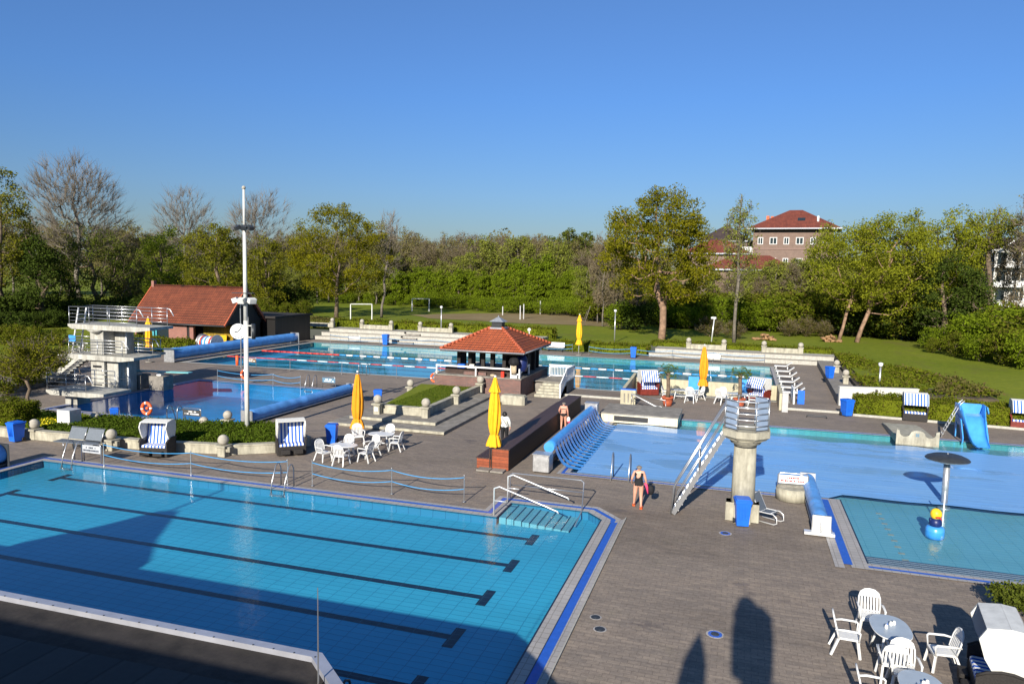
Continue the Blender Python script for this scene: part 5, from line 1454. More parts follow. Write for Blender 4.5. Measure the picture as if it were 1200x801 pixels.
sl = slab('top_platform', -44.2, -37.2, 39.0, 41.1, 4.63, .34)
slab('middle_platform', -44.0, -38.4, 38.8, 41.2, 2.58, .34)
slab('low_platform', -40.7, -36.2, 34.2, 36.3, 1.0, .30)
slab('side_platform', -43.2, -40.2, 42.0, 43.6, 2.40, .25)
def blk(name, x0, x1, y0, y1, z0, z1, mt='tower_concrete'):
    a, b = L_(x0, y0), L_(x1, y1); m = MB(); m.box(a[0], b[0], a[1], b[1], z0, z1, bev=.02); return m.build(name, mt, dt)
blk('upper_column', -42.55, -41.4, 39.25, 41.0, 2.58, 4.30)
blk('lower_column', -42.4, -41.25, 39.1, 40.9, 0, 2.26)
blk('side_wall', -41.2, -40.25, 39.3, 40.9, 0, 2.25)
blk('upper_side_wall', -41.38, -40.5, 40.2, 41.0, 2.58, 4.3)
blk('low_support', -40.1, -39.15, 35.0, 36.0, 0, .72)
blk('side_support', -43.0, -42.3, 42.3, 43.3, 0, 2.18)
c = blk('niche', -42.2, -41.45, 39.06, 39.12, 1.72, 1.86, 'black_plastic'); c2 = blk('niche', -42.2, -41.45, 39.06, 39.12, .5, .58, 'black_plastic')
m = MB(); a = L_(-41.95, 39.25); m.lathe(a[0], a[1], [(.05, 3.95), (.35, 4.10), (.62, 4.30)], 16); m.build('bracket', 'tower_concrete', dt)
rails([(-38.3, 39.05), (-40.6, 39.05), (-44.1, 39.05), (-44.1, 41.0), (-38.9, 41.0), (-37.6, 41.0)], 4.63, 5, 1.18)
rails([(-39.4, 38.85), (-41.5, 38.85), (-44.0, 38.85)], 2.58, 5, 1.05)
rails([(-44.0, 41.1), (-41.5, 41.1), (-39.0, 41.1)], 2.58, 5, 1.05)
rails([(-37.6, 34.25), (-40.65, 34.25)], 1.0, 4, 1.05)
rails([(-40.65, 36.25), (-37.4, 36.25)], 1.0, 4, 1.05)
rails([(-43.2, 43.55), (-41.6, 43.55), (-40.6, 43.55)], 2.4, 3, .95)
rails([(-43.2, 42.05), (-41.6, 42.05), (-40.8, 42.05)], 2.4, 3, .95)
rails([(-46.2, 40.8), (-44.0, 40.9)], 2.58, 2, 1.0)
for (x, y, z) in [(-37.6, 41.0, 5.81), (-38.3, 39.05, 5.81), (-39.4, 38.85, 3.63), (-39.0, 41.1, 3.63), (-37.6, 34.25, 2.05)]:
    a = L_(x, y); m = MB(); m.tube([(a[0], a[1], z), (a[0] + .25, a[1], z - .05), (a[0] + .55, a[1], z - .5)], .035, 6); m.build('rail_end', 'steel_bright', dt)
# ladder to the top
for (ya, w_) in ((39.5, 0), (40.15, 1)):
    m = MB(); a = L_(-44.45, ya); b = L_(-43.75, ya); m.tube([(a[0], a[1], 2.6), (b[0], b[1], 5.7)], .05, 8); m.build('ladder_rail', 'sign_white', dt)
m = MB()
for k in range(9):
    u = (k + .5) / 10; a = L_(-44.45 + .7 * u, 39.5); b = L_(-44.45 + .7 * u, 40.15); z = 2.6 + 3.1 * u; m.obox((a[0], a[1], z), (b[0], b[1], z), .14, .03)
m.build('ladder_treads', 'sign_white', dt)
m = MB(); a = L_(-44.25, 39.4); m.box(a[0] - .3, a[0] + .3, a[1] - .05, a[1] - .02, 3.35, 3.8); m.build('notice_plate', 'light_blue_plastic', dt)
# rear stair from the deck to the middle level
m = MB()
for k in range(12):
    x = -47.6 + k * .30; a = L_(x, 40.0); m.box(a[0], a[0] + .34, a[1], a[1] + 1.0, .2 * (k + 1) - .06, .2 * (k + 1))
a, b = L_(-47.6, 40.0), L_(-44.0, 40.0); m.obox((a[0], a[1], .1), (b[0], b[1], 2.45), .06, .25); m.obox((a[0], a[1] + 1, .1), (b[0], b[1] + 1, 2.45), .06, .25)
m.build('rear_stair', 'tower_concrete', dt)
m = MB(); a = L_(-40.2, 40.1); m.tube([(a[0], a[1], 0), (a[0], a[1], 2.2)], .06, 8); m.tube([(a[0] - .2, a[1] + .1, 2.6), (a[0] - .2, a[1] + .1, 4.1)], .06, 8); m.build('drain_pipe', 'sign_white', dt)
for zz in (.3, 1.3):
    m = MB(); a, b = L_(-40.2, 39.3), L_(-39.3, 39.3)
m = MB(); a = L_(-40.2, 39.35); m.tube([(a[0], a[1], .5), (a[0] + .9, a[1], .5), (a[0] + .9, a[1], 1.0), (a[0] + .45, a[1], 1.45)], .03, 6); m.tube([(a[0], a[1], 1.0), (a[0] + .9, a[1], 1.0)], .02, 6); m.build('grab_rail', 'steel', dt)
def springboard(x, y, z, label, block=True, L=4.6, cz=0):
    t = thing('springboard', label, 'springboard', (x, y, 0), RAD(6), 'aqua springboards at the diving pool')
    m = MB(); m.prism([(0, z), (L, z + .06), (L, z + .11), (0, z + .06)], 'y', -.25, .25); m.build('board', 'board_aqua', t)
    if block:
        for bx in (-.1, 1.7):
            m = MB(); m.box(bx, bx + 1.15, -.55, .55, 0, z - .22, bev=.02); m.build('base_block', 'concrete', t)
            m = MB(); m.box(bx + .35, bx + .7, -.22, .22, z - .22, z - .02, bev=.04); m.build('fulcrum', 'sign_white', t)
    else:
        m = MB(); m.box(.2, .5, -.3, .3, z - .15, z); m.build('fulcrum', 'pump_grey', t)
        m = MB(); m.box(1.3, 1.6, -.3, .3, z - .18, z + .01); m.build('fulcrum', 'pump_grey', t)
    return t
springboard(-41.2, 41.5, 1.22, 'lower aqua springboard on two concrete blocks')
springboard(-42.9, 42.8, 2.62, 'upper aqua springboard beside the yellow parasol', False, 4.4)

# ------------------------------------------------------------------ round tower pulpit with stair
tx, ty = .38, 27.35
tp = thing('attendant_tower', 'pale round column tower with octagonal railed platform and steel stair', 'tower', (tx, ty, 0))
m = MB()
for k in range(4): m.box(-.58, .58, -.26, .26, 0, .66, rz=k * PI / 4 * 2, bev=.02) if k % 2 == 0 else None
m.box(-.58, .58, -.30, .30, 0, .66, bev=.02); m.box(-.30, .30, -.56, .56, 0, .655, bev=.02); m.build('foot', 'pale_concrete', tp)
m = MB(); m.lathe(0, 0, [(.42, .3), (.405, 1.5), (.385, 2.70)], 28); m.build('column', 'pale_concrete', tp)
m = MB(); m.cyl(0, 0, 2.70, 2.75, .39, n=28, m=1); m.lathe(0, 0, [(.40, 2.74), (.42, 2.80), (.52, 2.84), (.56, 2.92), (.60, 2.95), (.70, 3.0)], 28, 0); m.build('capital', ['pale_concrete', 'black_plastic'], tp)
m = MB(); m.cyl(0, 0, 3.0, 3.12, .72, .86, 8, 0, True, PI / 8); m.cyl(0, 0, 3.12, 3.36, .88, .88, 8, 0, True, PI / 8); m.build('platform', 'pale_concrete', tp)
V8 = [Vector((.80 * math.cos(2 * PI * i / 8 + PI / 8), .80 * math.sin(2 * PI * i / 8 + PI / 8), 3.36)) for i in range(8)]
for i in range(8):
    m = MB(); m.tube([V8[i] - Vector((0, 0, .1)), V8[i] + Vector((0, 0, 1.08))], .028, 6); m.build('post', 'steel', tp)
for i in range(8):
    j = (i + 1) % 8
    if i in (3,): continue
    m = MB()
    for k in range(5): z = Vector((0, 0, .20 + .215 * k)); m.tube([V8[i] + z, V8[j] + z], .022, 6, 1 if i in (4, 5, 6) and i == 5 else 0)
    rr = m.build('rail', ['steel', 'steel_bright'], tp)
    if i in (4, 6, 7, 0):
        a, b = V8[i] * .965, V8[j] * .965; a.z = b.z = 3.42; q = MB(); q.quad(a, b, b + Vector((0, 0, .98)), a + Vector((0, 0, .98))); a2, b2 = a * .985, b * .985; a2.z = b2.z = 3.42
        q.quad(b2, a2, a2 + Vector((0, 0, .98)), b2 + Vector((0, 0, .98))); q.build('windbreak', 'screen_grey', rr)
ys0 = -.30
for sy in (-.05, .62):
    m = MB(); m.obox((-2.42, sy + ys0, .02), (-.70, sy + ys0, 3.2), .05, .16); m.build('stringer', 'steel', tp)
    m = MB()
    m.tube([(-2.50, sy + ys0, 0), (-2.42, sy + ys0, 1.05), (-.72, sy + ys0, 4.25)], .035, 8)
    m.tube([(-2.30, sy + ys0, .25), (-2.35, sy + ys0, .65), (-.72, sy + ys0, 3.75)], .024, 6); m.tube([(-1.55, sy + ys0, 1.6), (-1.58, sy + ys0, 2.65)], .03, 6); m.build('stair_rail', 'steel', tp)
for k in range(13):
    u = (k + .7) / 13.5; m = MB(); x = -2.42 + 1.72 * u; z = 3.2 * u; m.box(x - .11, x + .11, ys0 - .05, ys0 + .62, z - .02, z + .015); m.build('tread', 'steel_bright', tp)
# sled lounge chair beside the tower
x, y = G(903, 611)
t = thing('steel_lounge_chair', 'steel framed lounge chair with dark mesh seat right of the tower foot', 'chair', (x, y, 0), RAD(62))
m = MB(); m.obox((0, -.15, .36), (0, .30, .34), .5, .03); m.obox((0, .30, .34), (0, .62, .95), .5, .03); m.build('mesh_seat', 'bench_mesh', t)
for sx in (-.27, .27):
    m = MB(); m.tube([(sx, .64, .98), (sx, .32, .36), (sx, -.2, .38), (sx, -.34, .28), (sx, -.36, .08), (sx, -.25, .02), (sx, .45, .02)], .022, 8); m.build('frame', 'steel_bright', t)
m = MB(); 
for yy, zz in ((.62, .95), (.3, .35), (-.1, .38)): m.tube([(-.27, yy, zz), (.27, yy, zz)], .018, 6)
m.build('cross_bar', 'steel_bright', t)
x, y = G(928, 585); m = MB(); m.cyl(0, 0, 0, .44, .62, .61, 32); m.cyl(0, 0, .44, .47, .61, .57, 32); a = m.build('round_block', 'pale_concrete'); a.location = (x, y + .15, 0); tag(a, 'low round concrete block beside the framed sign', 'stone block')

# ------------------------------------------------------------------ water mushroom, toy and slide
x, y = G(1106, 594, -.2); MX, MY = x, y
t = thing('water_mushroom', 'steel water mushroom with dark domed cap in the paddling pool', 'fountain', (x, y, -.3))
m = MB(); m.cyl(0, 0, 0, 2.0, .12, .12, 16); m.cyl(0, 0, 0, .12, .22, n=16, m=0); m.build('column', 'steel_brushed', t)
m = MB(); m.lathe(0, 0, [(.14, 1.86), (.78, 2.03), (.80, 2.06)], 36, 1, cap=False); m.lathe(0, 0, [(.80, 2.06), (.74, 2.12), (.55, 2.20), (.3, 2.25), (.02, 2.27)], 36, 0, cap=False); m.sphere((0, 0, 2.27), .03, 1, 8); m.build('cap', ['dark_metal', 'steel_brushed'], t)
x, y = G(1104, 619, -.25); m = MB(); m.tube([(0, 0, 0), (.10, .35, 1.35)], .025, 8); m.cyl(0, 0, 0, .06, .07, n=10, m=0); a = m.build('thin_pole', 'sign_white'); a.location = (x, y, -.28); tag(a, 'thin white pole leaning between the bath toy and the water mushroom', 'pole')
x, y = G(1095, 628, -.25)
t = thing('duck_fountain', 'yellow headed bath toy duck on a light blue drum in the paddling pool', 'water toy', (x, y, -.3), RAD(12))
m = MB(); m.lathe(0, 0, [(.29, 0), (.31, .1), (.30, .36), (.25, .42), (.1, .44)], 24); m.build('drum', 'light_blue_plastic', t)
m = MB(); m.lathe(0, 0, [(.16, .42), (.21, .50), (.20, .62), (.12, .74)], 20); m.build('body', 'toy_blue', t)
m = MB(); m.sphere((0, 0, .86), .20, 0, 18, (.95, .95, 1.05)); m.lathe(0, 0, [(.05, .99), (.03, 1.05), (.01, 1.07)], 8, 1); h = m.build('head', ['yellow_plastic', 'red_plastic'], t)
m = MB(); m.sphere((0, -.16, .79), .09, 0, 12, (1.1, .9, .4)); m.build('beak', 'red_plastic', h)
for sx in (-1, 1):
    m = MB(); m.sphere((sx * .06, -.13, .89), .035, 0, 8); m.sphere((sx * .06, -.16, .89), .015, 1, 6); m.build('eye', ['sign_white', 'black_plastic'], h)
for sx in (-1, 1):
    m = MB(); m.sphere((sx * .17, .03, .64), .07, 0, 10, (.6, 1, 1.2)); m.build('wing', 'red_plastic' if sx > 0 else 'toy_blue', t)
# slide
t = thing('water_slide', 'blue plastic slide with steel ladder at the pool edge', 'slide', (12.35, 44.1, 0), RAD(-4)); t.scale = (.70, 1, .86)
path = [(0.30, -.25, .02, .42), (.22, .0, .08, .46), (.12, .35, .32, .52), (.05, .75, .75, .58), (0, 1.15, 1.2, .66), (-.02, 1.5, 1.48, .75), (-.02, 1.9, 1.58, .80), (-.02, 2.5, 1.60, .82)]
hts = [.12, .22, .36, .52, .66, .72, .70, .64]
m = MB(); S = []
for (cx_, y_, z_, hw_), hh in zip(path, hts):
    k = len(m.v); row = [(-1.06, 1.0), (-1.02, .5), (-.92, .08), (-.6, 0), (.6, 0), (.92, .08), (1.02, .5), (1.06, 1.0)]
    m.v += [(cx_ + a * hw_, y_, z_ + b * hh) for a, b in row]; S.append(k)
for a, b in zip(S[:-1], S[1:]):
    for i in range(7): m.face((a + i, a + i + 1, b + i + 1, b + i), 0, True)
k = len(m.v)
for (cx_, y_, z_, hw_), hh in zip(path, hts):
    row = [(-1.14, 1.0), (-1.12, .0), (-1.0, -.12), (1.0, -.12), (1.12, .0), (1.14, 1.0)]
    m.v += [(cx_ + a * hw_, y_, max(.0, z_ + b * hh - .02)) for a, b in row]
for q in range(len(path) - 1):
    a, b = k + q * 6, k + (q + 1) * 6
    for i in range(5): m.face((b + i, b + i + 1, a + i + 1, a + i), 0, True)
for q in range(len(path) - 1):
    for (i, j) in ((0, 0), (7, 5)):
        a, b = S[q] + i, S[q + 1] + i; c, d = k + q * 6 + j, k + (q + 1) * 6 + j; m.face((a, b, d, c))
m.build('chute', 'light_blue_plastic', t)
for sx in (-1, 1):
    m = MB()
    m.prism([(.55, 0), (.75, 0), (1.5, .95), (2.5, 1.0), (2.5, 0), (2.75, 0), (2.75, 1.62), (1.3, 1.35), (.45, .35)], 'x', sx * .80, sx * .88)
    m.build('support_shell', 'light_blue_plastic', t)
m = MB(); m.prism([(2.5, 1.6), (2.75, 1.62), (2.72, 2.22), (1.55, 2.22), (1.25, 2.0), (1.35, 1.9), (1.6, 2.1), (2.5, 2.1)], 'x', -.90, -.98); m.prism([(2.5, 1.6), (2.75, 1.62), (2.72, 2.22), (1.55, 2.22), (1.15, 1.9), (1.35, 1.8), (1.6, 2.0), (2.5, 2.0)], 'x', .90, .98); m.build('side_guard', 'light_blue_plastic', t)
m = MB(); m.prism([(-.94, 1.45), (.92, 1.45), (.92, 2.12), (.75, 2.24), (-.75, 2.24), (-.94, 2.12)], 'y', 2.44, 2.54); m.build('back_panel', 'light_blue_plastic', t)
m = MB()
for yy in (1.7, 2.2): m.tube([(-2.05, yy, 0), (-.85, yy, 2.3), (-.6, yy, 2.5)], .035, 8)
for k in range(6): u = (k + 1) / 7; m.obox((-2.05 + 1.2 * u * .75, 1.7, 2.3 * u * .75), (-2.05 + 1.2 * u * .75, 2.2, 2.3 * u * .75), .12, .03)
m.build('ladder', 'steel_bright', t)
# scalloped white block at the pool edge
t = thing('scalloped_block', 'cream concrete block with scalloped front and a small square motif at the pool edge', 'block', (9.3, 43.4, 0), RAD(-2))
m = MB(); m.prism([(0, 0), (0, .40), (3.4, .28), (5.2, .12), (5.2, 0)], 'x', -1.0, .85); m.build('ramp', 'pale_concrete', t)
pr = [(-1.0, -.05), (1.05, -.05), (1.05, .78), (.88, .72)]
for k in range(9): a = PI * k / 8; pr.append((.62 + .26 * math.cos(a) * 1.0, .62 - .22 * math.sin(a)))
for k in range(9): a = PI * k / 8; pr.append((.02 + .33 * math.cos(a), .62 + .14 * math.sin(a)))
for k in range(9): a = PI * k / 8; pr.append((-.58 + .26 * math.cos(a), .62 - .22 * math.sin(a)))
pr += [(-.86, .72), (-1.0, .78)]
m = MB(); m.prism(pr, 'y', -.12, 0); m.build('front_plate', 'pale_concrete', t)
m = MB()
for (u, v) in ((0, 0), (.09, 0), (0, .09), (.09, .09)): m.box(-.07 + u, .0 + u, -.135, -.122, .44 + v, .51 + v)
m.build('motif', 'sign_blue', t)

# ------------------------------------------------------------------ bottom right corner
bc = beach_chair('large beach chair seen from behind at the lower right, white hooded back', 1160, 800, RAD(-98), 'wicker_dark', False, 'white_paint', 1.12, 1.72)
bc.location = (5.50, 17.25, 0); bc.scale = (1.04, 1.04, 1.04)
t = thing('timber_fence', 'dark timber rail fence with red posts at the lower right corner', 'fence', (6.75, 16.0, 0))
for k in range(5):
    m = MB(); m.obox((-.25, 0, .35 + k * .22), (.15, 3.2, .35 + k * .22), .06, .12); m.build('rail', 'dark_wood', t)
for (u, v) in ((.05, 3.1), (.35, 2.6), (.0, .4), (-.2, -.2)):
    m = MB(); m.box(u - .05, u + .05, v - .05, v + .05, 0, 1.65); m.build('post', 'red_plastic', t)
m = MB(); m.cyl(0, 0, 0, .70, .05, n=10); m.cyl(0, 0, .70, .74, .42, n=30, m=1); m.cyl(0, 0, 0, .04, .3, n=20)
a = m.build('bistro_table', ['steel', 'grey_tabletop']); a.location = (5.55, 15.15, 0); tag(a, 'small round table under the red basket at the lower right corner', 'table')
m = MB(); m.lathe(0, 0, [(.12, 0), (.20, .05), (.25, .16), (.26, .17), (.22, .15), (.10, .03)], 24); m.sphere((.05, 0, .12), .07, 1, 8); m.sphere((-.07, .05, .12), .06, 2, 8); m.sphere((0, -.09, .12), .05, 3, 8)
a = m.build('bowl', ['sign_white', 'pink_cloth', 'orange_canvas', 'dark_wood']); a.location = (5.42, 15.3, .745); tag(a, 'white bowl with colourful small items beside the red basket', 'bowl')
m = MB(); m.box(-.2, .2, -.15, .15, 0, .02); 
for (a_, b_, c_, d_) in ((-.2, .2, -.15, -.13), (-.2, .2, .13, .15), (-.2, -.18, -.15, .15), (.18, .2, -.15, .15)): m.box(a_, b_, c_, d_, .02, .18)
a = m.build('basket', 'red_plastic'); a.location = (5.80, 15.1, .745); tag(a, 'small red plastic basket at the lower right corner', 'basket')

# ------------------------------------------------------------------ flat roof bottom left
rb = thing('flat_roofed_wing', 'dark flat roof with pale metal coping in the lower left corner', 'building', (-14, 5, 0))
O2 = Vector((14, -5, 0))
def R2(p): return [(x + 14, y - 5) for x, y in p]
out_ = [(-40, 8.32), (-5.28, 8.46), (-4.35, 7.65), (-3.2, 6.3), (-3.2, 1.0), (-40, 1.0)]
inn = [(-40, 8.18), (-5.36, 8.32), (-4.47, 7.55), (-3.35, 6.2), (-3.35, 1.0), (-40, 1.0)]
m = MB(); m.prism(R2(inn), 'z', 0, 3.44); m.build('wall', 'render_white', rb)
m = MB(); m.sheet([R2(inn)], 3.45); rf = m.build('roof', 'felt_roof', rb)
m = MB(); m.sheet([R2([(-40, 7.15), (-9.9, 7.42), (-5.45, 7.50), (-4.6, 7.0), (-3.5, 5.8), (-3.5, 1.2), (-40, 1.2)])], 3.50); m.build('plank_layer', 'roof_planks', rf)
m = MB()
for i in range(4):
    a, b, c, d = [R2([p])[0] for p in (out_[i], out_[i + 1], inn[i + 1], inn[i])]
    m.quad((*a, 3.53), (*d, 3.53), (*c, 3.53), (*b, 3.53)); m.quad((*a, 3.38), (*a, 3.53), (*b, 3.53), (*b, 3.38)); m.quad((*d, 3.45), (*c, 3.45), (*c, 3.53), (*d, 3.53))
for i in range(24):
    x = -12 + i * .45 + 14
m.build('coping', 'zinc', rf)
m = MB()
for i in range(34): m.cyl(-16.2 + i * .33 + 14, 8.33 - 5 + (i - 34) * .0013 * 1, 3.53, 3.538, .012, n=6)
m.build('coping_rivets', 'dark_metal', rf)
m = MB(); m.cyl(0, 0, 0, 1.32, .013, .006, 6); a = m.build('thin_rod', 'steel'); x, y = G(373, 801, 3.5); a.location = (x, y, 3.46); tag(a, 'thin vertical rod rising from the corner of the dark flat roof', 'rod')

# main building on which the photographer stands (behind the viewpoint, throws the long shadows)
mbd = thing('main_building', 'tall pool building behind the viewpoint, seen by its long stepped shadow', 'building', (-14, -8, 0))
m = MB(); m.box(-30, 8.7, -8, 7.9, 0, 6.98); m.build('left_block', 'render_white', mbd)
m = MB(); m.box(8.7, 15.0, -8, 7.7, 0, 6.66); m.build('right_block', 'render_white', mbd)
m = MB(); m.prism([(-8.6, 6.98), (-8.6, 7.16), (-8.4, 7.5), (-7.4, 8.38), (-6.75, 9.28), (-6.1, 9.38), (-4.64, 8.25), (-3.4, 7.54), (-3.1, 6.98)], 'y', 2.5, 7.9); m.prism([(-20, 6.98), (-20, 8.5), (-14, 7.6), (-8.6, 7.2), (-8.6, 6.98)], 'y', 2.5, 7.9); m.build('gable_roof', 'roof_hut', mbd)
m = MB(); m.cyl(-6.4, 7.5, 9.2, 11.2, .06, n=8); m.build('roof_mast', 'steel', mbd)
m = MB(); m.box(12.7, 14.0, 6.6, 7.72, 6.66, 6.85); m.box(14.0, 15.05, 6.6, 7.72, 6.66, 7.3); m.build('shadow_step', 'render_white', mbd)  # unseen boxes added to shape the shadow edge and lift the figure

# ------------------------------------------------------------------ posts, goals, lamps in the park
def goal(px0, px1, py, label, h=2.1, wd=None):
    a, b = Vector((*G(px0, py, .93), 0)), Vector((*G(px1, py, .93), 0)); a.z = b.z = .9
    t = thing('football_goal', label, 'goal', a, 0, 'football goals on the lawn'); d = b - a; bk = Vector((-d.y, d.x, 0)).normalized() * .9
    for p in (Vector((0, 0, 0)), d):
        m = MB(); m.box(p.x - .07, p.x + .07, p.y - .07, p.y + .07, 0, h); m.build('upright', 'white_paint', t)
        m = MB(); m.tube([p + Vector((0, 0, h)), p + bk, p], .04, 6); m.build('stay', 'white_paint', t)
    m = MB(); m.obox((0, 0, h), (d.x, d.y, h), .13, .13); m.build('crossbar', 'white_paint', t)
goal(411, 436, 374, 'white football goal beside the trunk of the bare tree', 2.4); goal(483, 503, 364.5, 'white football goal farther right on the lawn', 2.4)
for (px, py, h, lab) in [(609.5, 374, 2.3, 'pale sports post, left one of the close pair on the sand pitch'), (613.5, 373.5, 2.5, 'pale sports post, right one of the close pair on the sand pitch'), (633, 368, 2.5, 'single pale sports post at the far side of the sand pitch'), (589, 369, 1.6, 'short sports post behind the pavilion cupola')]:
    x, y = G(px, py, .95); m = MB(); m.cyl(0, 0, 0, h, .10, n=8); a = m.build('sports_post', 'steel_bright'); a.location = (x, y, .92); tag(a, lab, 'post')
def lamp(px, py, h, z, label, cat='lamp post'):
    x, y = G(px, py, z); t = thing('lamp_post', label, cat, (x, y, z))
    m = MB(); m.cyl(0, 0, 0, h, .085, .06, 10); m.build('post', 'steel_brushed', t)
    m = MB(); m.cyl(0, 0, h, h + .22, .13, .17, 12); m.cyl(0, 0, h + .22, h + .28, .2, .04, 12); m.build('lamp_head', 'sign_white', t)
lamp(720, 402, 3.6, .8, 'slim grey lamp post left of the big oak trunk')
lamp(1030, 459, 1.9, .5, 'low lamp post behind the white retaining wall')
lamp(517, 390, 3.0, 1.2, 'thin grey post between the far steps and the left hedge')
x, y = G(833, 404, .9); m = MB(); m.tube([(0, 0, 0), (.25, 0, 3.1)], .07, 8); m.box(-.1, .45, -.06, .06, 3.1, 3.3); a = m.build('leaning_pole', 'steel_bright'); a.location = (x, y, .8); tag(a, 'leaning pale pole above the orange parasol top', 'pole')
x, y = G(684, 382, .9); m = MB(); m.tube([(0, 0, 0), (.9, 0, 3.0)], .05, 8); m.tube([(-.2, 0, .3), (.5, 0, 2.4)], .03, 6); a = m.build('leaning_board', 'bark_grey'); a.location = (x, y, .9); tag(a, 'leaning grey green board at the edge of the wood', 'board')
def logs(px, py, n, label, seed, r=.16, L=.7):
    x, y = G(px, py, .95); g_ = random.Random(seed); m = MB()
    for k in range(n):
        lay = 0 if k < n * .55 else (1 if k < n * .85 else 2); c = Vector((g_.uniform(-1, 1) * (1.3 - lay * .5), g_.uniform(-.4, .4), r + lay * r * 1.6)); d = Vector((g_.uniform(-1, 1), g_.uniform(-1, 1), g_.uniform(-.2, .2))).normalized() * L / 2
        m.tube([c - d, c + d], r * g_.uniform(.7, 1.1), 8, 0)
    a = m.build('log_pile', 'log'); a.location = (x, y, .9); tag(a, label, 'log pile', 'cut log piles on the lawn')
logs(896, 398, 22, 'pile of cut logs on the lawn in the middle of the three', 1); logs(972, 400, 26, 'pile of reddish logs next to the leaning trunks', 2); logs(905, 383, 10, 'flat row of cut wood by the thicket', 3, .14, 1.2)
x, y = G(900, 378, .95); m = MB(); m.cyl(0, 0, 0, 1.3, .22, .16, 10); m.sphere((0, 0, 1.45), .28, 1, 10)
a = m.build('cut_stump', ['log', 'chimney_orange']); a.location = (x, y, .9); tag(a, 'freshly cut stump with a bright end in front of the thicket', 'stump')
for (px, py, lab) in ((700, 350, 'small blue tag hanging in the thicket, right one'), (696, 349, 'x')): pass

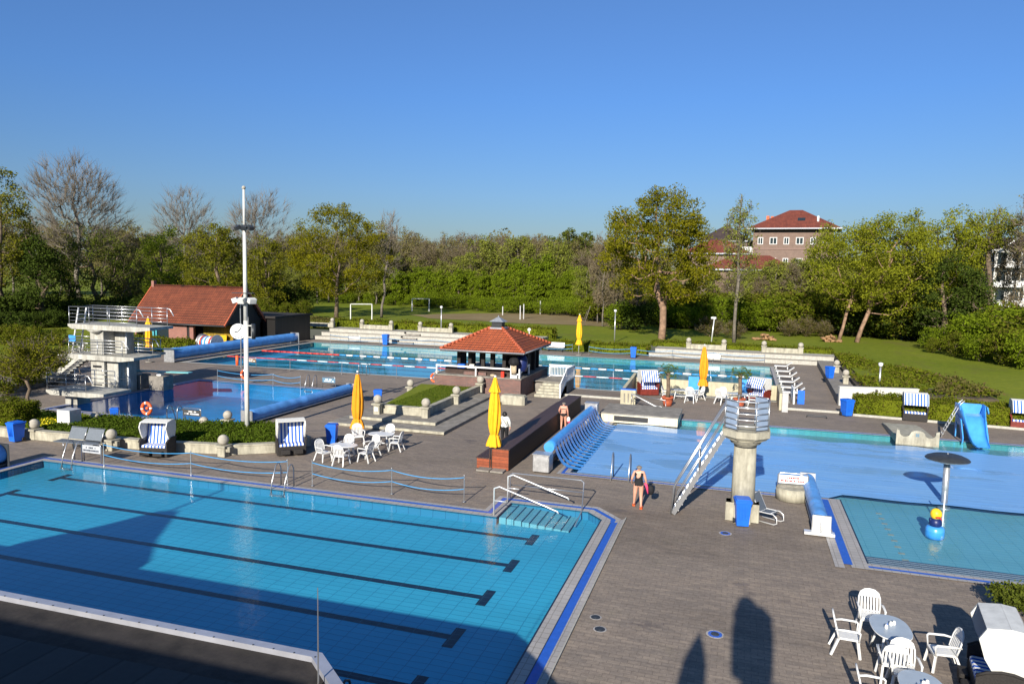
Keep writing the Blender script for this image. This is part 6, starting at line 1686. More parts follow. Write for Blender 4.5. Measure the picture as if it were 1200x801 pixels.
# ------------------------------------------------------------------ people
def person(name_label, x, y, z, rot, P, parts, hair='hair_grey', skin='skin', extra=None, s=1.0, girth=1.0):
    """P: joint overrides; a standing figure facing +Y"""
    J = dict(pelvis=(0, 0, .93), waist=(0, 0, 1.08), chest=(0, .0, 1.27), neck=(0, -.01, 1.43), throat=(0, 0, 1.48), skull=(0, .015, 1.55), crown=(0, .01, 1.60),
             hipL=(-.10, 0, .90), hipR=(.10, 0, .90), kneeL=(-.11, .02, .49), kneeR=(.11, .02, .49), ankL=(-.11, -.02, .09), ankR=(.11, -.02, .09), toeL=(-.12, .13, .03), toeR=(.12, .13, .03),
             shL=(-.17, -.01, 1.37), shR=(.17, -.01, 1.37), elL=(-.23, -.02, 1.10), elR=(.23, -.02, 1.10), wrL=(-.25, .05, .87), wrR=(.25, .05, .87), paL=(-.255, .07, .80), paR=(.255, .07, .80))
    J.update(P); g = girth
    R = dict(pelvis=.145 * g, waist=.115 * g, chest=.135 * g, neck=.06, throat=.05, skull=.083, crown=.07, hipL=.105 * g, hipR=.105 * g, kneeL=.062 * g, kneeR=.062 * g, ankL=.038, ankR=.038, toeL=.032, toeR=.032,
             shL=.062 * g, shR=.062 * g, elL=.042 * g, elR=.042 * g, wrL=.028, wrR=.028, paL=.032, paR=.032)
    E_ = [('pelvis', 'waist'), ('waist', 'chest'), ('chest', 'neck'), ('neck', 'throat'), ('throat', 'skull'), ('skull', 'crown'), ('pelvis', 'hipL'), ('pelvis', 'hipR'), ('hipL', 'kneeL'), ('hipR', 'kneeR'), ('kneeL', 'ankL'), ('kneeR', 'ankR'),
          ('ankL', 'toeL'), ('ankR', 'toeR'), ('chest', 'shL'), ('chest', 'shR'), ('shL', 'elL'), ('shR', 'elR'), ('elL', 'wrL'), ('elR', 'wrR'), ('wrL', 'paL'), ('wrR', 'paR')]
    names = list(J); V = [Vector(J[k]) for k in names]; rad = [R[k] for k in names]; ed = [(names.index(a), names.index(b)) for a, b in E_]
    for s_ in 'LR':
        pa, wr = Vector(J['pa' + s_]), Vector(J['wr' + s_]); d = (pa - wr).normalized(); side = Vector((1 if s_ == 'R' else -1, 0, 0)); fw = d.cross(side).normalized()
        if fw.y < 0: fw = -fw
        for f_ in range(4):
            off = fw * (.030 - .018 * f_); L = (.070, .080, .074, .058)[f_]
            a = pa + d * .025 + off; b = a + d * L * .5 + side * -.006; c = b + d * L * .45 + side * -.02
            i = len(V); V += [a, b, c]; rad += [.010, .009, .007]; ed += [(names.index('pa' + s_), i), (i, i + 1), (i + 1, i + 2)]
        a = wr.lerp(pa, .55) + fw * .030; b = a + fw * .022 + d * .025; c = b + d * .028; i = len(V); V += [a, b, c]; rad += [.012, .010, .008]; ed += [(names.index('pa' + s_), i), (i, i + 1), (i + 1, i + 2)]
    me = bpy.data.meshes.new('tmp'); me.from_pydata([tuple(v) for v in V], ed, []); ob = bpy.data.objects.new('tmp', me); COL.objects.link(ob)
    md = ob.modifiers.new('s', 'SKIN'); md.use_smooth_shade = True
    for i, r_ in enumerate(rad):
        sv = me.skin_vertices[0].data[i]; sv.radius = (r_, r_ * (.80 if i < 3 else 1)); sv.use_root = (i == 0)
    sb = ob.modifiers.new('b', 'SUBSURF'); sb.levels = 2; sb.render_levels = 2
    dg = bpy.context.evaluated_depsgraph_get(); body = bpy.data.meshes.new_from_object(ob.evaluated_get(dg)); bpy.data.objects.remove(ob)
    body.materials.clear(); body.materials.append(M[skin])
    t = bpy.data.objects.new('person', None); COL.objects.link(t); t.location = (x, y, z); t.rotation_euler = (0, 0, rot); t.scale = (s, s, s); tag(t, name_label, 'person')
    # face: nose, ears on the same mesh
    bm = bmesh.new(); bm.from_mesh(body)
    H = Vector(J['skull'])
    for c_, r_, sc_ in ((H + Vector((0, .088, -.01)), .016, (.8, 1.2, 1.3)), (H + Vector((-.082, -.005, -.005)), .02, (.5, .8, 1.3)), (H + Vector((.082, -.005, -.005)), .02, (.5, .8, 1.3))):
        bmesh.ops.create_icosphere(bm, subdivisions=2, radius=r_, matrix=Matrix.Translation(c_) @ Matrix.Diagonal((*sc_, 1)))
    bm.to_mesh(body); bm.free()
    for p in body.polygons: p.use_smooth = True
    bo = bpy.data.objects.new('body', body); COL.objects.link(bo); bo.parent = t
    nrm = [Vector(v.normal) for v in body.vertices]; co = [Vector(v.co) for v in body.vertices]
    for pname, pm, pred, off in parts:
        q = MB(); mp = {}
        for p in body.polygons:
            c = Vector(p.center)
            if pred(c):
                ids = []
                for vi in p.vertices:
                    if vi not in mp: mp[vi] = len(q.v); q.v.append(tuple(co[vi] + nrm[vi] * off))
                    ids.append(mp[vi])
                q.face(ids, 0, True)
        if q.f: q.build(pname, pm, t)
    q = MB(); mp = {}
    for p in body.polygons:
        c = Vector(p.center)
        if c.z > H.z - .05 and abs(c.x) < .1 and (c.y < .045 + (c.z - H.z) * .55 or c.z > H.z + .075) and not (c.z < H.z and c.y > -.0):
            ids = []
            for vi in p.vertices:
                if vi not in mp: mp[vi] = len(q.v); q.v.append(tuple(co[vi] + nrm[vi] * .018))
                ids.append(mp[vi])
            q.face(ids, 0, True)
    if q.f: q.build('hair', hair, t)
    for sx in (-1, 1):
        e_ = MB(); e_.sphere(tuple(H + Vector((sx * .032, .076, .012))), .011, 0, 8); e_.build('eye', 'sign_white', t)
    m = MB(); m.sphere(tuple(H + Vector((0, .080, -.042))), .016, 0, 8, (1.3, .4, .35)); m.build('mouth', 'terracotta', t)
    if extra: extra(t, J)
    return t
def suit(c): return .86 < c.z < 1.37 and abs(c.x) < .158 and not (c.z > 1.17 and c.y < -.03 and abs(c.x) < .07 * (1 - (1.37 - c.z) * .6) + .008) and not (c.z < .93 and abs(c.x) > .09 + (c.z - .86) * 1.1)
def straps(t, J):
    for s_, mt in (('L', 'orange_sandal'), ('R', 'orange_sandal')):
        a = Vector(J['ank' + s_]); b = Vector(J['toe' + s_]); m = MB(); m.obox((a.x, a.y - .04, a.z - .075), (b.x, b.y + .03, b.z - .02), .095, .03); m.obox((a.x, b.y - .05, b.z + .035), (a.x, b.y - .01, b.z + .04), .10, .04); m.build('sandal', mt, t)
def ex1(t, J):
    straps(t, J)
    w_ = Vector(J['paR'])
    m = MB(); m.tube([(w_.x - .05, w_.y - .05, w_.z + .10), (w_.x, w_.y, w_.z - .05), (w_.x + .05, w_.y - .03, w_.z - .30)], [.05, .055, .02], 8); tw_ = m.build('pink_towel', 'pink_cloth', t)
x, y = G(745, 594)
person('grey haired person in a black swimsuit and orange sandals walking towards the pool', x + .08, y, 0, RAD(4),
       dict(kneeL=(-.13, .03, .49), ankL=(-.16, .12, .11), toeL=(-.19, .25, .05), kneeR=(.10, .0, .48), ankR=(.12, -.14, .09), toeR=(.13, -.0, .035), elL=(-.26, -.03, 1.11), wrL=(-.27, .12, .95), paL=(-.27, .17, .90), elR=(.25, -.02, 1.11), wrR=(.29, .07, .91), paR=(.30, .09, .85)),
       [('swimsuit', 'black_cloth', suit, .007)], 'hair_grey', 'skin', ex1, 1.0, 1.12)
bagp = MB(); bagp.sphere((0, 0, .28), .16, 0, 12, (.9, .6, 1.2)); bagp.tube([(-.1, 0, .4), (0, 0, .62), (.1, 0, .4)], .014, 6); a = bagp.build('dark_bag', 'black_cloth'); a.location = (x + .50, y + .22, .38); tag(a, 'dark bag carried beside the person in the black swimsuit', 'bag')
x, y = G(660, 504)
def ex2(t, J):
    m = MB(); m.box(-.13, .13, -.095, -.075, 1.24, 1.27); m.build('bikini_strap', 'black_cloth', t)
    w_ = Vector(J['paR']); m = MB(); m.sphere((w_.x + .03, w_.y, w_.z - .17), .14, 0, 12, (.8, .6, 1.2)); m.sphere((w_.x + .05, w_.y - .02, w_.z - .30), .09, 1, 10, (1, .7, .8)); m.tube([(w_.x, w_.y, w_.z), (w_.x + .02, w_.y, w_.z - .08)], .015, 6); m.build('carried_bag', ['white_cloth', 'pink_cloth'], t)
person('grey haired person in a black bikini carrying a bag beside the dark bench', x, y, 0, RAD(10),
       dict(kneeL=(-.11, .05, .49), ankL=(-.12, -.06, .09), toeL=(-.13, .08, .03), kneeR=(.11, .04, .49), ankR=(.12, .06, .09), toeR=(.14, .2, .03), elL=(-.27, .02, 1.12), wrL=(-.22, .14, .98), paL=(-.20, .18, .94)),
       [('bikini', 'black_cloth', lambda c: .84 < c.z < 1.0 and abs(c.x) < .2 and not (c.z < .90 and abs(c.x) > .13), .008)], 'hair_grey', 'skin_tan', ex2, .98, 1.15)
x, y = G(591, 521)
def ex3(t, J):
    m = MB(); m.sphere((0, -.02, 1.53), .115, 0, 16, (1.05, 1.0, 1.25)); m.build('long_hair', 'hair_black', t)
    m = MB(); m.tube([(-.12, -.12, 1.40), (.05, -.155, 1.2), (.16, -.12, 1.0)], .012, 5); m.build('bag_strap', 'grey_beam', t)
person('person in white jacket and dark trousers with long black hair behind the tiered bench', x, y, 0, RAD(-4), dict(elR=(.27, -.02, 1.12), wrR=(.26, .08, .93)),
       [('jacket', 'white_cloth', lambda c: .92 < c.z < 1.44 and not (c.z < .95 and abs(c.x) > .2), .030), ('trousers', 'black_cloth', lambda c: .10 < c.z < .95 and abs(c.x) < .2, .016), ('shoe', 'black_cloth', lambda c: c.z <= .10, .008)], 'hair_black', 'skin', ex3, 1.03, 1.0)
person('person holding up a camera on the roof, seen only as a shadow on the paving', .22, -.45, 7.3, 0,
       dict(skull=(-.16, .015, 1.57), crown=(-.16, .01, 1.66), elL=(-.34, .08, 1.22), wrL=(-.20, .22, 1.45), paL=(-.16, .25, 1.50), elR=(.34, .08, 1.20), wrR=(.06, .22, 1.47), paR=(.02, .25, 1.52), neck=(-.03, .0, 1.45)),
       [('coat', 'black_cloth', lambda c: .80 < c.z < 1.44 and not (c.y > .2), .07), ('trousers', 'black_cloth', lambda c: .10 < c.z <= .84 and abs(c.x) < .2, .03)], 'hair_black', 'skin', lambda t, J: (MB().sphere((-.16, 0, 1.52), .21, 0, 18, (1, .9, 1.1)).build('hood', 'black_cloth', t), MB().lathe(0, 0, [(.38, .1), (.42, .6), (.43, 1.0), (.40, 1.18), (.28, 1.28), (.1, 1.33)], 20, 0, lambda a, z: 1 - .35 * abs(math.sin(a))).build('shadow_bulk', 'black_cloth', t)), 1.16, 1.3)  # hood ball and coat lathe are unseen shapes added to broaden the shadow
m = MB(); m.cyl(0, 0, 0, .9, .02, n=8); m.lathe(0, 0, [(.31, .0), (.30, .5), (.26, .95), (.15, 1.3), (.01, 1.62)], 16)  # unseen pointed shape, added for the shadow it throws on the paving
a = m.build('shadow_parasol', 'grey_beam'); a.location = (-1.02, -.5, 6.62); tag(a, 'unseen folded parasol shape added on the roof to throw a pointed shadow left of the photographer', 'parasol')

# ------------------------------------------------------------------ houses beyond the park
def house(name, label, x, y, z, w_, d_, h, rh, rz, wall, roofm, hip=.5, floors=2, cols=5, wr=None, ov=.6, win='window_white', right=True):
    t = thing(name, label, 'house', (x, y, z), rz)
    m = MB(); m.box(-w_ / 2, w_ / 2, -d_ / 2, d_ / 2, 0, h); m.build('wall', wall, t)
    m = MB(); a, b = w_ / 2 + ov, d_ / 2 + ov; e = min(a, b) * hip * 2 if hip else 0; rl = a - (b if hip else 0)
    rl = max(rl, .2) if hip else a
    A, B, C_, D, E1, F1 = (-a, -b, h), (a, -b, h), (a, b, h), (-a, b, h), (-rl, 0, h + rh), (rl, 0, h + rh)
    sl = math.hypot(b, rh)
    m.quad(A, B, F1, E1, 0, [(-a, 0), (a, 0), (rl, sl), (-rl, sl)]); m.quad(C_, D, E1, F1, 0, [(-a, 0), (a, 0), (rl, sl), (-rl, sl)])
    for tri in ((B, C_, F1), (D, A, E1)):
        k = len(m.v); m.v += [tuple(q_) for q_ in tri]; m.face((k, k + 1, k + 2), 0, False, [(-b, 0), (b, 0), (0, sl)])
    k = len(m.v); m.v += [(p[0], p[1], p[2] - .02) for p in (A, B, C_, D)]; m.face((k + 3, k + 2, k + 1, k), 1)
    rf_ = m.build('roof', [roofm, 'grey_beam'], t)
    g_ = MB(); g_.box(-a, a, -b - .12, -b, h - .22, h + .02); g_.box(a, a + .12, -b, b, h - .22, h + .02); g_.build('gutter', 'lead', rf_)
    for f_ in range(floors):
        for c in range(cols):
            u = -w_ / 2 + (c + .5) * w_ / cols; zz = 1.0 + f_ * (h / floors); ww = 1.5 if c % 2 else 1.1
            fm = MB(); fm.box(u - ww / 2, u + ww / 2, -d_ / 2 - .06, -d_ / 2, zz, zz + 1.5); wn_ = fm.build('window', 'window_white', t)
            gm = MB(); gm.box(u - ww / 2 + .14, u - .06, -d_ / 2 - .08, -d_ / 2 - .062, zz + .14, zz + 1.36); gm.box(u + .06, u + ww / 2 - .14, -d_ / 2 - .08, -d_ / 2 - .062, zz + .14, zz + 1.36); gm.build('pane', 'glass_dark', wn_)
    return t, rf_
# big brick apartment house with hipped red roof
ah, arf = house('apartment_house', 'brick apartment house with hipped red roof, orange chimneys and a skylight', 10.4, 172, 1.5, 15.6, 13, 17.4, 4.3, RAD(-6), 'brick_house', 'roof_house', .5, 4, 6, ov=1.4)
m = MB(); m.box(-7.85, 7.85, -6.62, -6.5, 13.0, 13.25); m.box(-8.0, -7.8, -6.6, 6, 0, 17.4); m.build('string_course', 'mauve_render', ah)
m = MB(); m.box(-5.9, -5.3, -1.8, -1.0, 18.6, 20.4); m.box(-5.0, -4.4, -1.8, -1.0, 18.6, 20.3); m.build('chimney', 'chimney_orange', arf)
m = MB(); m.obox((.6, -4.3, 19.4), (2.1, -4.3, 19.4), 1.2, .16, up=(0, -.5, .86)); m.build('skylight', 'glass_dark', arf)
m = MB(); m.cyl(4.6, -5.0, 18.2, 20.0, .22, n=10); m.build('vent_pipe', 'sign_white', arf)
for k in range(3):
    m = MB(); m.box(-10.4, -7.85, -5, 4, 4.2 * k + 4.0, 4.2 * k + 4.25); m.box(-10.4, -10.3, -5, 4, 4.2 * k + 4.25, 4.2 * k + 5.2); m.box(-10.4, -7.85, -5.0, -4.9, 4.2 * k + 4.25, 4.2 * k + 5.2); m.build('balcony', 'window_white', ah)
for k in range(3): 
    m = MB(); m.box(-10.3, -10.1, -4.9 + k * 4.2, -4.7 + k * 4.2, 0, 17.3); m.build('balcony_post', 'grey_beam', ah)
house('row_house', 'row house with long red roof and white dormers behind the slim tree', -4.8, 150, 1, 12, 9, 12, 2.7, RAD(-4), 'brick_house', 'roof_house', .4, 2, 6)
house('row_house', 'lower row house with faded red roof in front of the apartment house', 1.2, 132, 1, 14, 8, 8.9, 2.4, RAD(-3), 'brick_house', 'roof_house', .4, 1, 8)
house('row_house', 'white walled house with red roof low between the apartment house and the willows', 13.5, 140, 1, 9, 8, 7.2, 2.2, RAD(-5), 'render_white', 'roof_house', .4, 2, 4)
house('dark_roofed_house', 'house with dark tiled hipped roof behind the red row house', -4.0, 178, 1, 11, 10, 15.6, 3.6, RAD(-4), 'brick_house', 'roof_house_dark', .5, 3, 4)
# white balcony building at the right edge
wb = thing('balcony_building', 'white apartment building with stacked balconies at the right edge', 'building', (52, 138, 1), RAD(-14))
m = MB(); m.box(-13, 18, 0, 12, 0, 13); m.build('wall', 'render_white', wb)
for k in range(4):
    for q in range(6):
        u = -12.6 + q * 5.1; zz = .4 + k * 3.2
        m = MB(); m.box(u, u + 4.4, -1.7, 0, zz + 0, zz + .22); m.box(u, u + 4.4, -1.7, -1.58, zz + .22, zz + 1.05 if (q + k) % 3 else zz + .5); m.box(u, u + .16, -1.7, -.0, zz + .22, zz + 2.9); m.box(u + 4.24, u + 4.4, -1.7, 0, zz + .22, zz + 2.9)
        bb = m.build('balcony', 'window_white', wb)
        m = MB(); m.box(u + .5, u + 1.7, -.06, -.01, zz + .3, zz + 2.5); m.box(u + 2.6, u + 3.7, -.06, -.01, zz + 1.0, zz + 2.4); m.build('balcony_door', 'glass_dark', bb)
m = MB()
for (u, h_, w_) in ((-8.5, 2.6, 3.4), (0, 3.2, 4.0), (9, 2.4, 3.4)):
    m.obox((u - w_, -1.2, 13.0), (u, -1.2, 13 + h_), .25, .5, up=(0, 1, 0)); m.obox((u, -1.2, 13 + h_), (u + w_, -1.2, 13), .25, .5, up=(0, 1, 0))
m.build('gable_trim', 'window_white', wb)
m = MB(); m.prism([(.5, 13), (11.5, 13), (6, 15.2)], 'x', -13, 18); m.build('roof', 'roof_house_dark', wb)
# ------------------------------------------------------------------ vegetation
def at(px, Y):
    return Y * math.tan(math.atan((px - 600) / FPX) + YAW)
def zpx(X, Y, py):
    lo, hi = -20.0, 80.0
    for _ in range(40):
        m_ = (lo + hi) / 2; q_ = CM @ np.array([X, Y, m_ - HCAM]); v_ = 400.5 + FPX * q_[1] / q_[2]
        if v_ > py: lo = m_
        else: hi = m_
    return lo
def mesh_np(name, V, F, mats, parent=None, smooth=False):
    me = bpy.data.meshes.new(name); V = np.asarray(V, np.float32); F = np.asarray(F, np.int32); k = F.shape[1]
    me.vertices.add(len(V)); me.vertices.foreach_set('co', V.ravel()); me.loops.add(F.size); me.loops.foreach_set('vertex_index', F.ravel())
    me.polygons.add(len(F)); me.polygons.foreach_set('loop_start', np.arange(0, F.size, k, dtype=np.int32))
    me.update(calc_edges=True)
    for q in (mats if isinstance(mats, (list, tuple)) else [mats]): me.materials.append(M[q])
    if smooth: me.polygons.foreach_set('use_smooth', np.ones(len(F), bool))
    o = bpy.data.objects.new(name, me); COL.objects.link(o)
    if parent is not None: o.parent = parent
    return o
def leaves_np(rg, C, size, asp=.6, upb=0.0):
    """a small bent leaf spray at every centre"""
    n = len(C); a = rg.normal(size=(n, 3)); a[:, 2] += upb; a /= np.linalg.norm(a, axis=1)[:, None] + 1e-9
    b = rg.normal(size=(n, 3)); b -= a * (a * b).sum(1)[:, None]; b /= np.linalg.norm(b, axis=1)[:, None] + 1e-9
    s = (size * rg.uniform(.55, 1.25, n))[:, None]
    a = a * s * .5; b = b * s * .5 * asp
    V = np.stack([C - a, C + b * rg.uniform(.7, 1.1, (n, 1)), C + a, C - b * rg.uniform(.7, 1.1, (n, 1))], 1).reshape(-1, 3)
    return V, np.arange(4 * n).reshape(-1, 4)
def branches(mb, rg, att, h0, lean, r0, top, nt=7, kink=.25, seg=2):
    """grow limbs from a trunk towards attractor points; returns nothing, adds tubes"""
    nodes = []; par = []; 
    for i in range(nt + 1):
        u = i / nt; nodes.append(np.array([lean[0] * u ** 1.3 + rg.normal() * kink * (0 < i), lean[1] * u ** 1.3 + rg.normal() * kink * (0 < i), top * u])); par.append(i - 1)
    ax = np.array([lean[0], lean[1], top]); 
    order = np.argsort([np.linalg.norm((a - ax * (a[2] / top))[:2]) + .3 * abs(a[2] - top * .6) for a in att])
    first = max(1, int(nt * h0))
    for oi in order:
        a = att[oi]; NN = np.array(nodes); d = np.linalg.norm(NN - a, axis=1) + np.maximum(0, NN[:, 2] - a[2] + .3) * 1.6
        d[:first] += 1000; j = int(np.argmin(d)); p = NN[j]; prev = j
        for k in range(1, seg + 1):
            u = k / seg; q = p + (a - p) * u + np.array([0, 0, 1]) * math.sin(u * PI) * -.08 * np.linalg.norm(a - p) + rg.normal(size=3) * kink * .5 * (u < 1)
            nodes.append(q); par.append(prev); prev = len(nodes) - 1
    cnt = np.ones(len(nodes))
    for i in range(len(nodes) - 1, 0, -1): cnt[par[i]] += cnt[i]
    R = r0 * np.sqrt(cnt / cnt[0]); R[:nt + 1] = np.maximum(R[:nt + 1], r0 * (1 - .75 * np.arange(nt + 1) / nt))
    R[0] *= 1.25
    mb.tube([nodes[i] for i in range(nt + 1)], [R[i] for i in range(nt + 1)], 8)
    for i in range(nt + 1, len(nodes)):
        a, b = nodes[par[i]], nodes[i]
        mb.tube([a, b], [min(R[par[i]], R[i] * 1.25), R[i]], 5 if R[i] > .05 else 3, cap=False)
    return nodes
def crown_pts(rg, n, cen, rad, shell=.45, lump=.22, flat=0.0):
    d = rg.normal(size=(n, 3)); d /= np.linalg.norm(d, axis=1)[:, None]
    L = rg.normal(size=(6, 3)); L /= np.linalg.norm(L, axis=1)[:, None]; A = rg.uniform(-1, 1, 6)
    f = 1 + lump * (np.maximum(0, d @ L.T) ** 3 @ A)
    u = rg.uniform(0, 1, n) ** (1 / 3.0); u = shell + (1 - shell) * u if shell > 0 else u
    return np.array(cen) + d * (u * f)[:, None] * np.array(rad)
def make_tree(name, label, x, y, z, h, cen, rad, leafm, barkm='bark', nclump=90, per=110, lsize=.3, csize=1.0, r0=.35, lean=(0, 0), seed=1, group=None, top=None, twigs=0, shell=.4, lump=.3, kink=.25, cat='tree', trunk0=.3):
    t = thing(name, label, cat, (x, y, z), 0, group); rg = np.random.default_rng(seed)
    att = crown_pts(rg, nclump, cen, rad, shell, lump)
    mb = MB(); nodes = branches(mb, rg, att, trunk0, lean, r0, top or h * .8, kink=kink)
    if twigs:
        tw = MB(); tip = att
        for p in tip:
            out = p - np.array([lean[0] * .7, lean[1] * .7, cen[2] - rad[2] * .7]); out /= np.linalg.norm(out)
            for k in range(twigs):
                d = out + rg.normal(size=3) * .42; d[2] = abs(d[2]) * .7 + .25; d /= np.linalg.norm(d); L = csize * rg.uniform(.5, 1.3)
                q0 = p - d * L * .15; q1 = p + d * L * .5 + rg.normal(size=3) * .06; q2 = q1 + (d + rg.normal(size=3) * .25) * L * .5
                tw.tube([q0, q1, q2], [.022, .014, .006], 3, cap=False)
        if leafm is None: tw.build('crown', 'twig_grey' if barkm == 'bark_grey' else 'twig_brown', t)
        else: tw.build('twigs', 'twig_brown', t)
    mb.build('trunk', barkm, t)
    if leafm is not None:
        C = np.repeat(att, per, 0); o = rg.normal(size=(len(C), 3)); o /= np.linalg.norm(o, axis=1)[:, None]
        o *= (rg.uniform(0, 1, len(C)) ** .5)[:, None] * csize; o[:, 2] *= .75
        k = np.repeat(rg.uniform(.65, 1.3, len(att)), per)[:, None]
        V, F = leaves_np(rg, C + o * k, lsize, .65); mesh_np('crown', V, F, leafm, t)
    return t
T = make_tree
def tree_px(name, label, base, topy, wpx, leafm, z=.9, Y=None, botf=.3, **kw):
    """tree whose foot is seen at pixel base (or at distance Y on that bearing)"""
    if Y is None: x, y = G(base[0], base[1], z)
    else: x, y = at(base[0], Y), Y
    zt = zpx(x, y, topy); h = zt - z; dep = CM[2] @ np.array([x, y, h / 2 - HCAM]); r = wpx / 2 * dep / FPX
    cx = kw.pop('cx', 0); lo = h * botf; cen = (cx, 0, (lo + h) / 2); rad = (r, r, (h - lo) / 2)
    cs = kw.get('csize', 1.0)
    rad = (max(.6, r - cs * .6), max(.6, r - cs * .6), max(.6, (h - lo) / 2 - cs * .45))
    return T(name, label, x, y, z, h, cen, rad, leafm, **kw)

# --- single trees one can point at
tree_px('oak_tree', 'large olive green tree with reddish bark right of the middle', (775, 401), 221, 150, 'leaf_oak', z=.8, botf=.24, barkm='bark_red', nclump=230, per=140, lsize=.28, csize=1.15, r0=.40, lean=(-1.4, 0), seed=11, shell=.25, lump=.25, cx=-.8)
tree_px('oak_tree', 'full olive green tree standing alone behind the left end of the far pool', (394, 372), 234, 116, 'leaf_oak', z=.9, botf=.16, nclump=210, per=130, lsize=.28, csize=1.15, r0=.30, seed=12, lump=.2, shell=.3)
tree_px('alder_tree', 'slim sparse tree with straight trunk right of the big oak', (860, 402), 223, 46, 'leaf_forest_green', z=.8, botf=.28, barkm='bark_grey', nclump=150, per=26, lsize=.24, csize=.75, r0=.19, seed=13, shell=0.0, twigs=3, lump=.3, top=17.5, kink=.12)
tree_px('birch_tree', 'bare pale stemmed leaning tree right of the lone olive tree', (447, 372), 244, 40, None, z=.9, botf=.35, barkm='bark_grey', nclump=220, twigs=4, csize=1.1, r0=.20, lean=(1.9, 0), seed=14, cx=1.5, shell=0)
tree_px('bare_tree', 'tall bare spreading tree towering at the far left', (92, 380), 178, 128, None, z=.5, Y=88, botf=.28, barkm='bark_grey', nclump=520, twigs=8, csize=1.8, r0=.34, seed=15, shell=.0, lump=.15, kink=.22, trunk0=.2)
tree_px('bare_tree', 'bare grey tree behind the light green tree', (217, 350), 219, 78, None, z=.9, Y=130, botf=.3, barkm='bark_grey', nclump=360, twigs=8, csize=2.0, r0=.26, seed=16, shell=0)
tree_px('bare_tree', 'bare grey tree behind the top of the flagpole', (300, 350), 221, 78, None, z=.9, Y=135, botf=.3, barkm='bark_grey', nclump=360, twigs=8, csize=2.0, r0=.26, seed=17, shell=0)
tree_px('light_tree', 'light green round tree left of the hut roof ridge', (190, 350), 259, 68, 'leaf_light', z=.9, Y=104, botf=.1, nclump=90, per=110, lsize=.34, csize=1.3, r0=.3, seed=18)
tree_px('olive_tree', 'wide olive green tree behind the hut roof', (256, 350), 253, 90, 'leaf_olive', z=.9, Y=100, botf=.1, nclump=110, per=120, lsize=.32, csize=1.3, r0=.35, seed=19)
tree_px('olive_tree', 'smaller olive green tree just right of the flagpole', (312, 350), 272, 52, 'leaf_olive', z=.9, Y=102, botf=.1, nclump=70, per=110, lsize=.32, csize=1.2, r0=.3, seed=20)
tree_px('olive_tree', 'tall olive tree cut by the left edge of the photo', (2, 420), 192, 90, 'leaf_olive', z=.5, Y=72, botf=.15, nclump=120, per=90, lsize=.30, csize=1.2, r0=.4, seed=21)
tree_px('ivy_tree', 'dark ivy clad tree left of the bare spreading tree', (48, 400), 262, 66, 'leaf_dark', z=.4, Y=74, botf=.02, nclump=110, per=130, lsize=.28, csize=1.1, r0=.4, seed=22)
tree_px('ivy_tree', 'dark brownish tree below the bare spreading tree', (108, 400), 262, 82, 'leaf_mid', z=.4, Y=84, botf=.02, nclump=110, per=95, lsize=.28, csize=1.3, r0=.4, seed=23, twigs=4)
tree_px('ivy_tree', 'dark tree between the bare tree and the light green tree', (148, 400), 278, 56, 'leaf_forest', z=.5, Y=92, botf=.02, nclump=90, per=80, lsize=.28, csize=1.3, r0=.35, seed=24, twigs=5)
tree_px('willow_tree', 'willow with slim trunk leaning right, left one of the leaning pair', (983, 399), 252, 100, 'leaf_willow', z=.9, botf=.2, barkm='bark_red', nclump=130, per=120, lsize=.26, csize=1.15, r0=.19, lean=(3.2, 2), seed=31, cx=.6, shell=.2)
tree_px('willow_tree', 'willow with thicker trunk leaning right, right one of the leaning pair', (1004, 401), 245, 124, 'leaf_willow', z=.9, botf=.18, barkm='bark_red', nclump=160, per=125, lsize=.26, csize=1.2, r0=.24, lean=(4.0, 2), seed=32, cx=3.6, shell=.2)
tree_px('willow_tree', 'tall olive willow in the middle of the right tree group', (1092, 400), 241, 120, 'leaf_willow', z=.9, Y=104, botf=.15, nclump=170, per=125, lsize=.28, csize=1.25, r0=.35, seed=33, shell=.2)
tree_px('willow_tree', 'tall sparse willow in front of the white balcony building', (1156, 400), 240, 76, 'leaf_willow', z=.9, Y=108, botf=.62, nclump=90, per=60, lsize=.26, csize=1.15, r0=.3, seed=34, shell=.0, twigs=3)
tree_px('willow_tree', 'brownish sparse tree cut by the right edge of the photo', (1202, 400), 226, 60, 'leaf_forest', z=.9, Y=100, botf=.5, nclump=90, per=16, lsize=.26, csize=1.2, r0=.3, seed=35, shell=.0, twigs=5)
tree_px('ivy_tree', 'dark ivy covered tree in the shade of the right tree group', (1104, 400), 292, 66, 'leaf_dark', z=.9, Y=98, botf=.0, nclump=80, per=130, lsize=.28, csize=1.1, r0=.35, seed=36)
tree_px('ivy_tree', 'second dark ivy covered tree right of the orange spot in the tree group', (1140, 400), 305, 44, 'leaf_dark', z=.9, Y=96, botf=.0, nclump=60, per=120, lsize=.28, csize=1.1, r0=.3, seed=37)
tree_px('willow_tree', 'paler willow filling the gap right of the apartment house', (962, 400), 268, 60, 'leaf_forest_green', z=.9, Y=122, botf=.1, nclump=90, per=90, lsize=.34, csize=1.3, r0=.3, seed=38)
# small tree in the foreground left
x, y = G(33, 483)
T('small_tree', 'small round headed tree with forked trunk at the left edge of the deck', x, y, 0, 5.0, (.15, 0, 3.35), (1.75, 1.75, 1.2), 'leaf_olive', 'bark', 110, 80, .11, .50, .10, (.25, 0), 41, None, 3.3, twigs=3, shell=0, lump=.5, kink=.06)

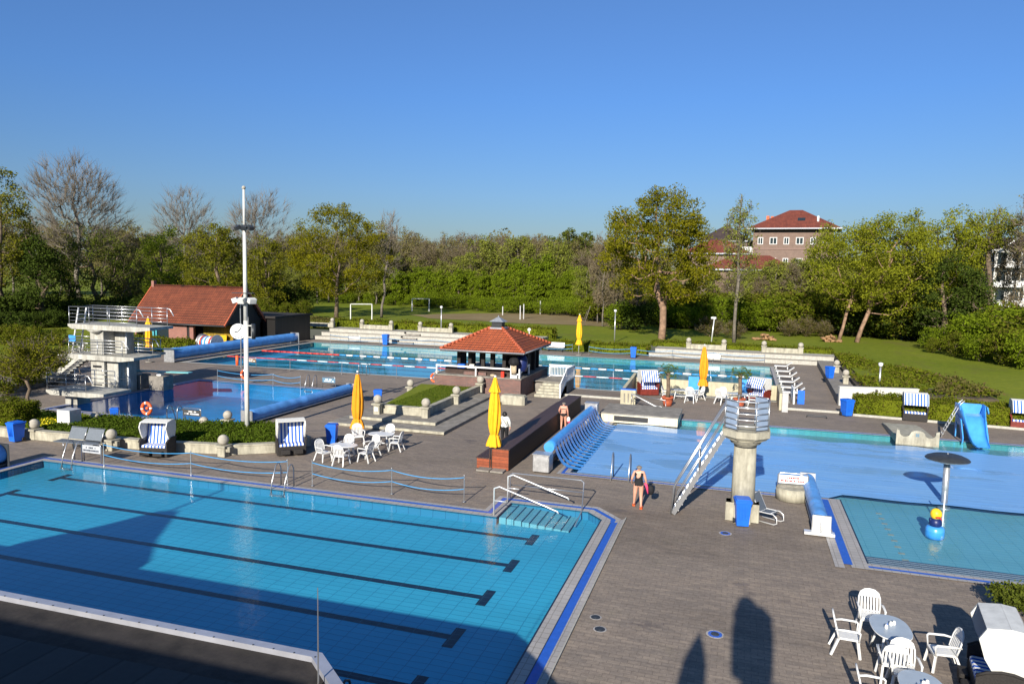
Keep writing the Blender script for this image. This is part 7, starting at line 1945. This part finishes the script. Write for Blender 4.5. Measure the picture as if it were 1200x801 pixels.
# --- copies: woodland
def proto(kind, seed):
    if kind == 'brown': return T('woodland_tree', 'x', 0, 0, -200, 17, (0, 0, 9.5), (4.2, 4.2, 6.4), 'leaf_forest', 'bark_grey', 110, 60, .36, 1.25, .22, (0, 0), seed, twigs=5, shell=0)
    if kind == 'grey': return T('woodland_tree', 'x', 0, 0, -200, 17, (0, 0, 10), (3.9, 3.9, 6.2), 'leaf_forest_grey', 'bark_grey', 130, 34, .36, 1.3, .22, (0, 0), seed, twigs=6, shell=0)
    if kind == 'green': return T('woodland_tree', 'x', 0, 0, -200, 15, (0, 0, 8), (3.8, 3.8, 5.8), 'leaf_forest_green', 'bark_grey', 90, 85, .36, 1.25, .22, (0, 0), seed, twigs=2, shell=.1)
    if kind == 'poplar': return T('poplar', 'x', 0, 0, -200, 7.5, (0, 0, 3.9), (1.0, 1.0, 3.5), 'leaf_bright', 'bark', 50, 55, .30, .62, .08, (0, 0), seed, shell=.0, lump=.2)
    if kind == 'conifer': return T('conifer', 'x', 0, 0, -200, 17, (0, 0, 9), (2.0, 2.0, 7.6), 'leaf_mid', 'bark', 90, 70, .34, .8, .2, (0, 0), seed, shell=0)
    if kind == 'bush': return T('bush', 'x', 0, 0, -200, 4.4, (0, 0, 2.0), (2.3, 2.0, 1.7), 'leaf_bright', 'bark', 60, 70, .24, .8, .08, (0, 0), seed, top=2.2, shell=.2, trunk0=.1, cat='bush')
    if kind == 'midbush': return T('bush', 'x', 0, 0, -200, 4.4, (0, 0, 2.0), (2.3, 2.0, 1.7), 'leaf_hedge', 'bark', 60, 70, .24, .8, .08, (0, 0), seed, top=2.2, shell=.2, trunk0=.1, cat='bush')
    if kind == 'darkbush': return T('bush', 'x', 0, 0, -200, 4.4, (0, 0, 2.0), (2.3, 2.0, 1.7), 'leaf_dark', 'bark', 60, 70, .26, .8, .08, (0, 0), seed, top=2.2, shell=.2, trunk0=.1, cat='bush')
    if kind == 'brownbush': return T('bush', 'x', 0, 0, -200, 3.4, (0, 0, 1.5), (2.2, 1.9, 1.2), 'leaf_hedge_brown', 'bark', 60, 40, .20, .7, .06, (0, 0), seed, top=1.6, shell=.1, twigs=5, trunk0=.1, cat='bush')
PR = {k: [proto(k, 100 + i * 7 + j) for j in range(n)] for i, (k, n) in enumerate([('brown', 3), ('grey', 2), ('green', 3), ('poplar', 3), ('conifer', 1), ('bush', 2), ('midbush', 2), ('darkbush', 2), ('brownbush', 1)])}
USED = {}
GRP = dict(brown=('brown bare looking tree in the far wood behind the lawn', 'trees of the far wood'), grey=('grey brown leafless tree in the far wood behind the lawn', 'grey trees of the far wood'), green=('muted green tree at the edge of the far wood', 'green trees of the far wood'),
           poplar=('narrow bright green young tree in the row before the far wood', 'narrow bright green trees before the wood'), conifer=('dark pointed conifer rising above the far wood', 'pointed conifers of the far wood'),
           bush=('bright green bush at the edge of the park lawn', 'bright green bushes around the lawn'), midbush=('olive green bush at the edge of the park lawn', 'olive green bushes around the lawn'),
           darkbush=('dark green bush in the shade at the edge of the park', 'dark bushes around the park'), brownbush=('low brown twiggy bush on the lawn edge', 'brown twiggy bushes on the lawn'))
R_ = random.Random(77)
def put(kind, x, y, z, s, label=None, group=None, xy=1.0):
    src = R_.choice(PR[kind]); lb, gr = GRP[kind]
    lb = label or lb; gr = group if label else gr
    if id(src) not in USED:
        USED[id(src)] = 1; o = src; o.location = (x, y, z); o.rotation_euler = (0, 0, R_.uniform(0, 6.28)); o['label'] = lb
        if gr: o['group'] = gr
        elif 'group' in o: del o['group']
    else: 
        o = dup(src, (x, y, z), R_.uniform(0, 6.28), lb, None)
        if gr: o['group'] = gr
        elif 'group' in o: del o['group']
    o.scale = (s * xy, s * xy, s); return o
def row(kind, p0, p1, n, Y0, Y1, ytop0, ytop1, H, z=1.0, jit=4.0, xy=1.0):
    for i in range(n):
        u = (i + R_.uniform(-.3, .3)) / max(1, n - 1); px = p0 + (p1 - p0) * u; Y = Y0 + (Y1 - Y0) * u + R_.uniform(-jit, jit)
        x = at(px, Y); zt = zpx(x, Y, ytop0 + (ytop1 - ytop0) * u + R_.uniform(-6, 7)); put(kind, x, Y, z, (zt - z) / H, xy=xy)
# far wood: back to front
row('brown', 330, 720, 26, 205, 215, 268, 272, 17); row('grey', 340, 710, 16, 195, 200, 272, 274, 17); row('brown', 430, 715, 18, 185, 190, 276, 278, 17)
row('green', 440, 710, 12, 176, 180, 290, 292, 15); row('grey', 470, 700, 10, 178, 180, 284, 286, 17)
row('brown', 640, 1010, 14, 235, 245, 290, 290, 17)
row('brown', 150, 440, 16, 150, 170, 262, 275, 17); row('green', 160, 440, 12, 130, 150, 285, 295, 15)
row('brown', -60, 160, 10, 125, 140, 240, 255, 17)
row('green', 575, 640, 3, 175, 176, 268, 266, 15)
put('conifer', at(664, 186), 186, 1, 1.30); put('conifer', at(683, 188), 188, 1, 1.26); put('conifer', at(649, 196), 196, 1, 1.2)
row('poplar', 440, 705, 58, 150, 138, 318, 316, 7.5, jit=3, xy=1.0); row('poplar', 372, 450, 10, 160, 154, 322, 318, 7.5, jit=1.5, xy=1.25)
row('poplar', 600, 640, 4, 152, 150, 300, 300, 7.5, xy=1.1)
row('bush', 330, 720, 34, 156, 132, 341, 346, 4.4, jit=2, xy=1.2); row('bush', 400, 700, 18, 146, 128, 346, 350, 4.4, jit=2, xy=1.2)
# birches at the right edge of the field
for (px, py, top_) in ((706, 382, 262), (700, 378, 285), (722, 384, 280), (745, 386, 300)):
    x, y = G(px, py, .95); zt = zpx(x, y, top_); put('grey', x, y, .9, (zt - .9) / 17, 'thin pale stemmed bare tree where the wood meets the lawn beside the big oak', 'thin bare trees left of the oak', xy=.55)
# behind the oak and houses
row('midbush', 700, 985, 26, 118, 116, 338, 344, 4.4, jit=3, xy=1.3); row('bush', 790, 975, 12, 115, 113, 344, 348, 4.4, jit=2, xy=1.1); row('bush', 780, 960, 14, 112, 112, 352, 356, 4.4, jit=2, xy=1.1)
row('green', 690, 830, 6, 130, 128, 300, 306, 15, jit=3); row('green', 868, 975, 9, 128, 122, 306, 288, 15, jit=2, xy=.9); row('grey', 850, 960, 4, 122, 122, 318, 306, 17, jit=2, xy=.8)
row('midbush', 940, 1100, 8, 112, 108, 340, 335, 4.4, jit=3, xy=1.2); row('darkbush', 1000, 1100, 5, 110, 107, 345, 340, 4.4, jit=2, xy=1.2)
put('darkbush', at(742, 104), 104, .9, 1.15, 'dark glossy bush left of the big oak trunk', None, 1.2); put('bush', at(728, 103), 103, .9, 1.05, 'bright green bush left of the dark glossy bush by the oak', None)
put('brownbush', at(832, 98), 98, .85, .8, 'brown twiggy bush behind the orange parasol top', None, 1.1); put('brownbush', at(860, 96), 96, .85, .7, 'brown twiggy bush at the foot of the slim tree', None)
for i, (px, Y, s) in enumerate(((925, 104, .7), (945, 105, .8), (965, 106, .7))): put('brownbush', at(px, Y), Y, .9, s)
put('grey', at(1150, 112), 112, .9, .86, 'sparse bare tree before the left end of the white balcony building', None, .5); put('grey', at(1185, 111), 111, .9, .92, 'sparse bare tree before the right part of the white balcony building', None, .55)
# big bush group on the right
for i, (px, Y, tpy, w_, kd) in enumerate(((1102, 93, 378, 1.0, 'bush'), (1130, 91, 364, 1.15, 'bush'), (1160, 88, 358, 1.25, 'bush'), (1192, 85, 352, 1.35, 'bush'), (1225, 82, 350, 1.35, 'midbush'), (1122, 86, 386, .95, 'midbush'), (1152, 82, 384, 1.0, 'bush'), (1184, 79, 380, 1.05, 'midbush'), (1215, 77, 378, 1.05, 'bush'), (1095, 89, 394, .8, 'midbush'), (1143, 96, 362, 1.1, 'midbush'), (1178, 94, 350, 1.2, 'midbush'))):
    x = at(px, Y); zt = zpx(x, Y, tpy); put(kd, x, Y, .9, (zt - .9) / 4.4, 'bushy green shrub in the large thicket at the right edge', 'shrubs of the right hand thicket', w_)
row('darkbush', 1090, 1240, 8, 104, 98, 352, 352, 4.4, jit=2, xy=1.4)
row('green', 1000, 1125, 6, 125, 120, 285, 280, 15, jit=4); row('brown', 1260, 1340, 3, 165, 165, 270, 262, 17, jit=4)
# left side masses
row('darkbush', -60, 150, 12, 66, 88, 330, 345, 4.4, jit=2, xy=1.2, z=.4); row('darkbush', -50, 170, 9, 58, 90, 360, 360, 4.4, jit=2, xy=1.2, z=.3)
row('midbush', -20, 60, 5, 56, 58, 372, 378, 4.4, jit=1, z=.2); row('darkbush', 160, 345, 12, 112, 112, 318, 330, 4.4, jit=3, xy=1.4); row('green', 330, 352, 2, 112, 112, 300, 305, 15)
row('midbush', 300, 350, 4, 96, 98, 348, 350, 4.4, jit=1, xy=.9)
for (px, py, s, lab) in ((30, 452, .55, 'low green bush behind the curved bed wall at the far left'), (8, 462, .6, 'low green bush at the far left edge behind the curved wall'), (62, 436, .5, 'low green bush left of the diving tower stair'), (45, 436, .6, 'low green bush behind the small round tree')):
    x, y = G(px, py, .2); put('midbush', x, y, .1, s, lab, None)
# a continuous far off wood closing the horizon
def foliage_stuff(name, C, size, leafm, label, cat, rg, asp=.6):
    V, F = leaves_np(rg, C, size, asp); o = mesh_np(name, V, F, leafm); tag(o, label, cat); o['kind'] = 'stuff'; return o
rg = np.random.default_rng(5); C = []
for (p0, p1, Y, y0, y1, n) in ((-150, 1400, 262, 292, 322, 26000),):
    px = rg.uniform(p0, p1, n); Yy = Y + rg.uniform(-12, 12, n); u = rg.uniform(0, 1, n)
    X = Yy * np.tan(np.arctan((px - 600) / FPX) + YAW); top_ = 19 + 3 * np.sin(px * .045) + 2.2 * np.sin(px * .13 + 1) + 1.2 * np.sin(px * .31)
    C.append(np.stack([X, Yy, 1 + u ** .8 * top_], 1))
foliage_stuff('far_wood', np.concatenate(C), 1.15, 'leaf_forest', 'brownish mass of distant woodland along the horizon', 'woodland', rg)

# --- hedges and ground cover
def hedge(name, label, poly, z0, z1, leafm, dens, size, cat='hedge', seed=1, core=True, stuff=False):
    """poly: outline of the hedge on the ground"""
    rg = np.random.default_rng(seed); P = np.array(poly); n = len(P); C = []
    x0, y0 = P.min(0); x1, y1 = P.max(0); area = (x1 - x0) * (y1 - y0)
    def inside(q):
        r_ = np.zeros(len(q), bool)
        for i in range(n):
            a, b = P[i], P[(i + 1) % n]; c = ((a[1] > q[:, 1]) != (b[1] > q[:, 1])) & (q[:, 0] < (b[0] - a[0]) * (q[:, 1] - a[1]) / (b[1] - a[1] + 1e-12) + a[0]); r_ ^= c
        return r_
    q = np.stack([rg.uniform(x0, x1, int(area * dens)), rg.uniform(y0, y1, int(area * dens))], 1); q = q[inside(q)]
    zt = z1 if not callable(z1) else z1(q[:, 0], q[:, 1])
    wob = .07 * np.sin(q[:, 0] * 1.9 + q[:, 1]) + .05 * np.sin(q[:, 0] * 4.3 - q[:, 1] * 2.7)
    C.append(np.stack([q[:, 0], q[:, 1], zt + wob * (zt - z0 if not callable(z1) else 1) + rg.normal(0, size * .5, len(q))], 1))
    if not callable(z1):
        for i in range(n):
            a, b = P[i], P[(i + 1) % n]; L = np.linalg.norm(b - a); m_ = int(L * (z1 - z0) * dens * 1.2)
            u = rg.uniform(0, 1, m_)[:, None]; d = (b - a) / L; nr = np.array([d[1], -d[0]])
            p = a + (b - a) * u + nr * rg.normal(0, size * .6, (m_, 1)) + nr * (.06 * np.sin(u * L * 2.1))
            C.append(np.concatenate([p, rg.uniform(z0, z1, (m_, 1))], 1))
    C = np.concatenate(C); V, F = leaves_np(rg, C, size, .7)
    if core and not callable(z1):
        t = thing(name, label, cat, (0, 0, 0)); mesh_np('foliage', V, F, leafm, t)
        b = MB(); cen = P.mean(0); b.prism([tuple(cen + (p - cen) * (1 - .12 / max(.4, np.linalg.norm(p - cen)))) for p in P], 'z', z0, z1 - .08); b.build('inner_growth', leafm, t); return t
    o = mesh_np(name, V, F, leafm); tag(o, label, cat)
    if stuff: o['kind'] = 'stuff'
    return o
hedge('hedge', 'clipped green hedge along the right deck behind the beach chair and slide', [(7.3, 51.3), (19, 50.2), (30, 49.2), (30, 51.2), (19, 52.2), (7.6, 53.2)], 0, 1.2, 'leaf_hedge', 260, .13, seed=3)
k = MB(); k.obox((7.2, 51.1, .05), (30, 48.95, .05), .12, .14); struct(k.build('kerb', 'kerb_white'))
hedge('hedge', 'long dark green hedge on top of the left far steps', [(-50, 83.6), (-21, 83.6), (-21, 85.2), (-50, 85.2)], .9, 2.15, 'leaf_hedge', 90, .22, seed=4)
hedge('hedge', 'brown winter hedge section left of the pale low walls on the far steps', [(-56, 84.2), (-50.2, 84.0), (-50.2, 85.8), (-56, 86)], .8, 2.1, 'leaf_hedge_brown', 90, .22, seed=5)
hedge('hedge', 'low green hedge between the pale bench and the lawn behind the far pool', [(-22, 80.4), (-9.5, 80.4), (-9.5, 82.8), (-22, 82.8)], 0, .92, 'leaf_hedge', 90, .2, seed=6)
hedge('hedge', 'low hedge on top of the right far steps', [(-9.3, 82.6), (9.3, 82.6), (9.3, 84.0), (-9.3, 84.0)], .8, 1.35, 'leaf_hedge', 90, .2, seed=7)
hedge('hedge', 'dense green hedge in front of the red roofed hut', [(-63, 61.8), (-58, 60.0), (-53.0, 60.6), (-53.0, 62.8), (-63, 64)], 0, 1.0, 'leaf_hedge', 120, .2, seed=8)
x, y = G(6, 508); hedge('hedge', 'small square clipped hedge at the left edge below the small tree', [(x - 1.5, y + .3), (x + .25, y + .3), (x + .25, y + 1.8), (x - 1.5, y + 1.8)], 0, 1.45, 'leaf_hedge', 500, .10, seed=9)
st_ = hedge('hedge', 'dark green clipped ground cover along the planting strip, right of the beach chair', [(-29.0, 28.2), (-23.1, 28.75), (-21.1, 29.8), (-20.4, 31.2), (-23.8, 33.2), (-26.2, 32.2), (-29, 31.8)], .24, .52, 'leaf_ground', 420, .11, seed=10)
hedge('hedge', 'dark green ground cover left of the beach chair behind the long low wall', [(-33.6, 27.8), (-29.2, 28.1), (-29.2, 31.7), (-33.6, 31.5)], .24, .48, 'leaf_ground', 380, .11, seed=11)
hedge('flower_bed', 'yellow flowering ground cover at the left end of the planting strip', [(-40.8, 27.3), (-33.8, 27.7), (-33.8, 31.3), (-40.8, 31.2)], .22, .44, 'leaf_bright', 260, .11, 'flower bed', seed=12)
rg = np.random.default_rng(8); q = rg.uniform((-40.5, 27.6), (-33.9, 31.0), (2600, 2)); m_ = (np.sin(q[:, 0] * 1.3) + np.sin(q[:, 1] * 2.1 + q[:, 0]) > -.2); q = q[m_]
foliage_stuff('yellow_flowers', np.concatenate([q, rg.uniform(.46, .54, (len(q), 1))], 1), .10, 'yellow_flower', 'small yellow flowers over the left planting strip', 'flowers', rg)
# grass on the raised bed
rg = np.random.default_rng(9); q = rg.uniform((-20.3, 38.9), (-17.5, 48.2), (9000, 2))
foliage_stuff('bed_grass', np.concatenate([q, rg.uniform(.60, .66, (len(q), 1))], 1), .09, 'leaf_ground', 'short green grass of the raised bed beside the pavilion', 'grass', rg, .3)
# planted slope right of the raised path
poly = [(8.6, 55.8), (12.2, 56.4), (17.0, 57.2), (16.0, 64), (13.5, 74), (10.5, 83), (9.4, 83), (8.9, 70)]
hedge('ground_cover', 'dense low ground cover on the slope right of the raised path', poly, .4, lambda x_, y_: .78 + .25 * np.sin(x_ * .8) * np.sin(y_ * .35) + .15, 'leaf_hedge', 75, .22, 'ground cover', seed=13, core=False, stuff=True)
poly2 = [(13.0, 56.8), (17.6, 57.6), (16.6, 64), (14.2, 72), (13.2, 72), (14.6, 62)]
hedge('dry_ground_cover', 'brownish dry growth along the lawn edge of the planted slope', poly2, .4, lambda x_, y_: 1.02 + .12 * np.sin(x_ * 2), 'leaf_hedge_brown', 55, .24, 'ground cover', seed=14, core=False, stuff=True)
b = MB(); b.prism([(8.4, 55.5), (12.2, 56.1), (17.0, 56.9), (16.0, 64), (13.5, 74), (10.5, 83), (9.3, 83), (8.8, 70)], 'z', 0, .80); struct(b.build('planted_slope', 'soil'))
# shrub in the lower right corner
x, y = 7.35, 21.9
T('leafy_shrub', 'leafy green shrub beside the red posts at the lower right', x, y, 0, 1.0, (0, 0, .5), (.62, .5, .32), 'leaf_mid', 'bark', 60, 60, .09, .22, .03, (0, 0), 51, None, .6, twigs=0, shell=.1, cat='shrub', kink=.03)
# white blossom shrub beside the diving tower stair
T('blossom_shrub', 'white flowering shrub left of the diving tower stair', -47.2, 42.5, 0, 3.0, (0, 0, 1.9), (1.3, 1.0, .7), 'white_blossom', 'bark', 40, 14, .13, .5, .04, (0, 0), 52, None, 2.0, twigs=4, shell=0, cat='shrub', kink=.06)

for k_, lst in PR.items():
    for r_ in lst:
        if id(r_) not in USED:
            for c_ in list(r_.children): bpy.data.objects.remove(c_)
            bpy.data.objects.remove(r_)
